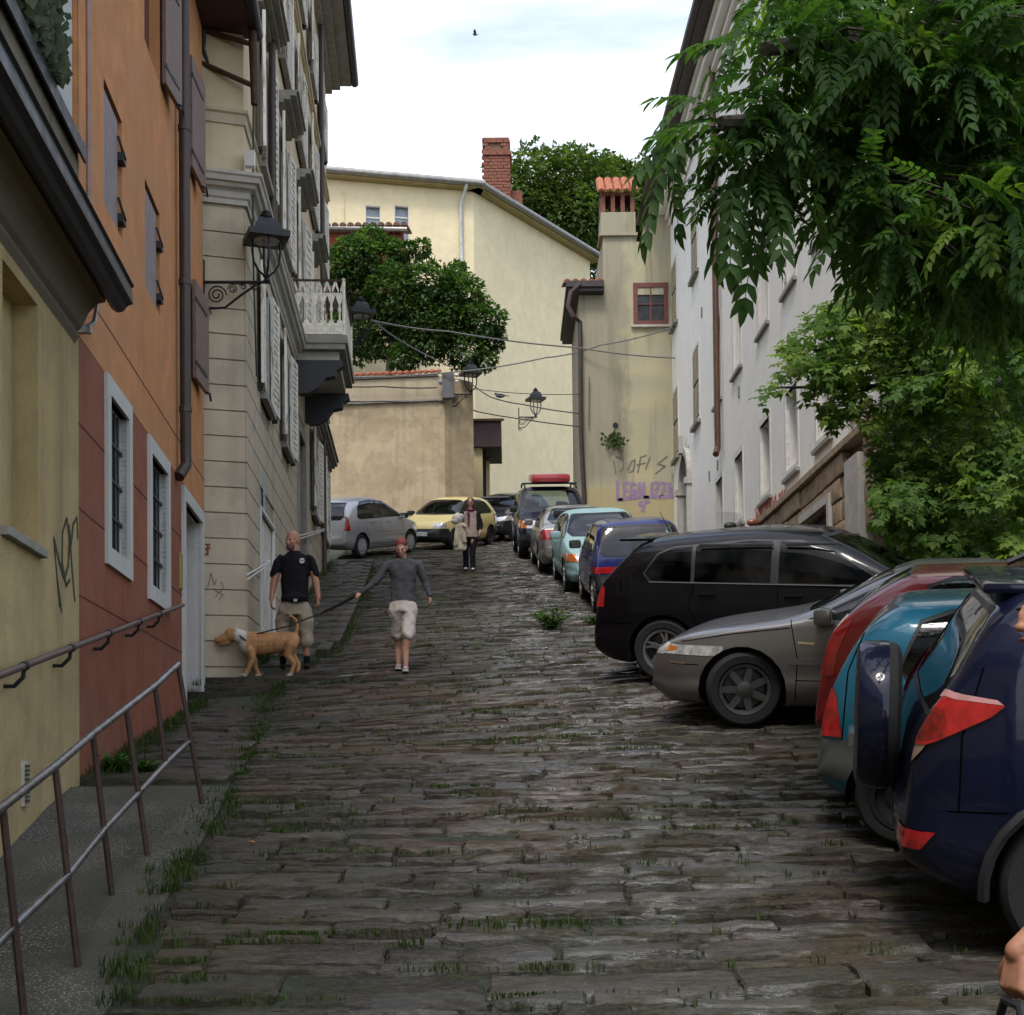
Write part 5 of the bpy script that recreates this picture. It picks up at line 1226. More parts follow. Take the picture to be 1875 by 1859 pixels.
for _ in range(3000):                                      # thicker inside, away from the light
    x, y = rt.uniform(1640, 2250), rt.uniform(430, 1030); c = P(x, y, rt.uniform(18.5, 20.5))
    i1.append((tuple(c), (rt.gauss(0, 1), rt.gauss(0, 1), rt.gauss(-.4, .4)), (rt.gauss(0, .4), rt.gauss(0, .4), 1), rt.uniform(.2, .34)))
crown('crown', i1, MAP1, mt, [PL]); crown('pale_lit_leaves', i2, MAP2, mt, [PL])
# shrub over the garden wall, and the far tree on the hill
def leafpair():
    return np.array([(0, 0, 0), (.4, .28, .06), (1, 0, -.12), (.4, -.28, .06), (0.1, .1, 0), (.2, .7, -.1), (.5, .45, .1)], float), np.array([(0, 1, 2), (0, 2, 3), (4, 5, 6)], int)
LP_ = leafpair()
def clump_tree(name, label, cat, loc, trunk, clumps, n, size, mats, parent_limb=True, flat=.8):
    t = thing(name, label, cat, loc); m = MB(); m.tube(trunk, [.2 * (1 - .6 * i / len(trunk)) for i in range(len(trunk))], 8); m.build('trunk', BARK, t, True)
    for c, r_ in clumps[:6]: MB().tube([trunk[-1], trunk[-1].lerp(c, .6) + V((0, 0, .1)), c], [.07, .05, .02], 5).build('limb', BARK, t)
    a, b = [], []; tot = sum(r_ ** 2 for _, r_ in clumps)
    for c, r_ in clumps:
        for _ in range(int(n * r_ ** 2 / tot)):
            d = V((rt.gauss(0, 1), rt.gauss(0, 1), rt.gauss(.15, 1))).normalized(); rr_ = r_ * (.55 + .5 * rt.random() ** .6) * (1 + .45 * mn.noise(c * 1.3 + d * 2.2))
            p = c + V((d.x * rr_, d.y * rr_, d.z * rr_ * flat)); dd = d + V((rt.gauss(0, .5), rt.gauss(0, .5), rt.gauss(-.35, .4)))
            (b if rt.random() < .28 and d.z > -.1 else a).append((tuple(p), tuple(dd), (d.x * .6 + rt.gauss(0, .3), d.y * .6 + rt.gauss(0, .3), 1), size * rt.uniform(.6, 1.3)))  # upper sides get some paler leaves: light from above put into the colour
    crown('crown', a, mats[0], t, [LP_]); crown('lit_top_leaves', b, mats[1], t, [LP_]); return t
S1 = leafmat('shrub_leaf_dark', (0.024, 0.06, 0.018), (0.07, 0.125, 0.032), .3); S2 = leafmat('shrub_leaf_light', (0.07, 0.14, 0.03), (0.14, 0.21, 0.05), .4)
sc = []
for px, py, r_ in ((650, 470, .75), (700, 475, .8), (640, 540, .9), (720, 540, 1.0), (780, 520, .75), (770, 455, .35), (840, 545, .85), (880, 590, .75), (700, 610, .9), (780, 620, .85), (850, 640, .7), (640, 620, .9), (900, 620, .45), (750, 580, 1.1), (820, 590, .9), (680, 440, .5), (730, 460, .4), (835, 500, .4), (890, 660, .35), (740, 655, .5), (620, 500, .8), (805, 560, .8)):
    sc.append((P(px, py, 45.3 + rt.uniform(-.3, .7)), r_))
tb = P(700, 900, 45.6); tb.z = zr(-4, 45.6)
clump_tree('wall_shrub', 'big dark green shrub spilling over the tan garden wall', 'shrub', tb, [tb, V((tb.x, tb.y, tb.z + 3)), P(720, 620, 45.6), P(730, 560, 45.6)], sc, 26000, .16, (S1, S2))
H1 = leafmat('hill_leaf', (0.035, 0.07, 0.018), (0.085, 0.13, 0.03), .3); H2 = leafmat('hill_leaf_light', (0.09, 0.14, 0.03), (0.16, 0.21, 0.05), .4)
for (lab, cx_, spots, seed) in (('tall round green tree on the hill behind the brick chimney', 1010, ((950, 370, 2.1), (985, 330, 2.0), (1030, 345, 2.2), (1060, 330, 1.9), (1000, 400, 2.3), (1060, 400, 2.2), (1040, 460, 2.0), (960, 430, 2), (1100, 370, 1.8), (925, 345, 1.2)), 1),
                               ('green tree on the hill half hidden by the tiled chimney', 1150, ((1120, 350, 2.0), (1150, 380, 2.1), (1180, 350, 1.8), (1110, 430, 2.1), (1170, 430, 2.2), (1085, 480, 1.6), (1210, 400, 2.0), (1130, 330, 1.3)), 2)):
    D0 = 74 + 5 * seed; tb = P(cx_, 700, D0); tb.z = zr(3, D0) - .2
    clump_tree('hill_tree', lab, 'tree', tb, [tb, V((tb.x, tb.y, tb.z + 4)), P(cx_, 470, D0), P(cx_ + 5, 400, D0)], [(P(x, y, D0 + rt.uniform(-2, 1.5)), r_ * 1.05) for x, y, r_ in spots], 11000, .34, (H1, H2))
# ================================================================ cars
def pchip(pts):
    x = np.array([p[0] for p in pts], float); y = np.array([p[1] for p in pts], float)
    o = np.argsort(x); x, y = x[o], y[o]; h = np.diff(x); d = np.diff(y) / h; m = np.zeros(len(x)); m[0], m[-1] = d[0], d[-1]
    for i in range(1, len(x) - 1): m[i] = 0 if d[i - 1] * d[i] <= 0 else 2 * d[i - 1] * d[i] / (d[i - 1] + d[i])
    def f(q):
        q = min(max(q, x[0]), x[-1]); i = min(int(np.searchsorted(x, q, side='right')) - 1, len(h) - 1); t = (q - x[i]) / h[i]
        return float((1 + 2 * t) * (1 - t) ** 2 * y[i] + t * (1 - t) ** 2 * h[i] * m[i] + t * t * (3 - 2 * t) * y[i + 1] + t * t * (t - 1) * h[i] * m[i + 1])
    return f
def clipx(poly, x0, x1):
    def half(pl, c, s):
        r_ = []
        for i in range(len(pl)):
            a, b = pl[i], pl[(i + 1) % len(pl)]; ia, ib = (a[0] - c) * s >= 0, (b[0] - c) * s >= 0
            if ia: r_.append(a)
            if ia != ib: t = (c - a[0]) / (b[0] - a[0]); r_.append((c, a[1] + t * (b[1] - a[1])))
        return r_
    return half(half(poly, x0, 1), x1, -1)
def grow(poly, e):
    cx_ = sum(p[0] for p in poly) / len(poly); cz = sum(p[1] for p in poly) / len(poly); r_ = []
    for i, p in enumerate(poly):
        a, b = V(poly[i - 1]), V(poly[(i + 1) % len(poly)]); p = V(p); n1 = (p - a); n2 = (b - p)
        n1 = V((n1.y, -n1.x)).normalized() if n1.length else V((0, 0)); n2 = V((n2.y, -n2.x)).normalized() if n2.length else V((0, 0)); n_ = n1 + n2
        if n_.length < 1e-6: r_.append(tuple(p)); continue
        n_.normalize()
        if n_.dot(p - V((cx_, cz))) < 0: n_ = -n_
        r_.append(tuple(p + n_ * e))
    return r_
RUBBER = plain('tyre_rubber', (0.014, 0.014, 0.015), .85, var=.3, bump=.3, obj=True)
TRIM = plain('black_trim', (0.014, 0.014, 0.016), .55, obj=True)
GAP = plain('gap_black', (.003, .003, .003), .95, spec=.02, obj=True)
GREYTRIM = plain('grey_bumper_plastic', (0.085, 0.09, 0.092), .7, obj=True)
GLASS = glass('car_glass', .34, .02, (.85, 1, .93)); GLASSD = glass('car_glass_dark', .06, .02, ior=1.28); GLASSC = glass('car_glass_clear', .62, .02, (.9, 1, .95))
REDL = plain('red_lens', (.40, .012, .014), .08, coat=1.0, var=.45, vs=14, bump=.05, bs=30, obj=True); CLEARL = plain('headlight_lens', (.52, .53, .52), .1, .2, coat=.8, var=.5, vs=16, obj=True)
ORAL = plain('orange_lens', (.6, .16, .02), .15, coat=.8, obj=True); ALLOY = plain('alloy', (.30, .30, .31), .35, .8, obj=True); ALLOYD = plain('alloy_dark', (.10, .10, .10), .45, .7, obj=True)
ALLOYB = plain('alloy_bright', (.55, .55, .55), .3, .8, obj=True)
SEATM = plain('seat_cloth', (.04, .04, .045), .9, obj=True); PLATE = plain('plate_white', (.62, .62, .60), .5, obj=True); CHROME = plain('chrome', (.6, .6, .6), .12, 1.0, obj=True)
def make_wheel(rw, tw, style, par, x, y, sgn, steer=0.0):
    e = bpy.data.objects.new('wheel', None); COL.objects.link(e); e.parent = par; e.location = (x, y, rw); e.rotation_euler = (0, 0, steer); LOCAL[e.name] = 1
    rr_ = rw * .66; A = Matrix.Rotation(R(90), 4, 'X')
    prof = [(rr_, -tw / 2 + .02), (rr_ + .02, -tw / 2), (rw * .9, -tw / 2 - .005), (rw * .975, -tw / 2 + .02), (rw, -tw / 2 + .05), (rw, tw / 2 - .05), (rw * .975, tw / 2 - .02), (rw * .9, tw / 2 + .005), (rr_ + .02, tw / 2), (rr_, tw / 2 - .02)]
    t_ = MB().lathe(prof, 32, A, False).build('tyre', RUBBER, e, True)
    o = -sgn * 1.0; face = -sgn * (tw / 2 - .03)          # outer face along local z after A (z -> -y)
    def zz(d): return -sgn * (tw / 2 - d)
    rm = MB(); rm.lathe([(rr_ + .005, zz(.0)), (rr_ - .02, zz(.005)), (rr_ - .03, zz(.04)), (rr_ - .035, zz(tw * .9))], 32, A, False)
    mat = {'six': ALLOYD, 'five': ALLOY, 'steel': plain('hubcap', (.42, .42, .43), .4, .3, obj=True), 'black': TRIM, 'bright': ALLOYB}[style]
    if style == 'steel':
        rm.lathe([(rr_ - .02, zz(.02)), (rr_ * .7, zz(.0)), (rr_ * .35, zz(.005)), (.001, zz(-.005))], 24, A, False)
        for k in range(8):
            M_ = A @ Matrix.Rotation(2 * math.pi * k / 8, 4, 'Z'); z0 = zz(-.004); rm.box(rr_ * .45, rr_ * .85, -.02, .02, min(z0, zz(.012)), max(z0, zz(.012)), M_)
    elif style == 'black':
        rm.lathe([(rr_ - .02, zz(.03)), (rr_ * .6, zz(.05)), (.07, zz(.03)), (.001, zz(.03))], 24, A, False)
    else:
        n = 5 if style != 'six' else 7
        for k in range(n):
            for sub in ((-.16, .16) if style == 'five' else (0,)):
                th = 2 * math.pi * k / n; w0, w1 = (.03, .02) if style == 'five' else (.05, .042)
                pts = []
                tw_ = .32 if style in ('five', 'bright') else 0
                za, zb2 = zz(.012), zz(.05)
                a0, a1 = th + sub * .25, th + sub + tw_
                for (r_, a, w_) in ((.05, a0, w0), (rr_ * .55, (a0 + a1) / 2 - tw_ * .1, (w0 + w1) / 2), (rr_ - .015, a1, w1)):
                    cx_, cy_ = r_ * math.cos(a), r_ * math.sin(a); nx_, ny_ = -math.sin(a) * w_ / 2 * 1.3, math.cos(a) * w_ / 2 * 1.3
                    pts += [(cx_ + nx_, cy_ + ny_, za), (cx_ - nx_, cy_ - ny_, za), (cx_ - nx_, cy_ - ny_, zb2), (cx_ + nx_, cy_ + ny_, zb2)]
                rm.add([A @ V(q) for q in pts], [(i * 4 + j, i * 4 + (j + 1) % 4, (i + 1) * 4 + (j + 1) % 4, (i + 1) * 4 + j) for i in range(2) for j in range(4)])
        rm.lathe([(.075, zz(.04)), (.07, zz(.008)), (.04, zz(.0)), (.001, zz(.0))], 16, A, False)
    rm.build('rim', mat, e, True)
    MB().lathe([(rr_ - .04, zz(.09)), (.001, zz(.09))], 20, A, False).build('brake_disc', ALLOYD if style != 'steel' else TRIM, e)
    return e
def car(spec, name, label, pos, yaw, group='cars parked along the street'):
    s = spec; Lh = s['L'] / 2; top = pchip(s['top']); belt = pchip(s['belt']); bot = pchip(s['bot']); wid = pchip(s['wid']); tum = s.get('tum', .28); ne = s.get('n', 4.5)
    xs = sorted(set(np.round(np.concatenate([np.arange(-Lh, Lh + .001, .055), -Lh + np.array([.012, .03, .08, .11, .14]), Lh - np.array([.012, .03, .08, .11, .14]), [Lh]]), 4)))
    KU, KL = 15, 14; rings = []
    for x in xs:
        zt, zb, z0, w_ = top(x), belt(x), bot(x), wid(x); zb = min(zb, zt - .03); ring = []
        for i in range(KU):
            th = (i / (KU - 1)) * math.pi / 2; sn, cs_ = math.sin(th), math.cos(th)       # th 0 top centre -> pi/2 belt
            sz = abs(cs_) ** (2 / ne); sy = abs(sn) ** (2 / ne)
            z = zb + (zt - zb) * sz; hw = w_ * .965 - tum * max(0, (z - zb) - .02)
            ring.append((x, hw * sy, z))
        for i in range(1, KL):
            q = i / (KL - 1); z = zb + (z0 - zb) * q; up_ = 1 - q
            y = w_ * (1 - .035 * max(0, (up_ - .62) / .38) ** 2 - .085 * max(0, (.30 - up_) / .30) ** 2 - .012 * math.exp(-((up_ - .42) / .07) ** 2))
            ring.append((x, y, z))
        ring += [(x, w_ * .6, z0 - .01), (x, 0, z0 - .01)]; rings.append(ring)
    bm = bmesh.new(); k = len(rings[0]); vv = [[bm.verts.new(p) for p in r_] for r_ in rings]
    for i in range(len(rings) - 1):
        for j in range(k - 1): bm.faces.new((vv[i][j], vv[i][j + 1], vv[i + 1][j + 1], vv[i + 1][j]))
    for end, sg in ((0, -1), (len(rings) - 1, 1)):            # bulged end caps
        prev = vv[end]; zc = (rings[end][0][2] + rings[end][-1][2]) / 2
        for f_, bx in ((.8, .018), (.5, .034), (.2, .042)):
            cur = [bm.verts.new((rings[end][j][0] + sg * bx, rings[end][j][1] * f_, zc + (rings[end][j][2] - zc) * f_)) for j in range(k)]
            for j in range(k - 1): bm.faces.new((prev[j], prev[j + 1], cur[j + 1], cur[j]))
            prev = cur
        bm.faces.new(prev)
    bmesh.ops.recalc_face_normals(bm, faces=bm.faces[:])
    lay = bm.faces.layers.int.new('part'); parts = [('body', s['paint'], 0, 'c')]
    def pid(nm, mat, off=0.0, kind='s'):
        parts.append((nm, mat, off, kind)); return len(parts) - 1
    def cut(i, axis, poly, filt, only=None):
        ia, ib = {'y': (0, 2), 'x': (1, 2)}[axis]; lo = [min(p[q] for p in poly) for q in (0, 1)]; hi = [max(p[q] for p in poly) for q in (0, 1)]
        def near(f):
            a = [v_.co[ia] for v_ in f.verts]; b = [v_.co[ib] for v_ in f.verts]
            return max(a) >= lo[0] - .01 and min(a) <= hi[0] + .01 and max(b) >= lo[1] - .01 and min(b) <= hi[1] + .01
        cand = [f for f in bm.faces if (only is None or f[lay] in only) and filt(f) and near(f)]
        for q in range(len(poly)):
            a, b = poly[q], poly[(q + 1) % len(poly)]; co = [0, 0, 0]; co[ia], co[ib] = a; no = [0, 0, 0]; no[ia], no[ib] = (b[1] - a[1]), -(b[0] - a[0])
            if abs(no[ia]) + abs(no[ib]) < 1e-7: continue
            g_ = set(cand); 
            for f in cand: g_.update(f.edges); g_.update(f.verts)
            r_ = bmesh.ops.bisect_plane(bm, geom=list(g_), dist=1e-5, plane_co=co, plane_no=V(no).normalized())
            cand = [f for f in r_['geom'] if isinstance(f, bmesh.types.BMFace)]
        for f in cand:
            c = f.calc_center_median()
            if in_poly(c[ia], c[ib], poly): f[lay] = i
    side = lambda f: f.normal.y > .25 and f.calc_center_median().y > .3
    G = s.get('glass', GLASS)
    # bumpers first, so that lamps and arches cut into them
    for nm, poly, mat in s.get('lower', []): cut(pid(nm, mat, 0, 'c'), 'y', poly, lambda f: True)
    seal = pid('window_seal', TRIM, -.002)
    dlo = s['dlo']; cut(seal, 'y', grow(dlo, .022), side)
    for x0, x1 in s['panes']:
        pl = clipx(dlo, x0, x1)
        if len(pl) > 2: cut(pid('side_window', s.get('sideglass', G), -.006), 'y', pl, side)
    for nm, sg, rect, gm in (('windscreen', 1, s['ws'], G), ('rear_window', -1, s['rw'], s.get('rearglass', G))):
        z0, z1, y0, y1, xm = rect; pl = [(-.01, z0 - .012), (y0 * .9, z0 + .005), (y0, z0 + .06), (y1, z1 - .06), (y1 * .93, z1 - .006), (-.01, z1)]
        fl = (lambda f: f.normal.x > .16 and f.calc_center_median().x > xm) if sg > 0 else (lambda f: f.normal.x < -.14 and f.calc_center_median().x < xm)
        cut(pid(nm + '_seal', TRIM, -.001, 'c'), 'x', grow(pl, .028), fl); cut(pid(nm, gm, -.005, 'c'), 'x', pl, fl)
    byname = {}
    for nm, axis, sg, poly, mat, off in s.get('cuts', []):
        i = byname.get((nm, mat.name))
        if i is None: i = pid(nm, mat, off, 'c' if nm in ('grille', 'tailgate_panel', 'number_recess', 'air_intake') else 's'); byname[(nm, mat.name)] = i
        if axis == 'y': cut(i, 'y', poly, (lambda f: f.normal.y > .12 and f.calc_center_median().y > .25))
        elif sg > 0: cut(i, 'x', poly, lambda f: f.normal.x > .1 and f.calc_center_median().x > 0)
        else: cut(i, 'x', poly, lambda f: f.normal.x < -.1 and f.calc_center_median().x < 0)
    for ln in s.get('seams', []):
        sm = pid('panel_gap', GAP, -.003)
        for a, b in zip(ln[:-1], ln[1:]):
            a, b = V(a), V(b); t_ = (b - a).normalized(); n_ = V((-t_.y, t_.x)) * .0045
            cut(sm, 'y', [tuple(a + n_), tuple(b + n_), tuple(b - n_), tuple(a - n_)], side, only={0})
    gone = pid('_', None)
    for x in (s['xr'], s['xf']):
        r_ = s['r'] + .055; cut(gone, 'y', [(x + r_ * math.cos(2 * math.pi * q / 22), s['r'] * .98 + r_ * math.sin(2 * math.pi * q / 22)) for q in range(22)], lambda f: f.calc_center_median().y > .42)
    bm.normal_update()
    nrm = {v_: v_.normal.copy() for v_ in bm.verts}
    root = thing(name, label, 'car', (0, 0, 0), group, True)
    groups = {}
    for f in bm.faces: groups.setdefault(f[lay], []).append(f)
    for i, (nm, mat, off, kd) in enumerate(parts):
        if nm == '_' or i not in groups: continue
        idx = {}; vs = []; fs = []; ns = []
        for f in groups[i]:
            ff = []
            for v_ in f.verts:
                if v_ not in idx: idx[v_] = len(vs); q = v_.co + nrm[v_] * off; vs.append(V((q.x, max(q.y, 0.0), q.z))); ns.append(nrm[v_])
                ff.append(idx[v_])
            fs.append(ff)
        mvs = [V((q.x, -q.y, q.z)) for q in vs]; mfs = [f[::-1] for f in fs]
        def mk(vs_, fs_, ns_):
            me = bpy.data.meshes.new(nm); me.from_pydata([tuple(q) for q in vs_], [], fs_); me.update()
            o = obj(nm, me, mat, root, True, angle=180)
            try: me.normals_split_custom_set_from_vertices([tuple(q) for q in ns_])
            except Exception: pass
            return o
        mns = [V((q.x, -q.y, q.z)) for q in ns]
        if kd == 'c':
            n_ = len(vs); mk(vs + mvs, fs + [[q + n_ for q in f] for f in mfs], ns + mns)
        else: mk(vs, fs, ns); mk(mvs, mfs, mns)
    bm.free()
    # wheels, arches
    wt = wid(0) - .0
    for x, st in ((s['xr'], 0), (s['xf'], s.get('steer', 0.0))):
        for sg in (1, -1): make_wheel(s['r'], s.get('tw', .2), s.get('rim', 'five'), root, x, sg * (wid(x) - s.get('tw', .2) / 2 - .015), sg, st)
    for x in (s['xr'], s['xf']):
        for sg in (1, -1):
            ar = MB(); r_ = s['r'] + .055; y1 = sg * (wid(x) - .02); y0 = sg * (wid(x) - .34); n = 14
            vs = [(x + r_ * math.cos(math.pi * q / n * 1.16 - .25), y, s['r'] * .98 + r_ * math.sin(math.pi * q / n * 1.16 - .25)) for y in (y1, y0) for q in range(n + 1)]
            ar.add(vs, [(q, q + 1, n + 2 + q, n + 1 + q) for q in range(n)] + [tuple(range(n + 1, 2 * n + 2))]); ar.build('wheel_arch', TRIM, root)
            if s.get('lip'):
                lp = MB(); yl = sg * (wid(x) * 1.0 + .004); pts = [(x + (r_ + .012) * math.cos(math.pi * q / n * 1.1 - .16), yl - sg * .02 * (1 if q in (0, n) else 0), s['r'] * .98 + (r_ + .012) * math.sin(math.pi * q / n * 1.1 - .16)) for q in range(n + 1)]
                lp.tube(pts, .028, 6); lp.build('arch_lip', s['lip'], root, True)
    # inside: floor, dash, seats, steering wheel
    bx = belt(0); xc = s['cowl']; W_ = wid(0)
    m = MB(); m.box(s['xr'] - .2, xc - .1, -W_ * .9, W_ * .9, .28, .34); m.build('floor_pan', SEATM, root)
    m = MB(); m.box(xc - .45, xc - .05, -W_ * .84, W_ * .84, .62, bx - .06, None, .05); m.build('dashboard', SEATM, root, True)
    sx = s.get('seatx', 0.0)
    for dx in (0, -.85):
        for sg in (1, -1):
            m = MB(); y = sg * W_ * .42; m.box(sx + dx - .25, sx + dx + .28, y - .24, y + .24, .38, .58, None, .06)
            m.box(-.09, .09, y - .23, y + .23, 0, .62, Matrix.Translation((sx + dx - .25, 0, .5)) @ Matrix.Rotation(R(-14), 4, 'Y'), .06)
            st_ = m.build('seat', SEATM, root, True)
            MB().box(-.05, .05, y - .13, y + .13, .62, .82, Matrix.Translation((sx + dx - .27, 0, .52)) @ Matrix.Rotation(R(-10), 4, 'Y'), .045).build('headrest', SEATM, st_, True)
    M_ = Matrix.Translation((xc - .55, W_ * .42, bx - .05)) @ Matrix.Rotation(R(62), 4, 'Y'); n = 20
    MB().tube([M_ @ V((.18 * math.cos(2 * math.pi * q / n), .18 * math.sin(2 * math.pi * q / n), 0)) for q in range(n + 1)], .016, 6, False).build('steering_wheel', TRIM, root, True)
    # mirrors, handles, plates
    mx_, mz = s['mirror']
    for sg in (1, -1):
        yb = sg * wid(mx_) * .96; m = MB(); m.box(mx_ - .06, mx_ + .09, min(yb, yb + sg * .2), max(yb, yb + sg * .2), mz - .06, mz + .08, None, .04); mo = m.build('wing_mirror', s.get('mirrorm', s['paint']), root, True)
        MB().box(mx_ - .066, mx_ - .058, min(yb + sg * .02, yb + sg * .18), max(yb + sg * .02, yb + sg * .18), mz - .04, mz + .06).build('mirror_glass', CHROME, mo)
        for hx, hz in s.get('handles', []):
            yh_ = sg * (wid(hx) * .985); MB().box(hx - .09, hx + .09, min(yh_, yh_ + sg * .03), max(yh_, yh_ + sg * .03), hz - .017, hz + .017, None, .012).build('door_handle', s.get('handlem', s['paint']), root, True)
        if s.get('strip'):
            x0, x1, z = s['strip']; nn = 8; pts = [(x0 + (x1 - x0) * q / nn, sg * (wid(x0 + (x1 - x0) * q / nn) * 1.0), z) for q in range(nn + 1)]
            m = MB(); 
            for a, b in zip(pts[:-1], pts[1:]): m.add([(a[0], a[1] - sg * .03, z - .03), (b[0], b[1] - sg * .03, z - .03), (b[0], b[1] + sg * .004, z - .026), (a[0], a[1] + sg * .004, z - .026), (a[0], a[1] + sg * .004, z + .026), (b[0], b[1] + sg * .004, z + .026), (a[0], a[1] - sg * .03, z + .03), (b[0], b[1] - sg * .03, z + .03)], [(0, 1, 2, 3), (3, 2, 5, 4), (4, 5, 7, 6)])
            m.build('side_moulding', s.get('stripm', TRIM), root)
        for (x0, z0, x1, z1, rr_) in s.get('weatherbar', []):
            MB().tube([(x0 + (x1 - x0) * q / 5, sg * (wid(0) * .965 - tum * max(0, (z0 + (z1 - z0) * q / 5) - belt(0))) + sg * .004, z0 + (z1 - z0) * q / 5) for q in range(6)], rr_, 5).build('belt_moulding', GREYTRIM if s.get('chrome') else TRIM, root)
    for x, z, sg in s.get('plates', []): MB().box(x - .012, x + .012, -.26, .26, z - .055, z + .055, None, .006).build('number_plate', PLATE, root)
    for x, yv, z, h_ in s.get('antenna', []): MB().tube([(x, yv, z), (x - h_ * .5, yv, z + h_)], [.007, .003], 5).build('antenna', TRIM, root)
    # stand it on the street
    fw = V((math.cos(yaw), math.sin(yaw), 0)); lf = V((-fw.y, fw.x, 0)); c = V((pos[0], pos[1], 0)); wb_ = s['xf']; wr_ = s['xr']; hy = wid(0) - .1
    def gz(x, y): q = c + fw * x + lf * y; return zr(q.x, q.y)
    zf, zb_ = (gz(wb_, hy) + gz(wb_, -hy)) / 2, (gz(wr_, hy) + gz(wr_, -hy)) / 2; zl_, zrr = (gz(wb_, hy) + gz(wr_, hy)) / 2, (gz(wb_, -hy) + gz(wr_, -hy)) / 2
    X = (fw * (wb_ - wr_) + V((0, 0, zf - zb_))).normalized(); Y = (lf * 2 * hy + V((0, 0, zl_ - zrr))); Y = (Y - X * Y.dot(X)).normalized(); Z = X.cross(Y)
    o = V((c.x, c.y, zb_ + (zf - zb_) * (0 - wr_) / (wb_ - wr_) + .012))
    root.matrix_basis = Matrix(((X.x, Y.x, Z.x, o.x), (X.y, Y.y, Z.y, o.y), (X.z, Y.z, Z.z, o.z), (0, 0, 0, 1)))
    return root
def nearcorner(x, d, yaw, h_, w_, end):
    """centre of a car parked across the street from the corner nearest to the viewer; end +1 nose, -1 tail"""
    fw = V((math.cos(yaw), math.sin(yaw))); lf = V((-fw.y, fw.x))
    if lf.y < 0: lf = -lf
    q = V((x, d)) - fw * (h_ * end) + lf * w_; return (q.x, q.y)
def W_of(L_, w_, fr=.72, rr_=.78): h = L_ / 2; return [(-h, w_ * rr_), (-h + .04, w_ * (rr_ + .07)), (-h + .16, w_ * .93), (-h + .45, w_ * .985), (0, w_), (h - .75, w_ * .985), (h - .35, w_ * .93), (h - .14, w_ * (fr + .11)), (h - .03, w_ * (fr + .02)), (h, w_ * fr)]
def B_of(L_, z=.2): h = L_ / 2; return [(-h, z + .14), (-h + .25, z + .03), (-h + .6, z), (h - .6, z), (h - .2, z + .0), (h, z + .10)]
def bumpers(L_, zt_r, zt_f, mat, lr=.5, lf_=.55):
    h = L_ / 2; return [('rear_bumper', [(-h - .1, .1), (-h + lr, .1), (-h + lr, .36), (-h + .3, zt_r), (-h - .1, zt_r)], mat), ('front_bumper', [(h + .1, .1), (h - lf_, .1), (h - lf_, .3), (h - .32, zt_f), (h + .1, zt_f)], mat)]
# ---- the dark blue off-roader with the spare wheel
NAVY = paint('navy_paint', (.005, .007, .024), .2, .3, .1, .6)
h = 2.12
sp = dict(L=4.24, paint=NAVY, top=[(-h, .66), (-h + .02, .86), (-h + .05, 1.0), (-h + .10, 1.1), (-h + .18, 1.25), (-h + .29, 1.46), (-h + .38, 1.58), (-1.62, 1.655), (-1.3, 1.69), (-.4, 1.71), (.2, 1.67), (.5, 1.57), (1.12, 1.16), (1.35, 1.07), (1.8, .99), (2.0, .88), (2.09, .74), (h, .62)],
    belt=[(-h, 1.10), (-1.2, 1.08), (1.2, 1.0), (h, .85)], bot=B_of(4.24, .27), wid=W_of(4.24, .90, .72, .80), xr=-1.36, xf=1.30, r=.36, tw=.235, rim='bright', tum=.22, n=5,
    dlo=[(-1.50, 1.16), (-1.38, 1.50), (-1.25, 1.56), (.15, 1.57), (.42, 1.50), (1.0, 1.12), (.95, 1.07), (-1.40, 1.12)], panes=[(-1.5, -.98), (-.92, -.12), (-.04, 1.0)],
    ws=(1.18, 1.60, .70, .60, .3), rw=(1.08, 1.52, .70, .58, -1.5), sideglass=GLASSD, rearglass=GLASSD, cowl=1.1, mirror=(.9, 1.12), handles=[(-.75, .98), (.1, .98)], handlem=TRIM,
    cuts=[('tail_light', 'y', 1, [(-h - .1, .93), (-h - .02, 1.09), (-h + .07, 1.175), (-h + .17, 1.19), (-h + .36, 1.165), (-h + .39, 1.14), (-h + .34, 1.095), (-h + .08, .955)], REDL, .014), 
          ('lamp_strip', 'y', 1, [(-h + .0, 1.11), (-h + .07, 1.175), (-h + .17, 1.19), (-h + .36, 1.165), (-h + .385, 1.145), (-h + .16, 1.163), (-h + .06, 1.135)], plain('pink_glint_lens', (.62, .30, .30), .06, coat=1.0, obj=True), .016), ('lamp_bowl', 'y', 1, [(-h - .06, 1.0), (-h - .02, 1.06), (-h + .06, 1.11), (-h + .14, 1.12), (-h + .16, 1.06), (-h + .14, .995), (-h + .06, .965), (-h - .05, .95)], plain('deep_red_lens', (.22, .006, .008), .05, coat=1.0, var=.6, vs=30, obj=True), .015), ('reverse_light', 'y', 1, [(-h - .1, .93), (-h + .08, .955), (-h + .02, .86), (-h - .08, .85)], plain('smoked_lens', (.30, .22, .16), .15, coat=.8, obj=True), .01), ('reflector', 'y', 1, [(-h - .05, .56), (-h + .13, .57), (-h + .07, .48), (-h - .05, .47)], REDL, .008),  # highlight along the top of the lens put in as a pale strip
          ('headlight', 'x', 1, [(.5, .72), (.5, .88), (.95, .92), (.95, .74)], CLEARL, .006)],
    seams=[[(-h + .3, 1.3), (-h + .22, 1.0), (-h + .22, .66)], [(-.95, 1.1), (-1.0, .7), (-.75, .34)], [(-.08, 1.06), (-.08, .32)], [(1.05, 1.04), (1.0, .34)], [(-h + .02, .66), (-1.7, .68)]], plates=[], lip=TRIM)
sp['lower'] = [('rear_bumper', [(-h - .1, .1), (-1.62, .1), (-1.62, .4), (-1.72, .64), (-h - .1, .70)], NAVY)]
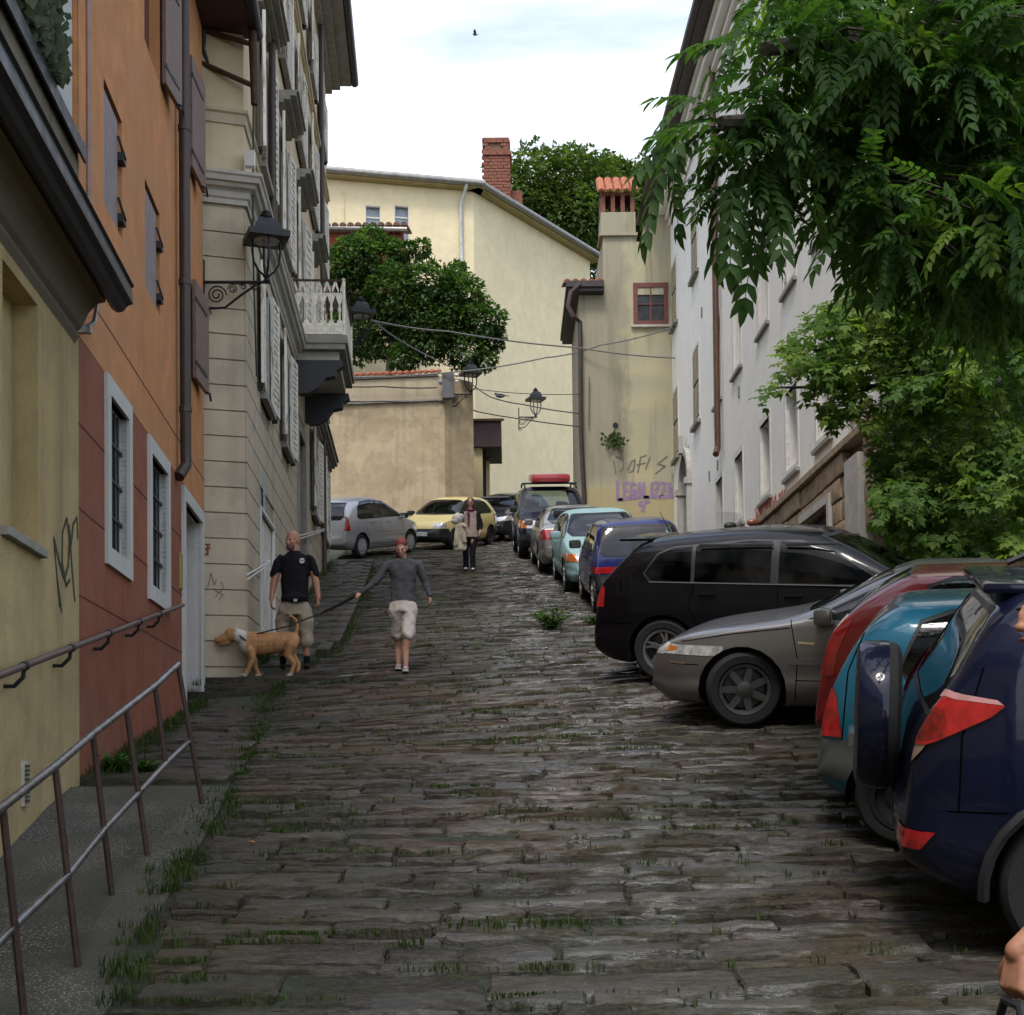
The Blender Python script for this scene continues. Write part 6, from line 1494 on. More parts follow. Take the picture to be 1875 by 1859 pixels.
rv = car(sp, 'parked_car', 'dark navy off-roader with covered spare wheel on its tailgate', nearcorner(1.72, 6.32, R(-13), h, .9, -1), R(-13))
m = MB(); A = Matrix.Translation((-h - .02, .12, .93)) @ Matrix.Rotation(R(-90), 4, 'Y')
m.lathe([(.372, .05), (.374, .07), (.372, .16), (.355, .19), (.31, .205), (.001, .21)], 32, A, False); sw_ = m.build('spare_wheel_cover', NAVY, rv, True)
MB().lathe([(.10, -.005), (.33, -.01), (.36, .01), (.365, .03), (.365, .06)], 32, A, False).build('spare_tyre', RUBBER, rv, True)
MB().box(-h + .30, -h + .62, -.58, .58, 1.60, 1.645, None, .02).build('roof_spoiler', NAVY, rv, True)
MB().box(-.012, .012, -.13, .13, -.03, .03, Matrix.Translation((-h - .24, .12, .82))).build('badge_plate', CHROME, rv)
for sg in (1, -1): MB().tube([(-1.6, sg * .62, 1.66), (-1.45, sg * .63, 1.73), (.0, sg * .63, 1.76), (.2, sg * .62, 1.70)], .018, 6).build('roof_rail', TRIM, rv, True)
# ---- small teal hatchback
TEAL = paint('teal_paint', (.008, .115, .19), .2, .35, .2); h = 1.72
hatch = lambda h, H, hood, cowlx, cz, rf, tail: [(-h, .5), (-h + .02, .66), (-h + .045, .80)] + tail + [(rf, H - .02), (rf + .7, H), (cowlx - .95, H - .035), (cowlx - .75, H - .10), (cowlx, cz), (cowlx + .2, cz - .05), (h - .25, hood), (h - .08, hood - .12), (h, .52)]
sp = dict(L=3.44, paint=TEAL, top=hatch(h, 1.42, .80, .95, .98, -1.05, [(-h + .10, .98), (-h + .2, 1.2), (-h + .33, 1.33), (-h + .45, 1.385)]), belt=[(-h, .93), (0, .92), (h, .72)], bot=B_of(3.44, .2), wid=W_of(3.44, .80, .74, .84), xr=-1.22, xf=1.12, r=.28, tw=.17, rim='black', tum=.26, n=5,
    dlo=[(-1.27, 1.02), (-1.16, 1.28), (-1.0, 1.335), (-.2, 1.36), (.1, 1.33), (.3, 1.26), (.80, .97), (-1.2, .965)], panes=[(-1.3, -.50), (-.44, .85)], ws=(1.02, 1.36, .62, .52, .1), rw=(1.0, 1.34, .60, .5, -1.1), glass=GLASS, cowl=.92, mirror=(.68, 1.0), mirrorm=TRIM, handles=[(-.3, .86)], handlem=TRIM,
    cuts=[('tail_light', 'y', 1, [(-h - .06, .62), (-h - .04, .82), (-h + .06, .93), (-h + .10, .86), (-h + .14, .62)], REDL, .008), ('headlight', 'x', 1, [(.4, .6), (.42, .74), (.8, .76), (.8, .6)], CLEARL, .005)],
    seams=[[(-h + .28, 1.34), (-h + .16, 1.0), (-h + .14, .6)], [(-.47, .95), (-.6, .5), (-.5, .26)], [(.75, .94), (.72, .28)]])
sp['lower'] = [('rear_bumper', [(-h - .1, .36), (-1.42, .36), (-1.45, .5), (-h + .22, .60), (-h - .1, .61)], GREYTRIM), ('front_bumper', [(h + .1, .1), (h - .55, .1), (h - .5, .3), (h - .3, .5), (h + .1, .5)], GREYTRIM)]
car(sp, 'parked_car', 'small teal hatchback with grey rear bumper beside the navy off-roader', nearcorner(1.76, 8.32, R(-18), h, .8, -1), R(-18))
# ---- red hatchback behind it
REDP = paint('red_paint', (.24, .012, .012), .1, .35, .25); h = 1.95
sp = dict(L=3.9, paint=REDP, top=hatch(h, 1.46, .84, 1.0, 1.0, -1.15, [(-h + .10, 1.02), (-h + .26, 1.22), (-h + .46, 1.36), (-h + .62, 1.43)]), belt=[(-h, .98), (0, .96), (h, .75)], bot=B_of(3.9, .2), wid=W_of(3.9, .83, .74, .84), xr=-1.25, xf=1.25, r=.3, tw=.18, rim='steel', tum=.26, n=5,
    dlo=[(-1.40, 1.06), (-1.2, 1.34), (-1.05, 1.39), (-.2, 1.41), (.1, 1.38), (.32, 1.29), (.88, 1.0), (-1.32, 1.0)], panes=[(-1.4, -.52), (-.45, .9)], ws=(1.05, 1.42, .64, .54, .1), rw=(1.06, 1.42, .62, .5, -1.1), cowl=.96, mirror=(.72, 1.02), handles=[(-.3, .9)],
    cuts=[('tail_light', 'y', 1, [(-h - .06, .72), (-h + .0, .95), (-h + .16, 1.16), (-h + .24, 1.12), (-h + .15, .9), (-h + .12, .72)], REDL, .006), ('headlight', 'x', 1, [(.4, .62), (.42, .77), (.85, .8), (.85, .62)], CLEARL, .005)], seams=[[(-.48, 1.0), (-.6, .5), (-.5, .28)], [(.8, .98), (.76, .3)]])
sp['lower'] = bumpers(3.9, .62, .52, REDP)
car(sp, 'parked_car', 'dark red hatchback between the teal car and the grey saloon', nearcorner(2.12, 10.04, R(-18), h, .83, -1), R(-18))
# ---- grey saloon, nose to the street
GREY = paint('warm_grey_paint', (.17, .163, .16), .7, .3, .1); h = 2.23
sp = dict(L=4.46, paint=GREY, top=[(-h, .6), (-h + .03, .88), (-h + .12, .97), (-1.75, 1.02), (-1.55, 1.05), (-.85, 1.33), (-.45, 1.375), (0, 1.37), (.22, 1.31), (.98, .955), (1.15, .915), (1.85, .80), (2.08, .72), (2.17, .65), (h, .55)],
    belt=[(-h, .90), (0, .90), (1.2, .83), (h, .60)], bot=B_of(4.46, .19), wid=W_of(4.46, .87, .72, .78), xr=-1.33, xf=1.40, r=.325, tw=.215, rim='six', steer=R(14), tum=.34, n=4.5,
    dlo=[(-1.35, 1.0), (-.95, 1.22), (-.75, 1.275), (-.25, 1.30), (.0, 1.285), (.18, 1.235), (.84, .935), (-1.2, .94)], panes=[(-1.4, -.42), (-.36, 1.0)], ws=(.985, 1.31, .68, .54, .2), rw=(1.06, 1.30, .64, .52, -.8), cowl=.95, mirror=(.70, .96), handles=[(-.75, .80), (.1, .79)], strip=(-.95, 1.0, .58), stripm=GREY,
    cuts=[('headlight', 'y', 1, [(h + .1, .60), (h - .10, .60), (h - .25, .64), (h - .27, .67), (h - .15, .70), (h + .1, .70)], CLEARL, .005), ('headlight', 'x', 1, [(.32, .61), (.32, .69), (.95, .695), (.95, .61)], CLEARL, .005), ('indicator', 'y', 1, [(h - .14, .625), (h - .245, .648), (h - .26, .668), (h - .18, .685)], ORAL, .007), ('side_repeater', 'y', 1, [(.93, .73), (.80, .725), (.79, .745), (.93, .75)], plain('cream_lens', (.5, .42, .25), .2, obj=True), .006), ('grille', 'x', 1, [(.05, .58), (.05, .69), (.26, .69), (.26, .58)], TRIM, -.004), ('air_intake', 'x', 1, [(-.01, .28), (-.01, .40), (.6, .40), (.55, .28)], TRIM, -.004), ('tail_light', 'x', -1, [(.4, .72), (.4, .9), (.9, .9), (.9, .72)], REDL, .005)],
    seams=[[(1.0, .93), (.93, .6), (.95, .24)], [(-.39, .94), (-.39, .25)], [(-1.1, .95), (-1.0, .6), (-.85, .28)], [(1.0, .86), (1.5, .80), (1.95, .72)], [(h - .02, .52), (h - .45, .53)], [(.95, .42), (-1.0, .42)]])
sp['lower'] = [('front_bumper', [(h + .1, .1), (h - .52, .1), (h - .48, .3), (h - .38, .50), (h + .1, .54)], GREY), ('bumper_strip', [(h + .1, .47), (h - .36, .46), (h - .35, .52), (h + .1, .535)], GREY)]
bw = car(sp, 'parked_car', 'warm grey saloon parked nose out with turned front wheel', nearcorner(1.18, 12.42, R(161), h, .87, 1), R(161))
MB().tube([(h - .33, .80, .535), (h - .2, .74, .54), (h - .05, .6, .54)], .014, 6).build('bumper_moulding', CHROME, bw, True)
# ---- black tall hatchback
BLK = paint('black_paint', (.004, .004, .006), .1, .3, .05, .5); h = 2.11
sp = dict(L=4.22, paint=BLK, top=[(-h, .56), (-h + .03, .72), (-h + .07, .9), (-h + .11, 1.0), (-h + .2, 1.16), (-h + .34, 1.33), (-h + .48, 1.45), (-1.45, 1.505), (-.9, 1.555), (-.25, 1.585), (.2, 1.56), (.5, 1.47), (1.22, 1.09), (1.45, .99), (1.86, .88), (2.02, .76), (h, .58)], belt=[(-h, 1.06), (0, 1.0), (1.3, .95), (h, .75)], bot=B_of(4.22, .19), wid=W_of(4.22, .88, .72, .82), xr=-1.30, xf=1.28, r=.335, tw=.225, rim='five', tum=.25, n=5,
    dlo=[(-1.50, 1.15), (-1.36, 1.345), (-1.2, 1.405), (-.4, 1.465), (.12, 1.45), (.42, 1.37), (1.02, 1.02), (-1.43, 1.07)], panes=[(-1.55, -1.0), (-.96, -.16), (-.08, 1.05)], ws=(1.10, 1.50, .70, .58, .3), rw=(1.06, 1.44, .66, .54, -1.5), sideglass=GLASSD, rearglass=GLASSD, cowl=1.25, mirror=(.98, 1.06), handles=[(-.82, .93), (.08, .91)], chrome=True, weatherbar=[(-1.45, 1.06, 1.1, 1.0, .006)], handlem=BLK,
    cuts=[('tail_light', 'y', 1, [(-h - .05, .78), (-h - .02, 1.0), (-h + .09, 1.06), (-h + .16, 1.0), (-h + .15, .8)], REDL, .005), ('headlight', 'x', 1, [(.42, .66), (.42, .82), (.9, .86), (.9, .66)], CLEARL, .005), ('side_repeater', 'y', 1, [(1.12, .82), (1.02, .82), (1.02, .84), (1.12, .84)], ORAL, .004)],
    seams=[[(-.95, 1.06), (-1.02, .8), (-.86, .5), (-.8, .26)], [(-.08, 1.03), (-.08, .26)], [(1.18, .96), (1.12, .26)], [(-.95, .34), (1.1, .34)], [(-h + .02, .62), (-1.64, .62)]], antenna=[(-1.45, 0, 1.54, .22)])
sp['lower'] = bumpers(4.22, .60, .56, BLK)
bk = car(sp, 'parked_car', 'black tall hatchback with tinted rear glass and roof spoiler', nearcorner(.86, 15.35, R(-22), h, .88, -1), R(-22))
MB().box(-h + .26, -h + .62, -.56, .56, 1.475, 1.505, None, .014).build('roof_spoiler', BLK, bk, True)
for sg in (1, -1):
    for x0, x1 in ((-.92, -.14), (-.02, .5)): MB().box(x0, x1, sg * .755 - .012, sg * .755 + .012, 1.415, 1.45, None, .01).build('wind_deflector', plain('smoked_plastic', (.05, .05, .06), .4, obj=True), bk, True)
# ---- blue city car seen from behind
BLUE = paint('royal_blue_paint', (.008, .014, .11), .2, .3, .12); h = 1.66
RY = R(90 + 2.5)
def along(px, d, yaw, back, half):
    """centre of a car whose nearest end's left-hand edge stands at the pixel column"""
    x = (px - IW / 2) / F * d; fw = V((math.cos(yaw), math.sin(yaw))); lf = V((-fw.y, fw.x)); return (x + fw.x * back - lf.x * half, d + fw.y * back - lf.y * half)
sp = dict(L=3.32, paint=BLUE, top=hatch(h, 1.43, .82, .85, .98, -1.22, [(-h + .08, .95), (-h + .17, 1.18), (-h + .26, 1.33), (-h + .36, 1.40)]), belt=[(-h, .9), (0, .9), (h, .72)], bot=B_of(3.32, .2), wid=W_of(3.32, .755, .76, .88), xr=-1.12, xf=1.08, r=.275, tw=.16, rim='steel', tum=.2, n=6,
    dlo=[(-1.38, 1.0), (-1.25, 1.28), (-1.1, 1.33), (-.2, 1.34), (.05, 1.31), (.25, 1.24), (.72, .95), (-1.3, .95)], panes=[(-1.4, -.52), (-.46, .75)], ws=(1.0, 1.35, .60, .52, .1), rw=(.90, 1.33, .61, .55, -1.2), glass=GLASSC, cowl=.82, mirror=(.6, .98), mirrorm=TRIM,
    cuts=[('tail_light', 'x', -1, [(.40, .635), (.40, .73), (.8, .735), (.8, .635)], REDL, .008), ('tail_light', 'y', 1, [(-h - .05, .635), (-h - .05, .735), (-h + .06, .73), (-h + .06, .635)], REDL, .008), ('headlight', 'x', 1, [(.35, .6), (.35, .74), (.75, .75), (.75, .6)], CLEARL, .005)], seams=[[(-.49, .94), (-.5, .28)], [(.66, .93), (.62, .28)]], plates=[(-h - .05, .70, -1)])
sp['lower'] = bumpers(3.32, .61, .52, TRIM)
car(sp, 'parked_car', 'royal blue city car with black bumper seen from behind', along(1092, 22.0, RY, h, .755), RY)
# ---- pale blue hatchback facing down the street
SKY = paint('pale_blue_paint', (.31, .40, .50), .45, .35, .15); h = 2.0
sp = dict(L=4.0, paint=SKY, top=hatch(h, 1.44, .78, 1.0, .98, -1.2, [(-h + .12, .98), (-h + .3, 1.2), (-h + .5, 1.36), (-h + .64, 1.41)]), belt=[(-h, .92), (0, .92), (h, .68)], bot=B_of(4.0, .2), wid=W_of(4.0, .83, .74, .84), xr=-1.25, xf=1.26, r=.295, tw=.185, rim='steel', tum=.3, n=5,
    dlo=[(-1.40, 1.0), (-1.15, 1.27), (-1.0, 1.33), (-.2, 1.35), (.1, 1.32), (.32, 1.24), (.90, .955), (-1.3, .955)], panes=[(-1.4, -.5), (-.44, .9)], ws=(1.0, 1.36, .66, .55, .1), rw=(1.0, 1.36, .62, .5, -1.1), glass=GLASSC, cowl=.98, mirror=(.72, 1.0), handles=[(-.3, .84)],
    cuts=[('headlight', 'x', 1, [(.38, .56), (.38, .70), (.62, .72), (.62, .56)], CLEARL, .006), ('indicator', 'x', 1, [(.63, .57), (.63, .71), (.95, .70), (.95, .57)], ORAL, .006), ('indicator', 'y', 1, [(h - .32, .57), (h - .32, .69), (h, .69), (h, .57)], ORAL, .006), ('grille', 'x', 1, [(-.01, .56), (-.01, .64), (.34, .64), (.34, .56)], TRIM, -.003), ('tail_light', 'x', -1, [(.5, .7), (.5, .9), (.85, .9), (.85, .7)], REDL, .005), ('air_intake', 'x', 1, [(-.01, .30), (-.01, .40), (.55, .40), (.5, .30)], TRIM, -.003)], seams=[[(-.47, .95), (-.47, .28)], [(.82, .94), (.78, .28)]], plates=[(h + .045, .47, 1)])
sp['lower'] = [('front_bumper', [(h + .1, .1), (h - .55, .1), (h - .5, .3), (h - .3, .5), (h + .1, .54)], SKY)]
car(sp, 'parked_car', 'pale blue hatchback facing downhill behind the royal blue car', along(1040, 25.7, RY, h, .83), RY + math.pi)
# ---- silver grey coupe seen from behind
SILV = paint('silver_beige_paint', (.30, .29, .265), .7, .33, .12); h = 2.17
sp = dict(L=4.34, paint=SILV, top=[(-h, .6), (-h + .03, .85), (-h + .09, .98), (-h + .22, 1.03), (-1.65, 1.1), (-1.0, 1.33), (-.5, 1.40), (0, 1.40), (.25, 1.34), (1.0, .98), (1.25, .92), (1.85, .80), (2.05, .7), (h, .55)], belt=[(-h, .95), (0, .92), (h, .65)], bot=B_of(4.34, .2), wid=W_of(4.34, .865, .74, .82), xr=-1.33, xf=1.38, r=.315, tw=.2, rim='five', tum=.36, n=4.5,
    dlo=[(-1.35, 1.03), (-1.0, 1.22), (-.75, 1.30), (-.2, 1.33), (.05, 1.30), (.25, 1.24), (.90, .96), (-1.25, .965)], panes=[(-1.4, -.65), (-.59, .9)], ws=(1.0, 1.34, .68, .54, .1), rw=(1.08, 1.34, .62, .52, -.8), rearglass=glass('sky_tinted_glass', .5, .02, (.8, .9, 1)), cowl=.98, mirror=(.75, .98), handles=[(-.45, .86)],
    cuts=[('tail_light', 'x', -1, [(.48, .76), (.40, .94), (.95, .96), (.95, .74)], REDL, .006), ('tail_light', 'y', 1, [(-h - .06, .76), (-h - .06, .95), (-h + .2, .93), (-h + .22, .80)], REDL, .006), ('headlight', 'x', 1, [(.4, .56), (.4, .70), (.85, .70), (.85, .56)], CLEARL, .005)], seams=[[(-.62, .96), (-.66, .28)], [(.82, .95), (.78, .28)]], plates=[(-h - .05, .82, -1)])
sp['lower'] = bumpers(4.34, .62, .5, SILV)
car(sp, 'parked_car', 'silver beige coupe seen from behind in the row of cars', along(992, 30.0, RY, h, .865), RY)
# ---- black off-roader with the red roof box
h = 2.28; DNV = paint('dark_blue_black_paint', (.008, .010, .02), .2, .3, .1, .6)
sp = dict(L=4.56, paint=DNV, top=[(-h, .7), (-h + .03, 1.0), (-h + .1, 1.2), (-h + .26, 1.5), (-h + .4, 1.66), (-1.6, 1.71), (0, 1.74), (.3, 1.70), (.5, 1.6), (1.05, 1.18), (1.2, 1.1), (2.05, 1.0), (2.2, .9), (h, .65)], belt=[(-h, 1.12), (0, 1.1), (1.2, 1.05), (h, .9)], bot=B_of(4.56, .32), wid=W_of(4.56, .92, .82, .86), xr=-1.33, xf=1.37, r=.37, tw=.24, rim='five', tum=.24, n=6,
    dlo=[(-1.85, 1.2), (-1.7, 1.52), (-1.5, 1.59), (.1, 1.61), (.38, 1.55), (.92, 1.15), (-1.75, 1.15)], panes=[(-1.9, -1.05), (-.98, -.2), (-.12, .95)], ws=(1.2, 1.64, .74, .64, .2), rw=(1.2, 1.6, .7, .6, -1.6), glass=GLASSC, cowl=1.05, mirror=(.78, 1.18), mirrorm=TRIM,
    cuts=[('headlight', 'x', 1, [(.46, .76), (.46, .94), (.72, .94), (.72, .76)], CLEARL, .006), ('indicator', 'x', 1, [(.73, .76), (.73, .94), (1.0, .94), (1.0, .76)], ORAL, .006), ('headlight', 'y', 1, [(h - .2, .78), (h - .2, .93), (h + .05, .93), (h + .05, .78)], ORAL, .005), ('grille', 'x', 1, [(-.01, .74), (-.01, .95), (.43, .95), (.43, .74)], CHROME, .003)], seams=[[(-.16, 1.1), (-.16, .36)], [(.95, 1.1), (.9, .36)]], plates=[(h + .05, .58, 1)], lip=TRIM)
sp['lower'] = bumpers(4.56, .66, .62, TRIM)
jp = car(sp, 'parked_car', 'dark off-roader facing downhill with a red box on its roof', along(954, 34.7, RY, h, .92), RY + math.pi)
m = MB(); m.box(-1.0, .55, -.5, .5, 1.84, 2.06, None, .09); tag_ = m.build('roof_box', paint('red_box_paint', (.40, .04, .05), 0, .4, .2), jp, True)
for x in (-.8, .35): MB().box(x - .04, x + .04, -.68, .68, 1.80, 1.838, None, .012).build('roof_bar', TRIM, jp, True)
for sg in (1, -1): MB().tube([(-1.4, sg * .66, 1.70), (-1.2, sg * .66, 1.79), (.2, sg * .66, 1.79), (.4, sg * .66, 1.70)], .022, 6).build('roof_rail', TRIM, jp, True)
# ---- yellow hatchback
YELP = paint('pale_yellow_paint', (.66, .55, .22), 0, .4, .2); h = 1.87
sp = dict(L=3.74, paint=YELP, top=hatch(h, 1.42, .80, .95, .96, -1.15, [(-h + .12, .96), (-h + .28, 1.18), (-h + .46, 1.33), (-h + .58, 1.38)]), belt=[(-h, .9), (0, .9), (h, .7)], bot=B_of(3.74, .2), wid=W_of(3.74, .805, .74, .82), xr=-1.22, xf=1.2, r=.28, tw=.17, rim='black', tum=.3, n=4.5,
    dlo=[(-1.36, .98), (-1.12, 1.25), (-.95, 1.31), (-.2, 1.33), (.05, 1.30), (.27, 1.22), (.85, .94), (-1.28, .94)], panes=[(-1.4, -.5), (-.44, .86)], ws=(.97, 1.34, .66, .52, .1), rw=(.98, 1.34, .6, .5, -1.1), cowl=.93, mirror=(.68, .97), mirrorm=TRIM,
    cuts=[('headlight', 'x', 1, [(.38, .60), (.40, .73), (.62, .75), (.72, .70), (.70, .60)], CLEARL, .008), ('headlight', 'y', 1, [(h - .25, .62), (h - .25, .73), (h, .73), (h, .62)], CLEARL, .006), ('tail_light', 'x', -1, [(.5, .7), (.5, .88), (.85, .88), (.85, .7)], REDL, .005), ('air_intake', 'x', 1, [(-.01, .53), (-.01, .58), (.34, .58), (.34, .53)], DARKIN, -.004)], seams=[[(-.47, .93), (-.5, .28)], [(.76, .92), (.72, .28)]], plates=[(h + .05, .44, 1)])
sp['lower'] = bumpers(3.74, .56, .585, TRIM)
dyaw = math.atan2(-math.cos(R(24)), -math.sin(R(24)))
car(sp, 'parked_car', 'pale yellow hatchback with black bumper in front of the garden wall', (P(822, 950, 41.2).x, 41.2), dyaw)
# ---- dark hatchback with bright grille bar
DK = paint('dark_ink_paint', (.010, .011, .020), .3, .3, .2); h = 2.05
sp = dict(L=4.1, paint=DK, top=hatch(h, 1.45, .84, 1.05, 1.0, -1.15, [(-h + .12, 1.0), (-h + .3, 1.22), (-h + .5, 1.36), (-h + .62, 1.42)]), belt=[(-h, .94), (0, .94), (h, .75)], bot=B_of(4.1, .2), wid=W_of(4.1, .86, .76, .84), xr=-1.3, xf=1.28, r=.31, tw=.19, rim='five', tum=.3, n=5,
    dlo=[(-1.45, 1.02), (-1.2, 1.28), (-1.05, 1.34), (-.2, 1.36), (.1, 1.33), (.34, 1.26), (.95, .98), (-1.4, .98)], panes=[(-1.5, -.5), (-.44, 1.0)], ws=(1.02, 1.37, .68, .56, .1), rw=(1.0, 1.36, .62, .5, -1.1), cowl=1.02, mirror=(.78, 1.0),
    cuts=[('headlight', 'x', 1, [(.45, .62), (.42, .74), (.9, .82), (.9, .66)], CLEARL, .006), ('grille', 'x', 1, [(-.01, .64), (-.01, .71), (.4, .71), (.38, .64)], CHROME, .008), ('air_intake', 'x', 1, [(-.01, .3), (-.01, .42), (.5, .42), (.5, .3)], DARKIN, -.004)], seams=[[(-.47, .96), (-.5, .28)]], plates=[(h + .05, .5, 1)])
sp['lower'] = bumpers(4.1, .6, .55, DK)
car(sp, 'parked_car', 'dark hatchback with bright grille bar by the porch', (P(930, 950, 45.5).x, 45.5), math.atan2(-math.cos(R(22)), -math.sin(R(22))))
# ---- silver rounded hatchback
SLV = paint('silver_paint', (.47, .48, .50), .65, .33, .15); h = 1.92
sp = dict(L=3.84, paint=SLV, top=[(-h, .55), (-h + .03, .75), (-h + .08, .95), (-h + .2, 1.13), (-h + .4, 1.33), (-h + .64, 1.44), (-.95, 1.49), (-.35, 1.525), (.15, 1.48), (.45, 1.36), (1.0, 1.06), (1.3, .93), (1.6, .84), (1.82, .70), (h, .52)], belt=[(-h, .98), (0, .96), (h, .72)], bot=B_of(3.84, .2), wid=W_of(3.84, .835, .72, .82), xr=-1.22, xf=1.22, r=.3, tw=.18, rim='steel', tum=.3, n=4,
    dlo=[(-1.36, 1.04), (-1.22, 1.26), (-.95, 1.39), (-.45, 1.43), (.1, 1.38), (.35, 1.27), (.88, 1.0), (-1.28, .99)], panes=[(-1.4, -.32), (-.24, .9)], ws=(1.04, 1.42, .66, .5, .1), rw=(.98, 1.38, .62, .48, -1.1), cowl=.95, mirror=(.74, 1.0), mirrorm=TRIM, handles=[(-.7, .9), (.1, .88)], strip=(-.75, .85, .56), stripm=SLV,
    cuts=[('tail_light', 'y', 1, [(-h - .06, .70), (-h + .06, 1.10), (-h + .16, 1.10), (-h + .20, .70)], REDL, .008), ('headlight', 'x', 1, [(.4, .6), (.4, .75), (.85, .8), (.85, .6)], CLEARL, .005)], seams=[[(-.28, .98), (-.28, .3)], [(-1.0, 1.0), (-1.02, .75), (-.85, .5)], [(.85, .97), (.8, .3)], [(-.8, .33), (.82, .33)]])
sp['lower'] = bumpers(3.84, .64, .54, SLV)
yw = math.atan2(math.cos(R(27)), math.sin(R(27))); fw = V((math.cos(yw), math.sin(yw))); rc = V((P(634, 960, 35.6).x, 35.6)); cc = rc + fw * h - V((fw.y, -fw.x)) * .80
car(sp, 'parked_car', 'silver rounded hatchback behind the corner of the beige house', (cc.x, cc.y), yw)
# ---- scooter whose windscreen and mirrors rise behind the black car
b = P(1335, 1100, 18.2); b.z = zr(b.x, 18.2)
sc_ = thing('scooter', 'scooter with clear windscreen and round mirrors behind the black car', 'scooter', b)
def q(px, py, d=18.2): return P(px, py, d)
RED2 = paint('scooter_red', (.3, .03, .02), 0, .35, .1)
for dy in (-.0, 1.25):
    A = Matrix.Translation((b.x, 18.2 + dy, zr(b.x, 18.2 + dy) + .22)) @ Matrix.Rotation(R(90), 4, 'Y'); e = MB().lathe([(.13, -.05), (.2, -.055), (.22, 0), (.2, .055), (.13, .05)], 20, A, False).build('tyre', RUBBER, sc_, True)
    MB().lathe([(.14, -.04), (.02, -.05), (.02, .05), (.14, .04)], 16, A, False).build('rim', ALLOY, e)
m = MB(); m.box(-.16, .16, .75, 1.55, .38, .66, Matrix.Translation((b.x, 18.2, b.z + .1)), .08); m.build('seat_body', RED2, sc_, True)
m = MB(); m.box(-.14, .14, .1, .85, .22, .34, Matrix.Translation((b.x, 18.2, b.z + .06)), .04); m.build('footboard', TRIM, sc_, True)
m = MB(); m.box(-.2, .2, .0, .12, .2, .95, Matrix.Translation((b.x, 18.2, b.z)), .05); m.build('leg_shield', RED2, sc_, True)
zh = b.z + .98; MB().tube([(b.x - .34, 18.3, zh), (b.x, 18.25, zh + .02), (b.x + .34, 18.3, zh)], .018, 7).build('handlebar', TRIM, sc_, True)
m = MB(); c0, c1 = q(1312, 975), q(1360, 975); t0, t1 = q(1318, 934), q(1356, 936); m.add([V((c0.x, 18.2, zh)), V((c1.x, 18.2, zh)), V((c1.x, 18.26, t1.z - .03)), V((t1.x, 18.3, t1.z)), V((t0.x, 18.3, t0.z)), V((c0.x, 18.26, t0.z - .03))], [(0, 1, 2, 3, 4, 5)]); m.build('windscreen', glass('scooter_screen', .8, .03), sc_)
for (mx2, my2, col) in ((1337, 963, TRIM), (1379, 957, plain('red_brown_shell', (.22, .06, .035), .35, obj=False))):
    c = q(mx2, my2); MB().sphere(c, .085, 12, (1, .4, .6)).build('mirror', col, sc_, True)
    MB().tube([c, V((b.x + (.2 if mx2 > 1350 else -.1), 18.28, zh))], .009, 5).build('mirror_stalk', TRIM, sc_)
# ================================================================ people and the dog
def solid(name, mb, voxel, mat, parent, it=5, fac=.5):
    """overlapping volumes -> one continuous smooth skin"""
    me = mb.mesh(name + '_raw'); o = bpy.data.objects.new(name + '_raw', me); COL.objects.link(o)
    q = o.modifiers.new('remesh', 'REMESH'); q.mode = 'VOXEL'; q.voxel_size = voxel
    if it: sm_ = o.modifiers.new('smooth', 'SMOOTH'); sm_.iterations = it; sm_.factor = fac
    dg = bpy.context.evaluated_depsgraph_get(); dg.update(); r_ = bpy.data.meshes.new_from_object(o.evaluated_get(dg)); r_.name = name
    bpy.data.objects.remove(o); bpy.data.meshes.remove(me); r_.materials.clear()
    if name in ('t_shirt', 'trousers', 'sweater', 'cropped_trousers', 'vest', 'sleeves', 'shirt', 'cloth', 'scarf', 'bag'):      # folds
        for v_ in r_.vertices:
            c = v_.co; k = mn.noise(V((c.x * 13 + c.z * 5, c.y * 13, c.z * 9))) + .6 * mn.noise(V((c.x * 27, c.y * 27 + 4, c.z * 20 - c.x * 12)))
            v_.co = c + v_.normal * k * .011
    return obj(name, r_, mat, parent, True, angle=180)
def cap(m, p0, r0, p1, r1, n=12):
    p0, p1 = V(p0), V(p1); m.tube([p0, p1], [r0, r1], n); m.sphere(p0, r0, n); m.sphere(p1, r1, n)
def chain(m, pts, rs):
    for i in range(len(pts) - 1): cap(m, pts[i], rs[i], pts[i + 1], rs[i + 1])
def ell(m, M_, c, r_):
    o = len(m.v); m.sphere((0, 0, 0), 1.0, 14, r_); 
    for i in range(o, len(m.v)): m.v[i] = tuple(M_ @ (V(m.v[i]) + V(c)))
def rings(m, rows, n=18):
    """closed loft of flat ellipses: (centre, half width along ax, half depth along ay)"""
    vs = []
    for c, rx, ry, ax in rows:
        ay = V((-ax.y, ax.x, 0))
        for j in range(n): th = 2 * math.pi * j / n; vs.append(V(c) + ax * rx * math.cos(th) + ay * ry * math.sin(th))
    k = len(rows); m.add(vs, [(i * n + j, i * n + (j + 1) % n, (i + 1) * n + (j + 1) % n, (i + 1) * n + j) for i in range(k - 1) for j in range(n)] + [tuple(range(n))[::-1], tuple((k - 1) * n + j for j in range(n))])
def skinmat(name, col): 
    t = NT(name); p = t.pos(); n = t.noise(p, 30, 4); c = t.mix(t.ramp(n, .35, .7), tuple(x * .85 for x in col), tuple(x * 1.1 for x in col)); q = t.bsdf(c, .5, 0, None, .4)
    q.inputs['Subsurface Weight'].default_value = .15; q.inputs['Subsurface Radius'].default_value = (.02, .008, .004); return t.m
SK1 = skinmat('tanned_skin', (.42, .20, .125)); SK2 = skinmat('fair_skin', (.50, .27, .19))
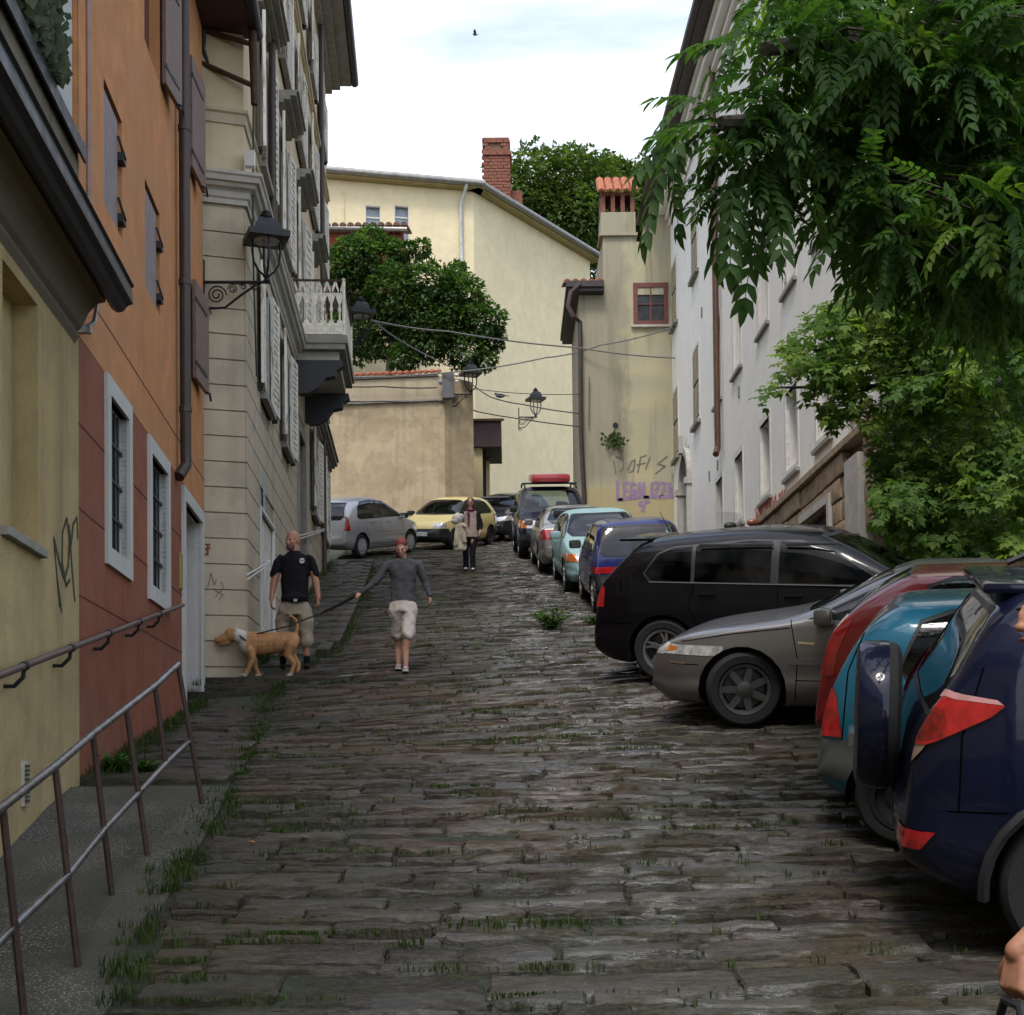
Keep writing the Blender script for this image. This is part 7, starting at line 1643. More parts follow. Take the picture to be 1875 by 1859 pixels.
def cloth(name, col, var=.3): 
    t = NT(name); p = t.pos(); n1 = t.noise(p, 9, 5, .6); n2 = t.noise(p, 220, 2); c = t.mix(t.ramp(n1, .3, .7), tuple(x * (1 - var) for x in col), tuple(min(1, x * (1 + var * .4)) for x in col)); c = t.mix(t.ramp(n2, .4, .7, 0, .25), c, tuple(min(1, x * 1.5) for x in col)); t.bsdf(c, .9, 0, t.bump(n1, .35, .02), .2); return t.m
def head(m, c, facing, tilt=0.0, s=1.0):
    """skull, face, jaw, nose, brow, ears; returns the head's frame (x right, y forward, z up)"""
    f = V((facing[0], facing[1], 0)).normalized(); x = V((f.y, -f.x, 0)); M_ = Matrix(((x.x, f.x, 0, 0), (x.y, f.y, 0, 0), (0, 0, 1, 0), (0, 0, 0, 1)))
    M_ = Matrix.Translation(c) @ M_ @ Matrix.Rotation(-tilt, 4, 'X') @ Matrix.Scale(s, 4)
    ell(m, M_, (0, -.012, .035), (.076, .095, .088)); ell(m, M_, (0, .02, -.03), (.062, .072, .085)); ell(m, M_, (0, .042, -.088), (.042, .044, .034)); ell(m, M_, (0, .076, .012), (.05, .018, .012))
    ell(m, M_, (0, .094, -.018), (.013, .016, .03)); ell(m, M_, (0, .102, -.036), (.018, .017, .013)); ell(m, M_, (0, .086, -.066), (.026, .014, .012))
    for sg in (1, -1): ell(m, M_, (sg * .076, -.008, -.012), (.012, .022, .033)); ell(m, M_, (sg * .04, .062, -.03), (.024, .022, .022))
    return M_
def face(M_, parent, lips=(.30, .10, .08), brow=(.05, .03, .02)):
    for sg in (1, -1):
        e = MB(); ell(e, M_, (sg * .030, .078, -.006), (.013, .009, .008)); w_ = e.build('eye', plain('eye_white', (.55, .53, .5), .3), parent, True)
        e = MB(); ell(e, M_, (sg * .030, .0845, -.006), (.0065, .004, .0065)); e.build('iris', plain('iris_dark', (.03, .02, .015), .2), w_, True)
        e = MB(); ell(e, M_, (sg * .031, .087, .014), (.021, .007, .005)); e.build('eyebrow', plain('brow_%d' % int(brow[0] * 1000), brow, .9), parent, True)
    e = MB(); ell(e, M_, (0, .0985, -.067), (.023, .006, .0065)); e.build('mouth', plain('lips', lips, .5), parent, True)
def hand(m, wrist, along, back, s=1.0, curl=.5, side=1):
    """palm, four unequal bent fingers and a thumb off the side of the palm"""
    y = V(along).normalized(); z = V(back); z = (z - y * z.dot(y)).normalized(); x = y.cross(z) * side; w = V(wrist)
    def q(a, b, c): return w + (x * a + y * b + z * c) * s
    rings_ = [q(0, 0, 0), q(0, .045, 0), q(0, .085, 0)]
    for a in (-.026, -.009, .009, .026): cap(m, q(a * .75, .015, 0), .013 * s, q(a, .085, 0), .0115 * s, 8)
    for a, l in ((-.029, .068), (-.010, .078), (.010, .074), (.028, .058)):
        p0 = q(a, .085, 0); c1, c2 = curl, curl * 2.0
        p1 = p0 + (y * math.cos(c1) - z * math.sin(c1)) * l * .45 * s; p2 = p1 + (y * math.cos(c2) - z * math.sin(c2)) * l * .32 * s; p3 = p2 + (y * math.cos(c2 * 1.3) - z * math.sin(c2 * 1.3)) * l * .25 * s
        chain(m, [p0, p1, p2, p3], [.0098 * s, .009 * s, .0082 * s, .0068 * s])
    t0 = q(-.024, .022, -.004); t1 = q(-.048, .05, -.014); t2 = q(-.052, .078, -.026); t3 = q(-.046, .098, -.036); chain(m, [t0, t1, t2, t3], [.014 * s, .012 * s, .0105 * s, .008 * s])
def shoe(foot, dirv, mat, parent, s=1.0, sole=None):
    f = V((dirv[0], dirv[1], 0)).normalized(); x = V((f.y, -f.x, 0)); M_ = Matrix(((x.x, f.x, 0, foot[0]), (x.y, f.y, 0, foot[1]), (0, 0, 1, foot[2]), (0, 0, 0, 1))) @ Matrix.Scale(s, 4); m = MB()
    ell(m, M_, (0, -.03, .05), (.04, .055, .05)); ell(m, M_, (0, .05, .04), (.042, .09, .036)); ell(m, M_, (0, .12, .032), (.04, .05, .028)); ell(m, M_, (0, -.045, .095), (.038, .042, .05))
    o = solid('shoe', m, .012, mat, parent, 3)
    if sole:
        p = MB(); pts = [(-.04, -.08), (-.044, .0), (-.045, .08), (-.035, .15), (0, .175), (.035, .15), (.045, .08), (.044, 0), (.04, -.08), (0, -.095)]; n = len(pts)
        p.add([M_ @ V((a, b, z)) for z in (0, .022) for a, b in pts], [(i, (i + 1) % n, n + (i + 1) % n, n + i) for i in range(n)] + [tuple(range(n)), tuple(range(n, 2 * n))]); p.build('sole', sole, o)
AX = V((1, 0, 0))
# ---------------------------------------------------------------- bald man in black
D = 18.0
def J(px, py, dy=0.0, d=None): return P(px, py, (D if d is None else d) + dy)
zg = zr(-2.7, D) - .01
man = thing('person', 'bald man in black t-shirt and khaki three-quarter trousers behind the dog', 'person', V((J(540, 1230).x, D, zg)), 'people in the street')
b = MB(); hd = J(536, 990); M_ = head(b, hd, (-.5, -.87), .05, 1.06)
cap(b, J(540, 1003), .055, J(540, 1022), .062)
for sx, pts in ((-1, ((508, 1024), (501, 1068), (497, 1098))), (1, ((572, 1024), (579, 1066), (583, 1096)))):
    q_ = [J(*pts[0]), J(*pts[1], .02), J(*pts[2], -.04)]; q_[0] = q_[0] + V((-sx * .03, 0, -.03)); chain(b, q_, [.042, .046, .031]); chain(b, [q_[0].lerp(q_[1], .5), q_[1].lerp(q_[2], .3)], [.046, .044])
    hand(b, q_[2], (0, -.12, -1), (sx * .9, -.4, 0), .98, .55, sx)
feet = [V((J(517, 1230).x, D + .05, zg)), V((J(562, 1230).x, D - .02, zg))]
for i, f in enumerate(feet): chain(b, [J(540, 1090), V((f.x, f.y, zg + .78)), V((f.x - .0, f.y, zg + .48)), V((f.x, f.y + .02, zg + .32)), V((f.x, f.y + .01, zg + .09))], [.05, .05, .055, .052, .034])
cap(b, J(540, 1040), .08, J(540, 1090), .08)
solid('body', b, .0095, SK1, man); face(M_, man)
bd = MB(); ell(bd, M_, (0, .045, -.088), (.056, .056, .044)); ell(bd, M_, (0, .094, -.055), (.03, .012, .006)); ell(bd, M_, (0, .05, -.07), (.066, .035, .035)); solid('beard', bd, .008, plain('stubble', (.13, .085, .065), .9), man, 2)
t = MB(); rings(t, [(J(540, 1009), .066, .062, AX), (J(540, 1016), .13, .085, AX), (J(540, 1023), .172, .10, AX), (J(540, 1038), .18, .115, AX), (J(540, 1060), .18, .12, AX), (J(540, 1085), .17, .118, AX), (J(540, 1104), .175, .122, AX)])
for p0, p1 in (((509, 1024), (503, 1052)), ((571, 1024), (577, 1052))): chain(t, [J(p0[0] + (6 if p0[0] < 540 else -6), p0[1] - 1), J(p0[0], p0[1] + 4), J(*p1, .01)], [.05, .055, .06])
BLKC = cloth('black_cotton', (.010, .010, .013)); sh = solid('t_shirt', t, .012, BLKC, man, 4)
lg = J(553, 1027, -.125); m = MB(); m.lathe([(.001, 0), (.034, 0), (.034, .004), (.001, .004)], 18, Matrix.Translation(lg) @ Matrix.Rotation(R(80), 4, 'X'), False); lo = m.build('chest_logo', plain('logo_white', (.6, .6, .6), .8), sh)
MB().tube([J(549, 1027, -.132), J(551, 1025, -.133), J(553, 1028, -.133), J(555, 1025, -.133), J(557, 1027, -.132)], .005, 5).build('logo_squiggle', plain('logo_dark', (.03, .03, .04), .8), lo)
KHA = cloth('khaki_cotton', (.36, .31, .225)); t = MB(); rings(t, [(J(540, 1098), .165, .11, AX), (J(540, 1112), .18, .125, AX), (J(540, 1128), .178, .125, AX)])
for f, hx in ((feet[0], 525), (feet[1], 556)): chain(t, [J(hx, 1118), V((f.x, f.y, zg + .62)), V((f.x, f.y + .01, zg + .44)), V((f.x, f.y + .01, zg + .34))], [.108, .095, .084, .086])
solid('trousers', t, .012, KHA, man, 4)
m = MB(); ell(m, Matrix.Translation(J(541, 1094, -.13)), (0, 0, 0), (.15, .05, .07)); solid('waist_bag', m, .012, cloth('bag_nylon', (.012, .012, .016)), man, 3)
MB().box(-.022, .022, -.004, .004, -.018, .014, Matrix.Translation(J(541, 1099, -.185))).build('bag_mark', plain('logo_white', (.6, .6, .6), .8), man)
for f in feet: shoe(f, (.1, -1), cloth('dark_shoe', (.02, .02, .022)), man, 1.02); cap_ = MB(); cap(cap_, V((f.x, f.y + .01, zg + .10)), .042, V((f.x, f.y + .01, zg + .15)), .044); cap_.build('sock', BLKC, man, True)
# ---------------------------------------------------------------- woman with the leash
D = 17.3; zg = zr(-1.3, D)
wo = thing('person', 'woman in grey sweater and pale cropped trousers holding the dog leash', 'person', V((J(738, 1215).x, D, zg)), 'people in the street')
fl, fr2 = V((J(728, 1212).x, D + .12, zr(-1.4, D + .12))), V((J(744, 1218).x, D - .10, zr(-1.25, D - .1)))
b = MB(); M_ = head(b, J(735, 1003, -.04), (-.1, -1), .42, .92); cap(b, J(737, 1012), .042, J(738, 1028), .05)
arms = [((710, 1033), (687, 1066), (662, 1085)), ((766, 1033), (779, 1066), (787, 1090))]
ha = [J(*arms[0][0]), J(*arms[0][1], -.06), J(*arms[0][2], -.12)]; hb = [J(*arms[1][0]), J(*arms[1][1], .03), J(*arms[1][2], .0)]
for q_ in (ha, hb): chain(b, [J(738, 1040), q_[0], q_[1], q_[2]], [.04, .032, .032, .025])
hand(b, ha[2], (-1, -.1, -.45), (0, -.5, 1), .9, .9, 1); hand(b, hb[2], (.15, -.1, -1), (.9, -.4, 0), .9, .45, 1)
for f, k in ((fl, (730, 1160)), (fr2, (748, 1162))): chain(b, [J(738, 1085), J(k[0], 1115), J(*k, f.y - D), V((f.x, f.y + .03, f.z + .28)), V((f.x, f.y + .02, f.z + .08))], [.05, .05, .05, .048, .03])
cap(b, J(738, 1050), .07, J(738, 1085), .07); solid('body', b, .009, SK2, wo); face(M_, wo, brow=(.12, .04, .025))
GRW = cloth('grey_knit', (.062, .064, .068), .35); t = MB(); rings(t, [(J(738, 1022), .085, .06, AX), (J(738, 1028), .165, .085, AX), (J(738, 1045), .172, .105, AX), (J(738, 1065), .152, .10, AX), (J(738, 1085), .15, .098, AX), (J(738, 1104), .168, .11, AX)])
for q_ in (ha, hb): chain(t, [q_[0], q_[1], q_[2]], [.056, .046, .034])
solid('sweater', t, .011, GRW, wo, 4)
PAL = cloth('pale_linen', (.48, .43, .38), .25); t = MB(); rings(t, [(J(738, 1098), .155, .105, AX), (J(738, 1112), .175, .12, AX), (J(738, 1122), .172, .12, AX)])
for f, hx, kx in ((fl, 726, 729), (fr2, 750, 748)): chain(t, [J(hx, 1118), J(kx, 1145, (f.y - D) * .5), J(kx, 1162, (f.y - D) * .8)], [.10, .088, .088])
solid('cropped_trousers', t, .012, PAL, wo, 4)
hr_ = MB(); ell(hr_, M_, (0, -.02, .055), (.083, .098, .078)); ell(hr_, M_, (.06, -.05, -.06), (.03, .04, .08)); ell(hr_, M_, (.07, -.03, -.12), (.025, .03, .05)); solid('hair', hr_, .009, plain('red_hair', (.16, .025, .02), .7, var=.4, vs=40), wo, 2)
SHOE = cloth('pale_violet_canvas', (.36, .27, .30)); SOLE = plain('white_sole', (.6, .6, .58), .6)
for f in (fl, fr2): shoe(f, (.05, -1), SHOE, wo, .92, SOLE)
# leash from her hand to the dog
LD = 17.78
le = thing('dog_leash', 'black dog leash stretched from the woman to the dog', 'leash', J(600, 1120, 0, 17.5))
p0, p1, p2, p3 = ha[2] + V((-.06, -.02, -.03)), J(590, 1122, 0, 17.5), J(530, 1146, 0, 17.65), J(458, 1164, 0, LD - .05)
MB().tube([p0, p0.lerp(p1, .5) + V((0, 0, -.012)), p1], .021, 7).build('strap', CABLE, le, True); MB().tube([p1, p2, p3], .009, 6).build('cord', CABLE, le, True); MB().tube([p1.lerp(p0, .03), p1.lerp(p2, .06)], .026, 8).build('clip', CHROME, le, True)
# ---------------------------------------------------------------- the dog
zd = 1.125; FUR = None
def fur():
    t = NT('tan_white_fur'); p = t.pos(); n = t.noise(p, 60, 4); n2 = t.noise(p, 5, 3)
    c = t.mix(t.ramp(t.math('ADD', n, n2), .8, 1.2), (.34, .155, .06), (.54, .29, .125)); sp_ = t.n('ShaderNodeSeparateXYZ'); t.l(p, sp_.inputs[0])
    # white collar patch and white paws
    hx = J(430, 1158, 0, LD).x + .085; nk = t.math('MULTIPLY', t.ramp(t.math('ADD', sp_.outputs[0], t.math('MULTIPLY', n2, .10)), hx - .03, hx + .0), t.ramp(t.math('ADD', sp_.outputs[0], t.math('MULTIPLY', n2, .10)), hx + .14, hx + .11))
    nk = t.math('MULTIPLY', nk, t.ramp(sp_.outputs[2], zd + .24, zd + .29)); c = t.mix(nk, c, (.58, .54, .48))
    c = t.mix(t.ramp(t.math('ADD', sp_.outputs[2], t.math('MULTIPLY', n2, .05)), zd + .085, zd + .045), c, (.55, .50, .43))
    t.bsdf(c, .75, 0, t.bump(n, .3, .01)); return t.m
FUR = fur(); dg_ = thing('dog', 'tan and white short haired dog standing on the step', 'dog', V((J(490, 1235, 0, LD).x, LD, zd)))
def Q(px, py, dy=0.0): 
    p = J(px, py, dy, LD); return p
off = zd - J(490, 1237, 0, LD).z
def Q(px, py, dy=0.0): p = J(px, py, dy, LD); return V((p.x, p.y, p.z + off))
m = MB()
for (px, py, rx, rz, ry) in ((455, 1175, .125, .155, .12), (466, 1175, .145, .152, .122), (480, 1175, .15, .15, .12), (493, 1174, .14, .142, .115), (506, 1173, .14, .134, .11), (518, 1172, .13, .13, .108), (530, 1171, .11, .12, .10), (537, 1170, .085, .105, .09)): ell(m, Matrix.Translation(Q(px, py)), (0, 0, 0), (rx, ry, rz))
chain(m, [Q(458, 1172), Q(440, 1163), Q(428, 1158)], [.10, .092, .085]); ell(m, Matrix.Translation(Q(424, 1159)), (0, 0, 0), (.088, .082, .09)); chain(m, [Q(418, 1163), Q(405, 1168), Q(399, 1169)], [.068, .054, .045]); chain(m, [Q(417, 1172), Q(403, 1176)], [.04, .028])
for sg in (-1, 1): ell(m, Matrix.Translation(Q(431, 1152, sg * .068)) @ Matrix.Rotation(R(20), 4, 'Y'), (0, 0, 0), (.03, .014, .045))
for kx, fx, dy in ((461, 448, -.075), (463, 474, .07)):      # front legs: shoulder, elbow, wrist, paw
    chain(m, [Q(458, 1188, dy), Q(kx + 2, 1204, dy), Q((kx + fx) / 2, 1221, dy), Q(fx + 1, 1233, dy)], [.068, .046, .03, .028]); ell(m, Matrix.Translation(Q(fx - 2, 1234, dy)), (0, 0, .005), (.042, .03, .022))
for dx, dy in ((0, -.075), (13, .07)):                        # hind legs: thigh, knee forward, hock back, paw
    chain(m, [Q(533, 1178, dy), Q(527 + dx * .6, 1196, dy), Q(539 + dx * .6, 1213, dy), Q(532 + dx, 1233, dy)], [.085, .052, .03, .027]); ell(m, Matrix.Translation(Q(529 + dx, 1234, dy)), (0, 0, .005), (.042, .03, .022))
chain(m, [Q(540, 1162), Q(545, 1146), Q(542, 1132), Q(532, 1124), Q(526, 1127)], [.03, .024, .019, .015, .01])
solid('body', m, .010, FUR, dg_, 5)
e = MB(); ell(e, Matrix.Translation(Q(395.5, 1167)), (0, 0, 0), (.016, .02, .017)); e.build('nose', DARKIN, dg_, True)
m = MB(); 
for px, py in ((403, 1173),): ell(m, Matrix.Translation(Q(px, py, -.028)), (0, 0, 0), (.03, .012, .010))
m.build('mouth', plain('dog_lip', (.06, .03, .025), .6), dg_, True)
e = MB(); ell(e, Matrix.Translation(Q(414, 1157, -.052)), (0, 0, 0), (.010, .010, .010)); e.build('eye', plain('dog_eye', (.015, .01, .008), .15), dg_, True)
m = MB(); c = Q(447, 1166); n = 16; ax = V((.62, 0, .78)); MB_ = [c + V((-ax.z * .115 * math.cos(2 * math.pi * k / n), .11 * math.sin(2 * math.pi * k / n), ax.x * .115 * math.cos(2 * math.pi * k / n))) + V((.02, 0, -.02)) for k in range(n + 1)]
m.tube(MB_, .012, 6, False); m.build('collar', CABLE, dg_, True)
# ---------------------------------------------------------------- woman walking down in the distance
D = 31.8; zg = zr(-.95, D)
fw_ = thing('person', 'woman in dark top and pink vest carrying a cream coat uphill', 'person', V((J(860, 1040).x, D, zg)), 'people in the street')
fw_['label'] = 'woman in pale pink vest and black trousers carrying a cream coat'
b = MB(); M_ = head(b, J(861, 920), (-.05, -1), .08, .95); cap(b, J(861, 928), .045, J(861, 937), .055)
al = [J(847, 945), J(838, 962, -.05), J(846, 962, -.28)]; ar = [J(875, 945), J(881, 962), J(879, 975, -.12)]
for q_ in (al, ar): chain(b, q_, [.045, .036, .026])
hand(b, al[2], (.6, -.6, -.2), (0, -.4, 1), .92, .8, 1); hand(b, ar[2], (-.1, -.2, -1), (.9, -.4, 0), .92, .6, 1)
ff = [V((J(853, 1040).x, D + .05, zr(-1, D + .05))), V((J(866, 1040).x, D - .06, zr(-.9, D - .06)))]
for f in ff: chain(b, [J(861, 970), f + V((0, 0, .75)), f + V((0, 0, .2)), f + V((0, 0, .08))], [.05, .045, .04, .035])
for q_ in (al, ar): cap(b, J(861, 945), .045, q_[0], .045)
cap(b, J(861, 945), .07, J(861, 970), .07); solid('body', b, .012, SK2, fw_); face(M_, fw_, brow=(.03, .02, .015))
t = MB(); rings(t, [(J(861, 934), .08, .06, AX), (J(861, 940), .17, .09, AX), (J(861, 958), .165, .11, AX), (J(861, 985), .19, .13, AX)]); solid('vest', t, .013, cloth('dusty_pink_wool', (.36, .27, .24)), fw_, 3)
t = MB(); chain(t, al[:2] + [al[1].lerp(al[2], .5)], [.06, .05, .042]); chain(t, ar[:2] + [ar[1].lerp(ar[2], .6)], [.06, .05, .04]); rings(t, [(J(846, 938), .05, .08, AX), (J(846, 975), .05, .09, AX)]); rings(t, [(J(876, 938), .05, .08, AX), (J(876, 970), .05, .09, AX)]); solid('sleeves', t, .013, BLKC, fw_, 3)
t = MB(); rings(t, [(J(861, 976), .155, .11, AX), (J(861, 988), .17, .12, AX)]); 
for f, hx in ((ff[0], 854), (ff[1], 868)): chain(t, [J(hx, 988), V((f.x, f.y, f.z + .48)), f + V((0, 0, .1))], [.095, .072, .06])
solid('trousers', t, .013, BLKC, fw_, 3)
t = MB(); ell(t, M_, (0, -.025, .04), (.09, .10, .09)); ell(t, M_, (-.07, -.03, -.08), (.03, .05, .1)); ell(t, M_, (.07, -.03, -.08), (.03, .05, .1)); solid('hair', t, .011, plain('brown_hair', (.035, .02, .014), .6, var=.4, vs=40), fw_, 2)
t = MB(); n = 14; c = J(861, 935); t.tube([c + V((.085 * math.cos(2 * math.pi * k / n), .08 * math.sin(2 * math.pi * k / n) - .01, .01 * math.sin(k))) for k in range(n + 1)], .032, 7, False); cap(t, J(858, 940, -.1), .035, J(858, 962, -.13), .022); solid('scarf', t, .012, cloth('plum_scarf', (.13, .035, .07)), fw_, 3)
for f in ff: shoe(f, (.0, -1), SOLE, fw_, .95)
for sg in (1, -1): MB().tube([M_ @ V((sg * .031 + .02 * math.cos(2 * math.pi * k / 12), .098, -.006 + .017 * math.sin(2 * math.pi * k / 12))) for k in range(13)], .003, 5, False).build('glasses_rim', TRIM, fw_)
CREAM = cloth('cream_coat_cloth', (.52, .46, .34)); b0 = J(842, 962, -.18)
co = thing('coat', 'cream coat draped over the arm of the woman in pink vest', 'coat', b0); m = MB()
rings(m, [(b0 + V((.03, 0, .06)), .08, .05, AX), (b0 + V((.02, 0, .0)), .13, .08, AX), (b0 + V((.01, 0, -.2)), .12, .07, AX), (b0 + V((.0, 0, -.52)), .15, .05, AX), (b0 + V((.0, 0, -.56)), .14, .04, AX)]); rings(m, [(b0 + V((.06, -.06, .02)), .07, .05, AX), (b0 + V((.08, -.07, -.2)), .07, .05, AX), (b0 + V((.1, -.05, -.4)), .06, .04, AX)]); rings(m, [(b0 + V((-.05, -.07, .0)), .05, .04, AX), (b0 + V((-.08, -.07, -.3)), .05, .04, AX), (b0 + V((-.1, -.05, -.48)), .05, .03, AX)]); solid('cloth', m, .015, CREAM, co, 3)
b0 = J(838, 950, -.2); m = MB(); ell(m, Matrix.Translation(b0), (0, 0, 0), (.13, .11, .12)); ell(m, Matrix.Translation(b0), (.06, -.03, .04), (.09, .08, .07)); ell(m, Matrix.Translation(b0), (-.05, -.02, -.06), (.1, .09, .07)); o = solid('bag', m, .015, cloth('white_bag_cloth', (.58, .56, .52)), None, 3); tag(o, 'round white bag held by the woman in pink vest', 'bag')
# ---------------------------------------------------------------- passer-by at the right edge
D = 3.6; X0 = 1.44; zg = zr(1.4, D)
pb_ = thing('person', 'passer-by in dark clothes walking past with a dark bag in hand', 'person', V((X0, D, zg)), 'people in the street')
b = MB(); hc = V((1.392, D, .375)); M_ = head(b, hc, (-1, -.1), .05, 1.0); cap(b, hc + V((.02, 0, -.09)), .055, V((X0, D, .20)), .06)
hw_ = P(1862, 1742, D - .22); el = V((X0 + .03, D - .2, -.22)); sh_ = V((X0 + .02, D - .17, .10))
chain(b, [sh_, el, el.lerp(hw_, .45), hw_], [.055, .045, .04, .029]); cap(b, V((X0 + .02, D, .1)), .07, V((X0 + .02, D, -.42)), .08); cap(b, V((X0 + .02, D - .17, .1)), .04, V((X0 + .02, D + .17, .1)), .04)
hand(b, hw_, (-.16, -.02, -1), (-.9, -.45, 0), 1.0, .95, -1)
for dy, dx in ((-.1, -.12), (.1, .14)): chain(b, [V((X0, D + dy, -.42)), V((X0 + dx, D + dy, -.75)), V((X0 + dx * 1.2, D + dy, zg + .1))], [.09, .06, .04])
chain(b, [V((X0 + .02, D + .17, .1)), V((X0 + .06, D + .22, -.2)), V((X0 + .02, D + .22, -.42))], [.055, .045, .03]); hand(b, V((X0 + .02, D + .22, -.42)), (0, 0, -1), (0, 1, 0), 1, .5, 1)
solid('body', b, .0048, SK1, pb_, 4); face(M_, pb_)
t = MB(); ell(t, M_, (0, -.03, .05), (.085, .095, .085)); ell(t, M_, (0, -.07, -.02), (.075, .05, .08)); solid('hair', t, .008, plain('dark_hair', (.02, .014, .01), .6, var=.4, vs=40), pb_, 2)
AYv = V((0, 1, 0)); t = MB(); rings(t, [(V((X0, D, .24)), .07, .08, AX), (V((X0 + .01, D, .17)), .09, .17, AX), (V((X0 + .02, D, .05)), .115, .18, AX), (V((X0 + .02, D, -.35)), .11, .16, AX), (V((X0 + .02, D, -.45)), .115, .17, AX)]); cap(t, sh_, .07, sh_.lerp(el, .55), .066); cap(t, V((X0 + .02, D + .17, .1)), .07, V((X0 + .05, D + .21, -.08)), .066)
solid('shirt', t, .011, cloth('dark_shirt', (.03, .03, .035)), pb_, 4)
t = MB(); rings(t, [(V((X0 + .02, D, -.4)), .11, .16, AX), (V((X0 + .02, D, -.5)), .115, .17, AX)])
for dy, dx in ((-.1, -.12), (.1, .14)): chain(t, [V((X0 + .02, D + dy, -.5)), V((X0 + dx, D + dy, -.78)), V((X0 + dx * 1.2, D + dy, zg + .12))], [.10, .075, .06])
solid('trousers', t, .012, cloth('dark_jeans', (.02, .025, .04)), pb_, 4)
for dy, dx in ((-.1, -.12), (.1, .14)): shoe(V((X0 + dx * 1.2, D + dy, zg)), (-1, 0), cloth('dark_shoe2', (.02, .02, .022)), pb_, 1.0)
gp_ = hw_ + V((-.02, -.02, -.105)); bg_ = thing('hand_bag', 'dark soft bag carried by the passer-by', 'bag', gp_ + V((0, 0, -.4)))
MB().tube([gp_ + V((.0, -.12, -.10)), gp_ + V((0, -.05, -.015)), gp_ + V((0, .05, -.015)), gp_ + V((0, .12, -.1))], .011, 7).build('handle', TRIM, bg_, True)
m = MB(); rings(m, [(gp_ + V((.06, 0, -.06)), .03, .12, AX), (gp_ + V((.06, 0, -.10)), .12, .15, AX), (gp_ + V((.06, 0, -.25)), .17, .17, AX), (gp_ + V((.06, 0, -.38)), .15, .15, AX)]); solid('bag_body', m, .012, cloth('bag_nylon_dark', (.012, .012, .015)), bg_, 4)
# ================================================================ lamps, railing, cables, bird
def lantern(c, s, parent, glow=False):
    """square-brimmed street lantern on a harp, c = foot of the harp"""
    T = Matrix.Translation(c) @ Matrix.Scale(s, 4)
    m = MB(); m.lathe([(.03, -.05), (.045, -.03), (.03, 0), (.05, .03), (.02, .05)], 12, T); m.build('socket', IRON, parent, True)
    for a in (0, 90, 180, 270):
        M_ = T @ Matrix.Rotation(R(a + 20), 4, 'Z'); m = MB(); m.tube([M_ @ V(q) for q in ((.02, 0, .03), (.10, 0, .09), (.165, 0, .20), (.185, 0, .34), (.18, 0, .50))], .016 * s, 6); m.build('harp_arm', IRON, parent, True)
    M_ = T @ Matrix.Rotation(R(20), 4, 'Z'); m = MB(); m.box(-.27, .27, -.27, .27, .50, .58, M_); o = m.build('brim', IRON, parent)
    m = MB(); m.lathe([(.24, .58), (.225, .66), (.19, .74), (.12, .79), (.06, .80)], 4, T @ Matrix.Rotation(R(65), 4, 'Z')); m.build('hood', IRON, parent)
    m = MB(); m.lathe([(.06, .79), (.085, .82), (.085, .84), (.05, .86), (.06, .885), (.03, .91), (.001, .92)], 14, T); m.build('finial', IRON, parent, True)
    m = MB(); m.lathe([(.001, .488), (.17, .488), (.18, .499)], 18, T, False); m.build('lamp_glass', plain('frosted_glass', (.28, .28, .27), .3), parent, True)
def scroll(c, r0, turns, ux, uz, rad, parent, name='scroll', n=26):
    pts = []
    for k in range(n + 1): a = turns * 2 * math.pi * k / n; r_ = r0 * (1 - .8 * k / n); pts.append(c + ux * r_ * math.cos(a) + uz * r_ * math.sin(a))
    MB().tube(pts, rad, 5).build(name, IRON, parent, True)
def bracket_lamp(px_wall, py_arm, px_lamp, d, s, label, arm_len=None, group='wall lanterns', wallx_=None):
    w_ = P(px_wall, py_arm, d); e = P(px_lamp, py_arm, d); u = (e - w_).normalized(); up_ = V((0, 0, 1)); L_ = (e - w_).length
    t = thing('wall_lantern', label, 'lamp', w_, group)
    MB().tube([w_, e + u * .05], .022 * s, 8).build('arm', IRON, t, True)
    MB().box(-.02, .02, -.05, .05, -.42 * s, .3 * s, Matrix.Translation(w_)).build('wall_plate', IRON, t)
    MB().tube([w_ + up_ * (-.36 * s), w_ + u * L_ * .35 - up_ * .34 * s, w_ + u * L_ * .62 - up_ * .16 * s, w_ + u * L_ * .85 - up_ * .03 * s], .016 * s, 6).build('brace', IRON, t, True)
    scroll(w_ + u * L_ * .22 - up_ * .17 * s, .13 * s, 2.1, u, up_, .011 * s, t); scroll(w_ + u * L_ * .47 - up_ * .09 * s, .065 * s, 1.8, -u, up_, .009 * s, t); scroll(w_ + u * L_ * .63 - up_ * .06 * s, .045 * s, 1.6, -u, up_, .008 * s, t); scroll(w_ + u * L_ * .76 - up_ * .04 * s, .03 * s, 1.5, -u, up_, .007 * s, t)
    scroll(w_ + u * L_ * .82 - up_ * .08 * s, .06 * s, 1.0, u, up_, .009 * s, t); scroll(w_ + u * .05 - up_ * .42 * s, .06 * s, 1.3, u, up_, .009 * s, t)
    lantern(e + up_ * .05 * s, s, t); return t
bracket_lamp(371, 517, 488, 17.75, .95, 'black lantern on a scrolled bracket at the orange house corner')
uq, zq = BR.hit(618, 612, .0)
t = bracket_lamp(609, 626, 661, 31.5, 1.05, 'black lantern on the beige house wall beyond the balcony')
bracket_lamp(950, 764, 981, 53.4, 1.15, 'small black lantern on the pale yellow building wall')
t = bracket_lamp(818, 722, 862, 44.2, 1.1, 'dark lantern hanging under the shrub at the garden wall corner')
eb = P(826, 706, 43.8); bx_ = thing('junction_box', 'grey electrical box at the corner of the garden wall', 'box', eb)
MB().box(-.28, .1, -.12, .12, -.42, .36, Matrix.Translation(eb), .02).build('case', plain('box_grey', (.10, .10, .10), .6), bx_)
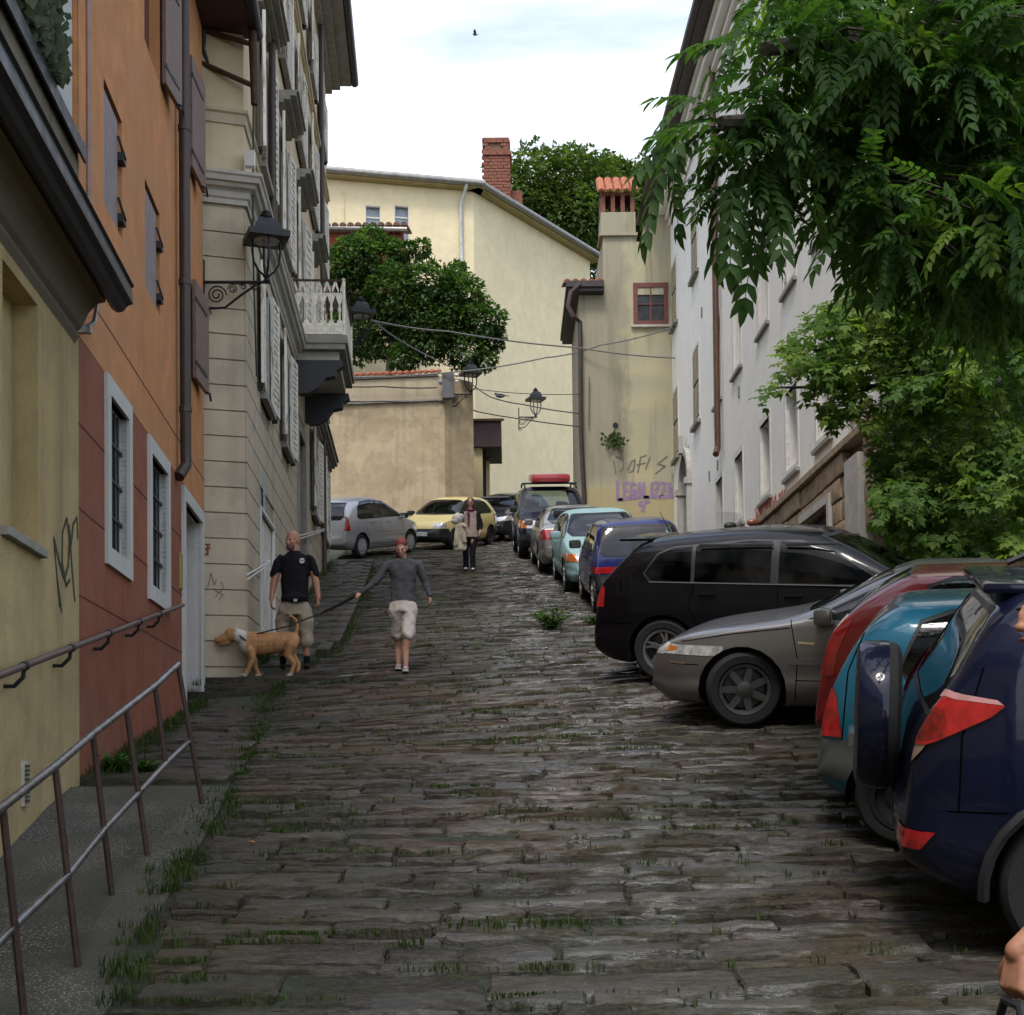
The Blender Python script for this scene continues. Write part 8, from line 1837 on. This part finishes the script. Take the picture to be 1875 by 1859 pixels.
MB().sphere(eb + V((-.32, -.05, .1)), .09, 10).build('cap', plain('cap_grey', (.25, .25, .24), .5), bx_, True)
for dz in (.3, .1): MB().lathe([(.05, -.04), (.07, 0), (.05, .04)], 10, Matrix.Translation(eb + V((.18, -.05, dz)))).build('insulator', plain('white_ceramic', (.6, .6, .58), .3), bx_, True)
# street cables
def cable(name_label, pts, r_, mat, sag=0):
    ps = [P(*q) for q in pts]; out = []
    for a, b in zip(ps[:-1], ps[1:]):
        for k in range(8): s_ = k / 8; out.append(a.lerp(b, s_) - V((0, 0, sag * 4 * s_ * (1 - s_))))
    out.append(ps[-1]); m = MB().tube(out, r_, 5); return tag(m.build('cable', mat), name_label, 'cable', 'cables across the street')
cable('grey cable from the beige house lantern across to the white building', [(663, 583, 31.5), (820, 607, 36), (1060, 637, 40.5), (1240, 656, 41.3)], .022, CABLEG, .05)
cable('grey cable rising from the garden wall corner to the white building', [(604, 690, 44), (815, 683, 43.6), (1000, 655, 42.5), (1100, 632, 41.6), (1240, 597, 41.0)], .022, CABLEG, .06)
cable('slack cable from the beige house lantern to the junction box', [(683, 587, 32), (730, 622, 36), (800, 660, 42), (826, 672, 43.6)], .018, CABLEG, .02)
cable('dark cable along the top of the garden wall', [(604, 706, 44.0), (700, 708, 43.8), (800, 710, 43.7)], .022, CABLE, .03)
cable('dark cable along the ledge of the garden wall', [(604, 733, 44.2), (700, 735, 43.85), (800, 734, 43.7), (870, 752, 45.5)], .022, CABLE, .03)
cable('cable from the junction box to the olive house below the small lantern', [(860, 700, 43.8), (900, 728, 43.2), (960, 741, 42.6), (1060, 757, 41.7)], .018, CABLE, .03)
cable('thin upper cable from the garden wall to the olive house', [(860, 711, 43.8), (960, 721, 43), (1060, 722, 41.7)], .012, CABLE, .02)
cable('lowest cable from the porch roof to the olive house', [(870, 753, 46.2), (960, 768, 44), (1060, 781, 41.7)], .018, CABLE, .02)
# pigeon on the cable, bird in the sky
def bird(c, s, label, flying):
    t = thing('bird', label, 'bird', c); FE = plain('grey_feather', (.07, .07, .08), .8); m = MB(); M_ = Matrix.Translation(c) @ Matrix.Scale(s, 4)
    ell(m, M_, (0, 0, 0), (.14, .06, .065)); ell(m, M_, (-.14, 0, .06), (.045, .035, .04)); ell(m, M_, (-.08, 0, .03), (.07, .045, .05)); m.build('body', FE, t, True)
    m = MB(); m.add([M_ @ V(q) for q in ((.1, -.03, .01), (.1, .03, .01), (.27, .05, -.01), (.27, -.05, -.01))], [(0, 1, 2, 3)]); m.build('tail', FE, t)
    for sg in (1, -1):
        m = MB()
        if flying: m.add([M_ @ V(q) for q in ((-.08, sg * .03, .03), (-.12, sg * .2, .16), (-.02, sg * .42, .2), (.06, sg * .3, .14), (.1, sg * .04, .02))], [(0, 1, 2, 3, 4)])
        else: m.add([M_ @ V(q) for q in ((-.08, sg * .055, .04), (.0, sg * .07, .05), (.2, sg * .03, .0), (.05, sg * .065, -.03))], [(0, 1, 2, 3)])
        m.build('wing', FE, t)
bird(P(870, 64, 60), .62, 'small dark bird flying high in the pale sky', True); bird(P(916, 728, 43.05) + V((0, 0, .05)), 1.0, 'pigeon perched on the cable beside the small lantern', False)
# ---------------------------------------------------------------- railing along the ramp
rl = thing('railing', 'worn steel tube railing with rusty posts along the concrete ramp', 'railing', V((-2.05, 8, zsw(8))))
RP = [(6.52, -1.99), (7.55, -2.12), (8.27, -2.115), (8.9, -2.09), (9.44, -2.06)]
tops = [(-40, 1510, 5.2), (5, 1477, 5.75), (101, 1403, 6.52), (170, 1344, 7.55), (231, 1297, 8.27), (284, 1256, 8.9), (326, 1217, 9.44)]
bots = [(0, 1990, 5.3), (44, 1862, 5.78), (142, 1762, 6.52), (207, 1654, 7.55), (272, 1580, 8.27), (303, 1398, 8.9), (369, 1465, 9.44)]
mids = [(-60, 1790, 5.1), (22, 1700, 5.77), (124, 1603, 6.52), (192, 1518, 7.55), (253, 1453, 8.27), (304, 1398, 8.9), (347, 1357, 9.44)]
RUSTP = plain('rust_brown_post', (.06, .034, .026), .7, .3, var=.45, vs=16, bump=.4, bs=90)
MB().tube([P(*q) for q in tops] , .021, 10).build('top_rail', STEEL, rl, True); MB().tube([P(*q) for q in mids], .019, 10).build('lower_rail', STEEL, rl, True)
for a, b, short in [(tops[i], bots[i], i == 5) for i in range(7)]:
    p, q = P(*a), P(*b)
    if not short: q = q + (q - p).normalized() * .05
    MB().tube([p + V((0, 0, -.005)), q], .017, 8).build('post', RUSTP, rl, True)
# number plate by the door and small red mark on the beige front
u, z = OW.hit(330, 1030); t = MB().box(u - .1, u + .04, .004, .02, z - .3, z + .1, OW.M).build('name_plate', plain('brass_plate', (.42, .33, .10), .35, .6)); tag(t, 'narrow brass name plate beside the white door frame', 'plate')
strokes(BF, [[(376, 998), (384, 998)], [(380, 998), (380, 1016), (376, 1016)], [(384, 1004), (376, 1006)]], .012, plain('rust_red_mark', (.2, .05, .03), .8), .026, 'graffiti', 'tiny rust red mark on the beige house front')
strokes(BF, [[(380, 1075), (386, 1050), (392, 1072), (396, 1062)], [(394, 1095), (400, 1085), (408, 1090), (400, 1100)], arc(400, 1075, 8, 10, -60, 160)], .006, plain('faint_brown_scrawl', (.22, .17, .12), .9), .026, 'graffiti', 'faint thin brown scrawl low on the beige house front')
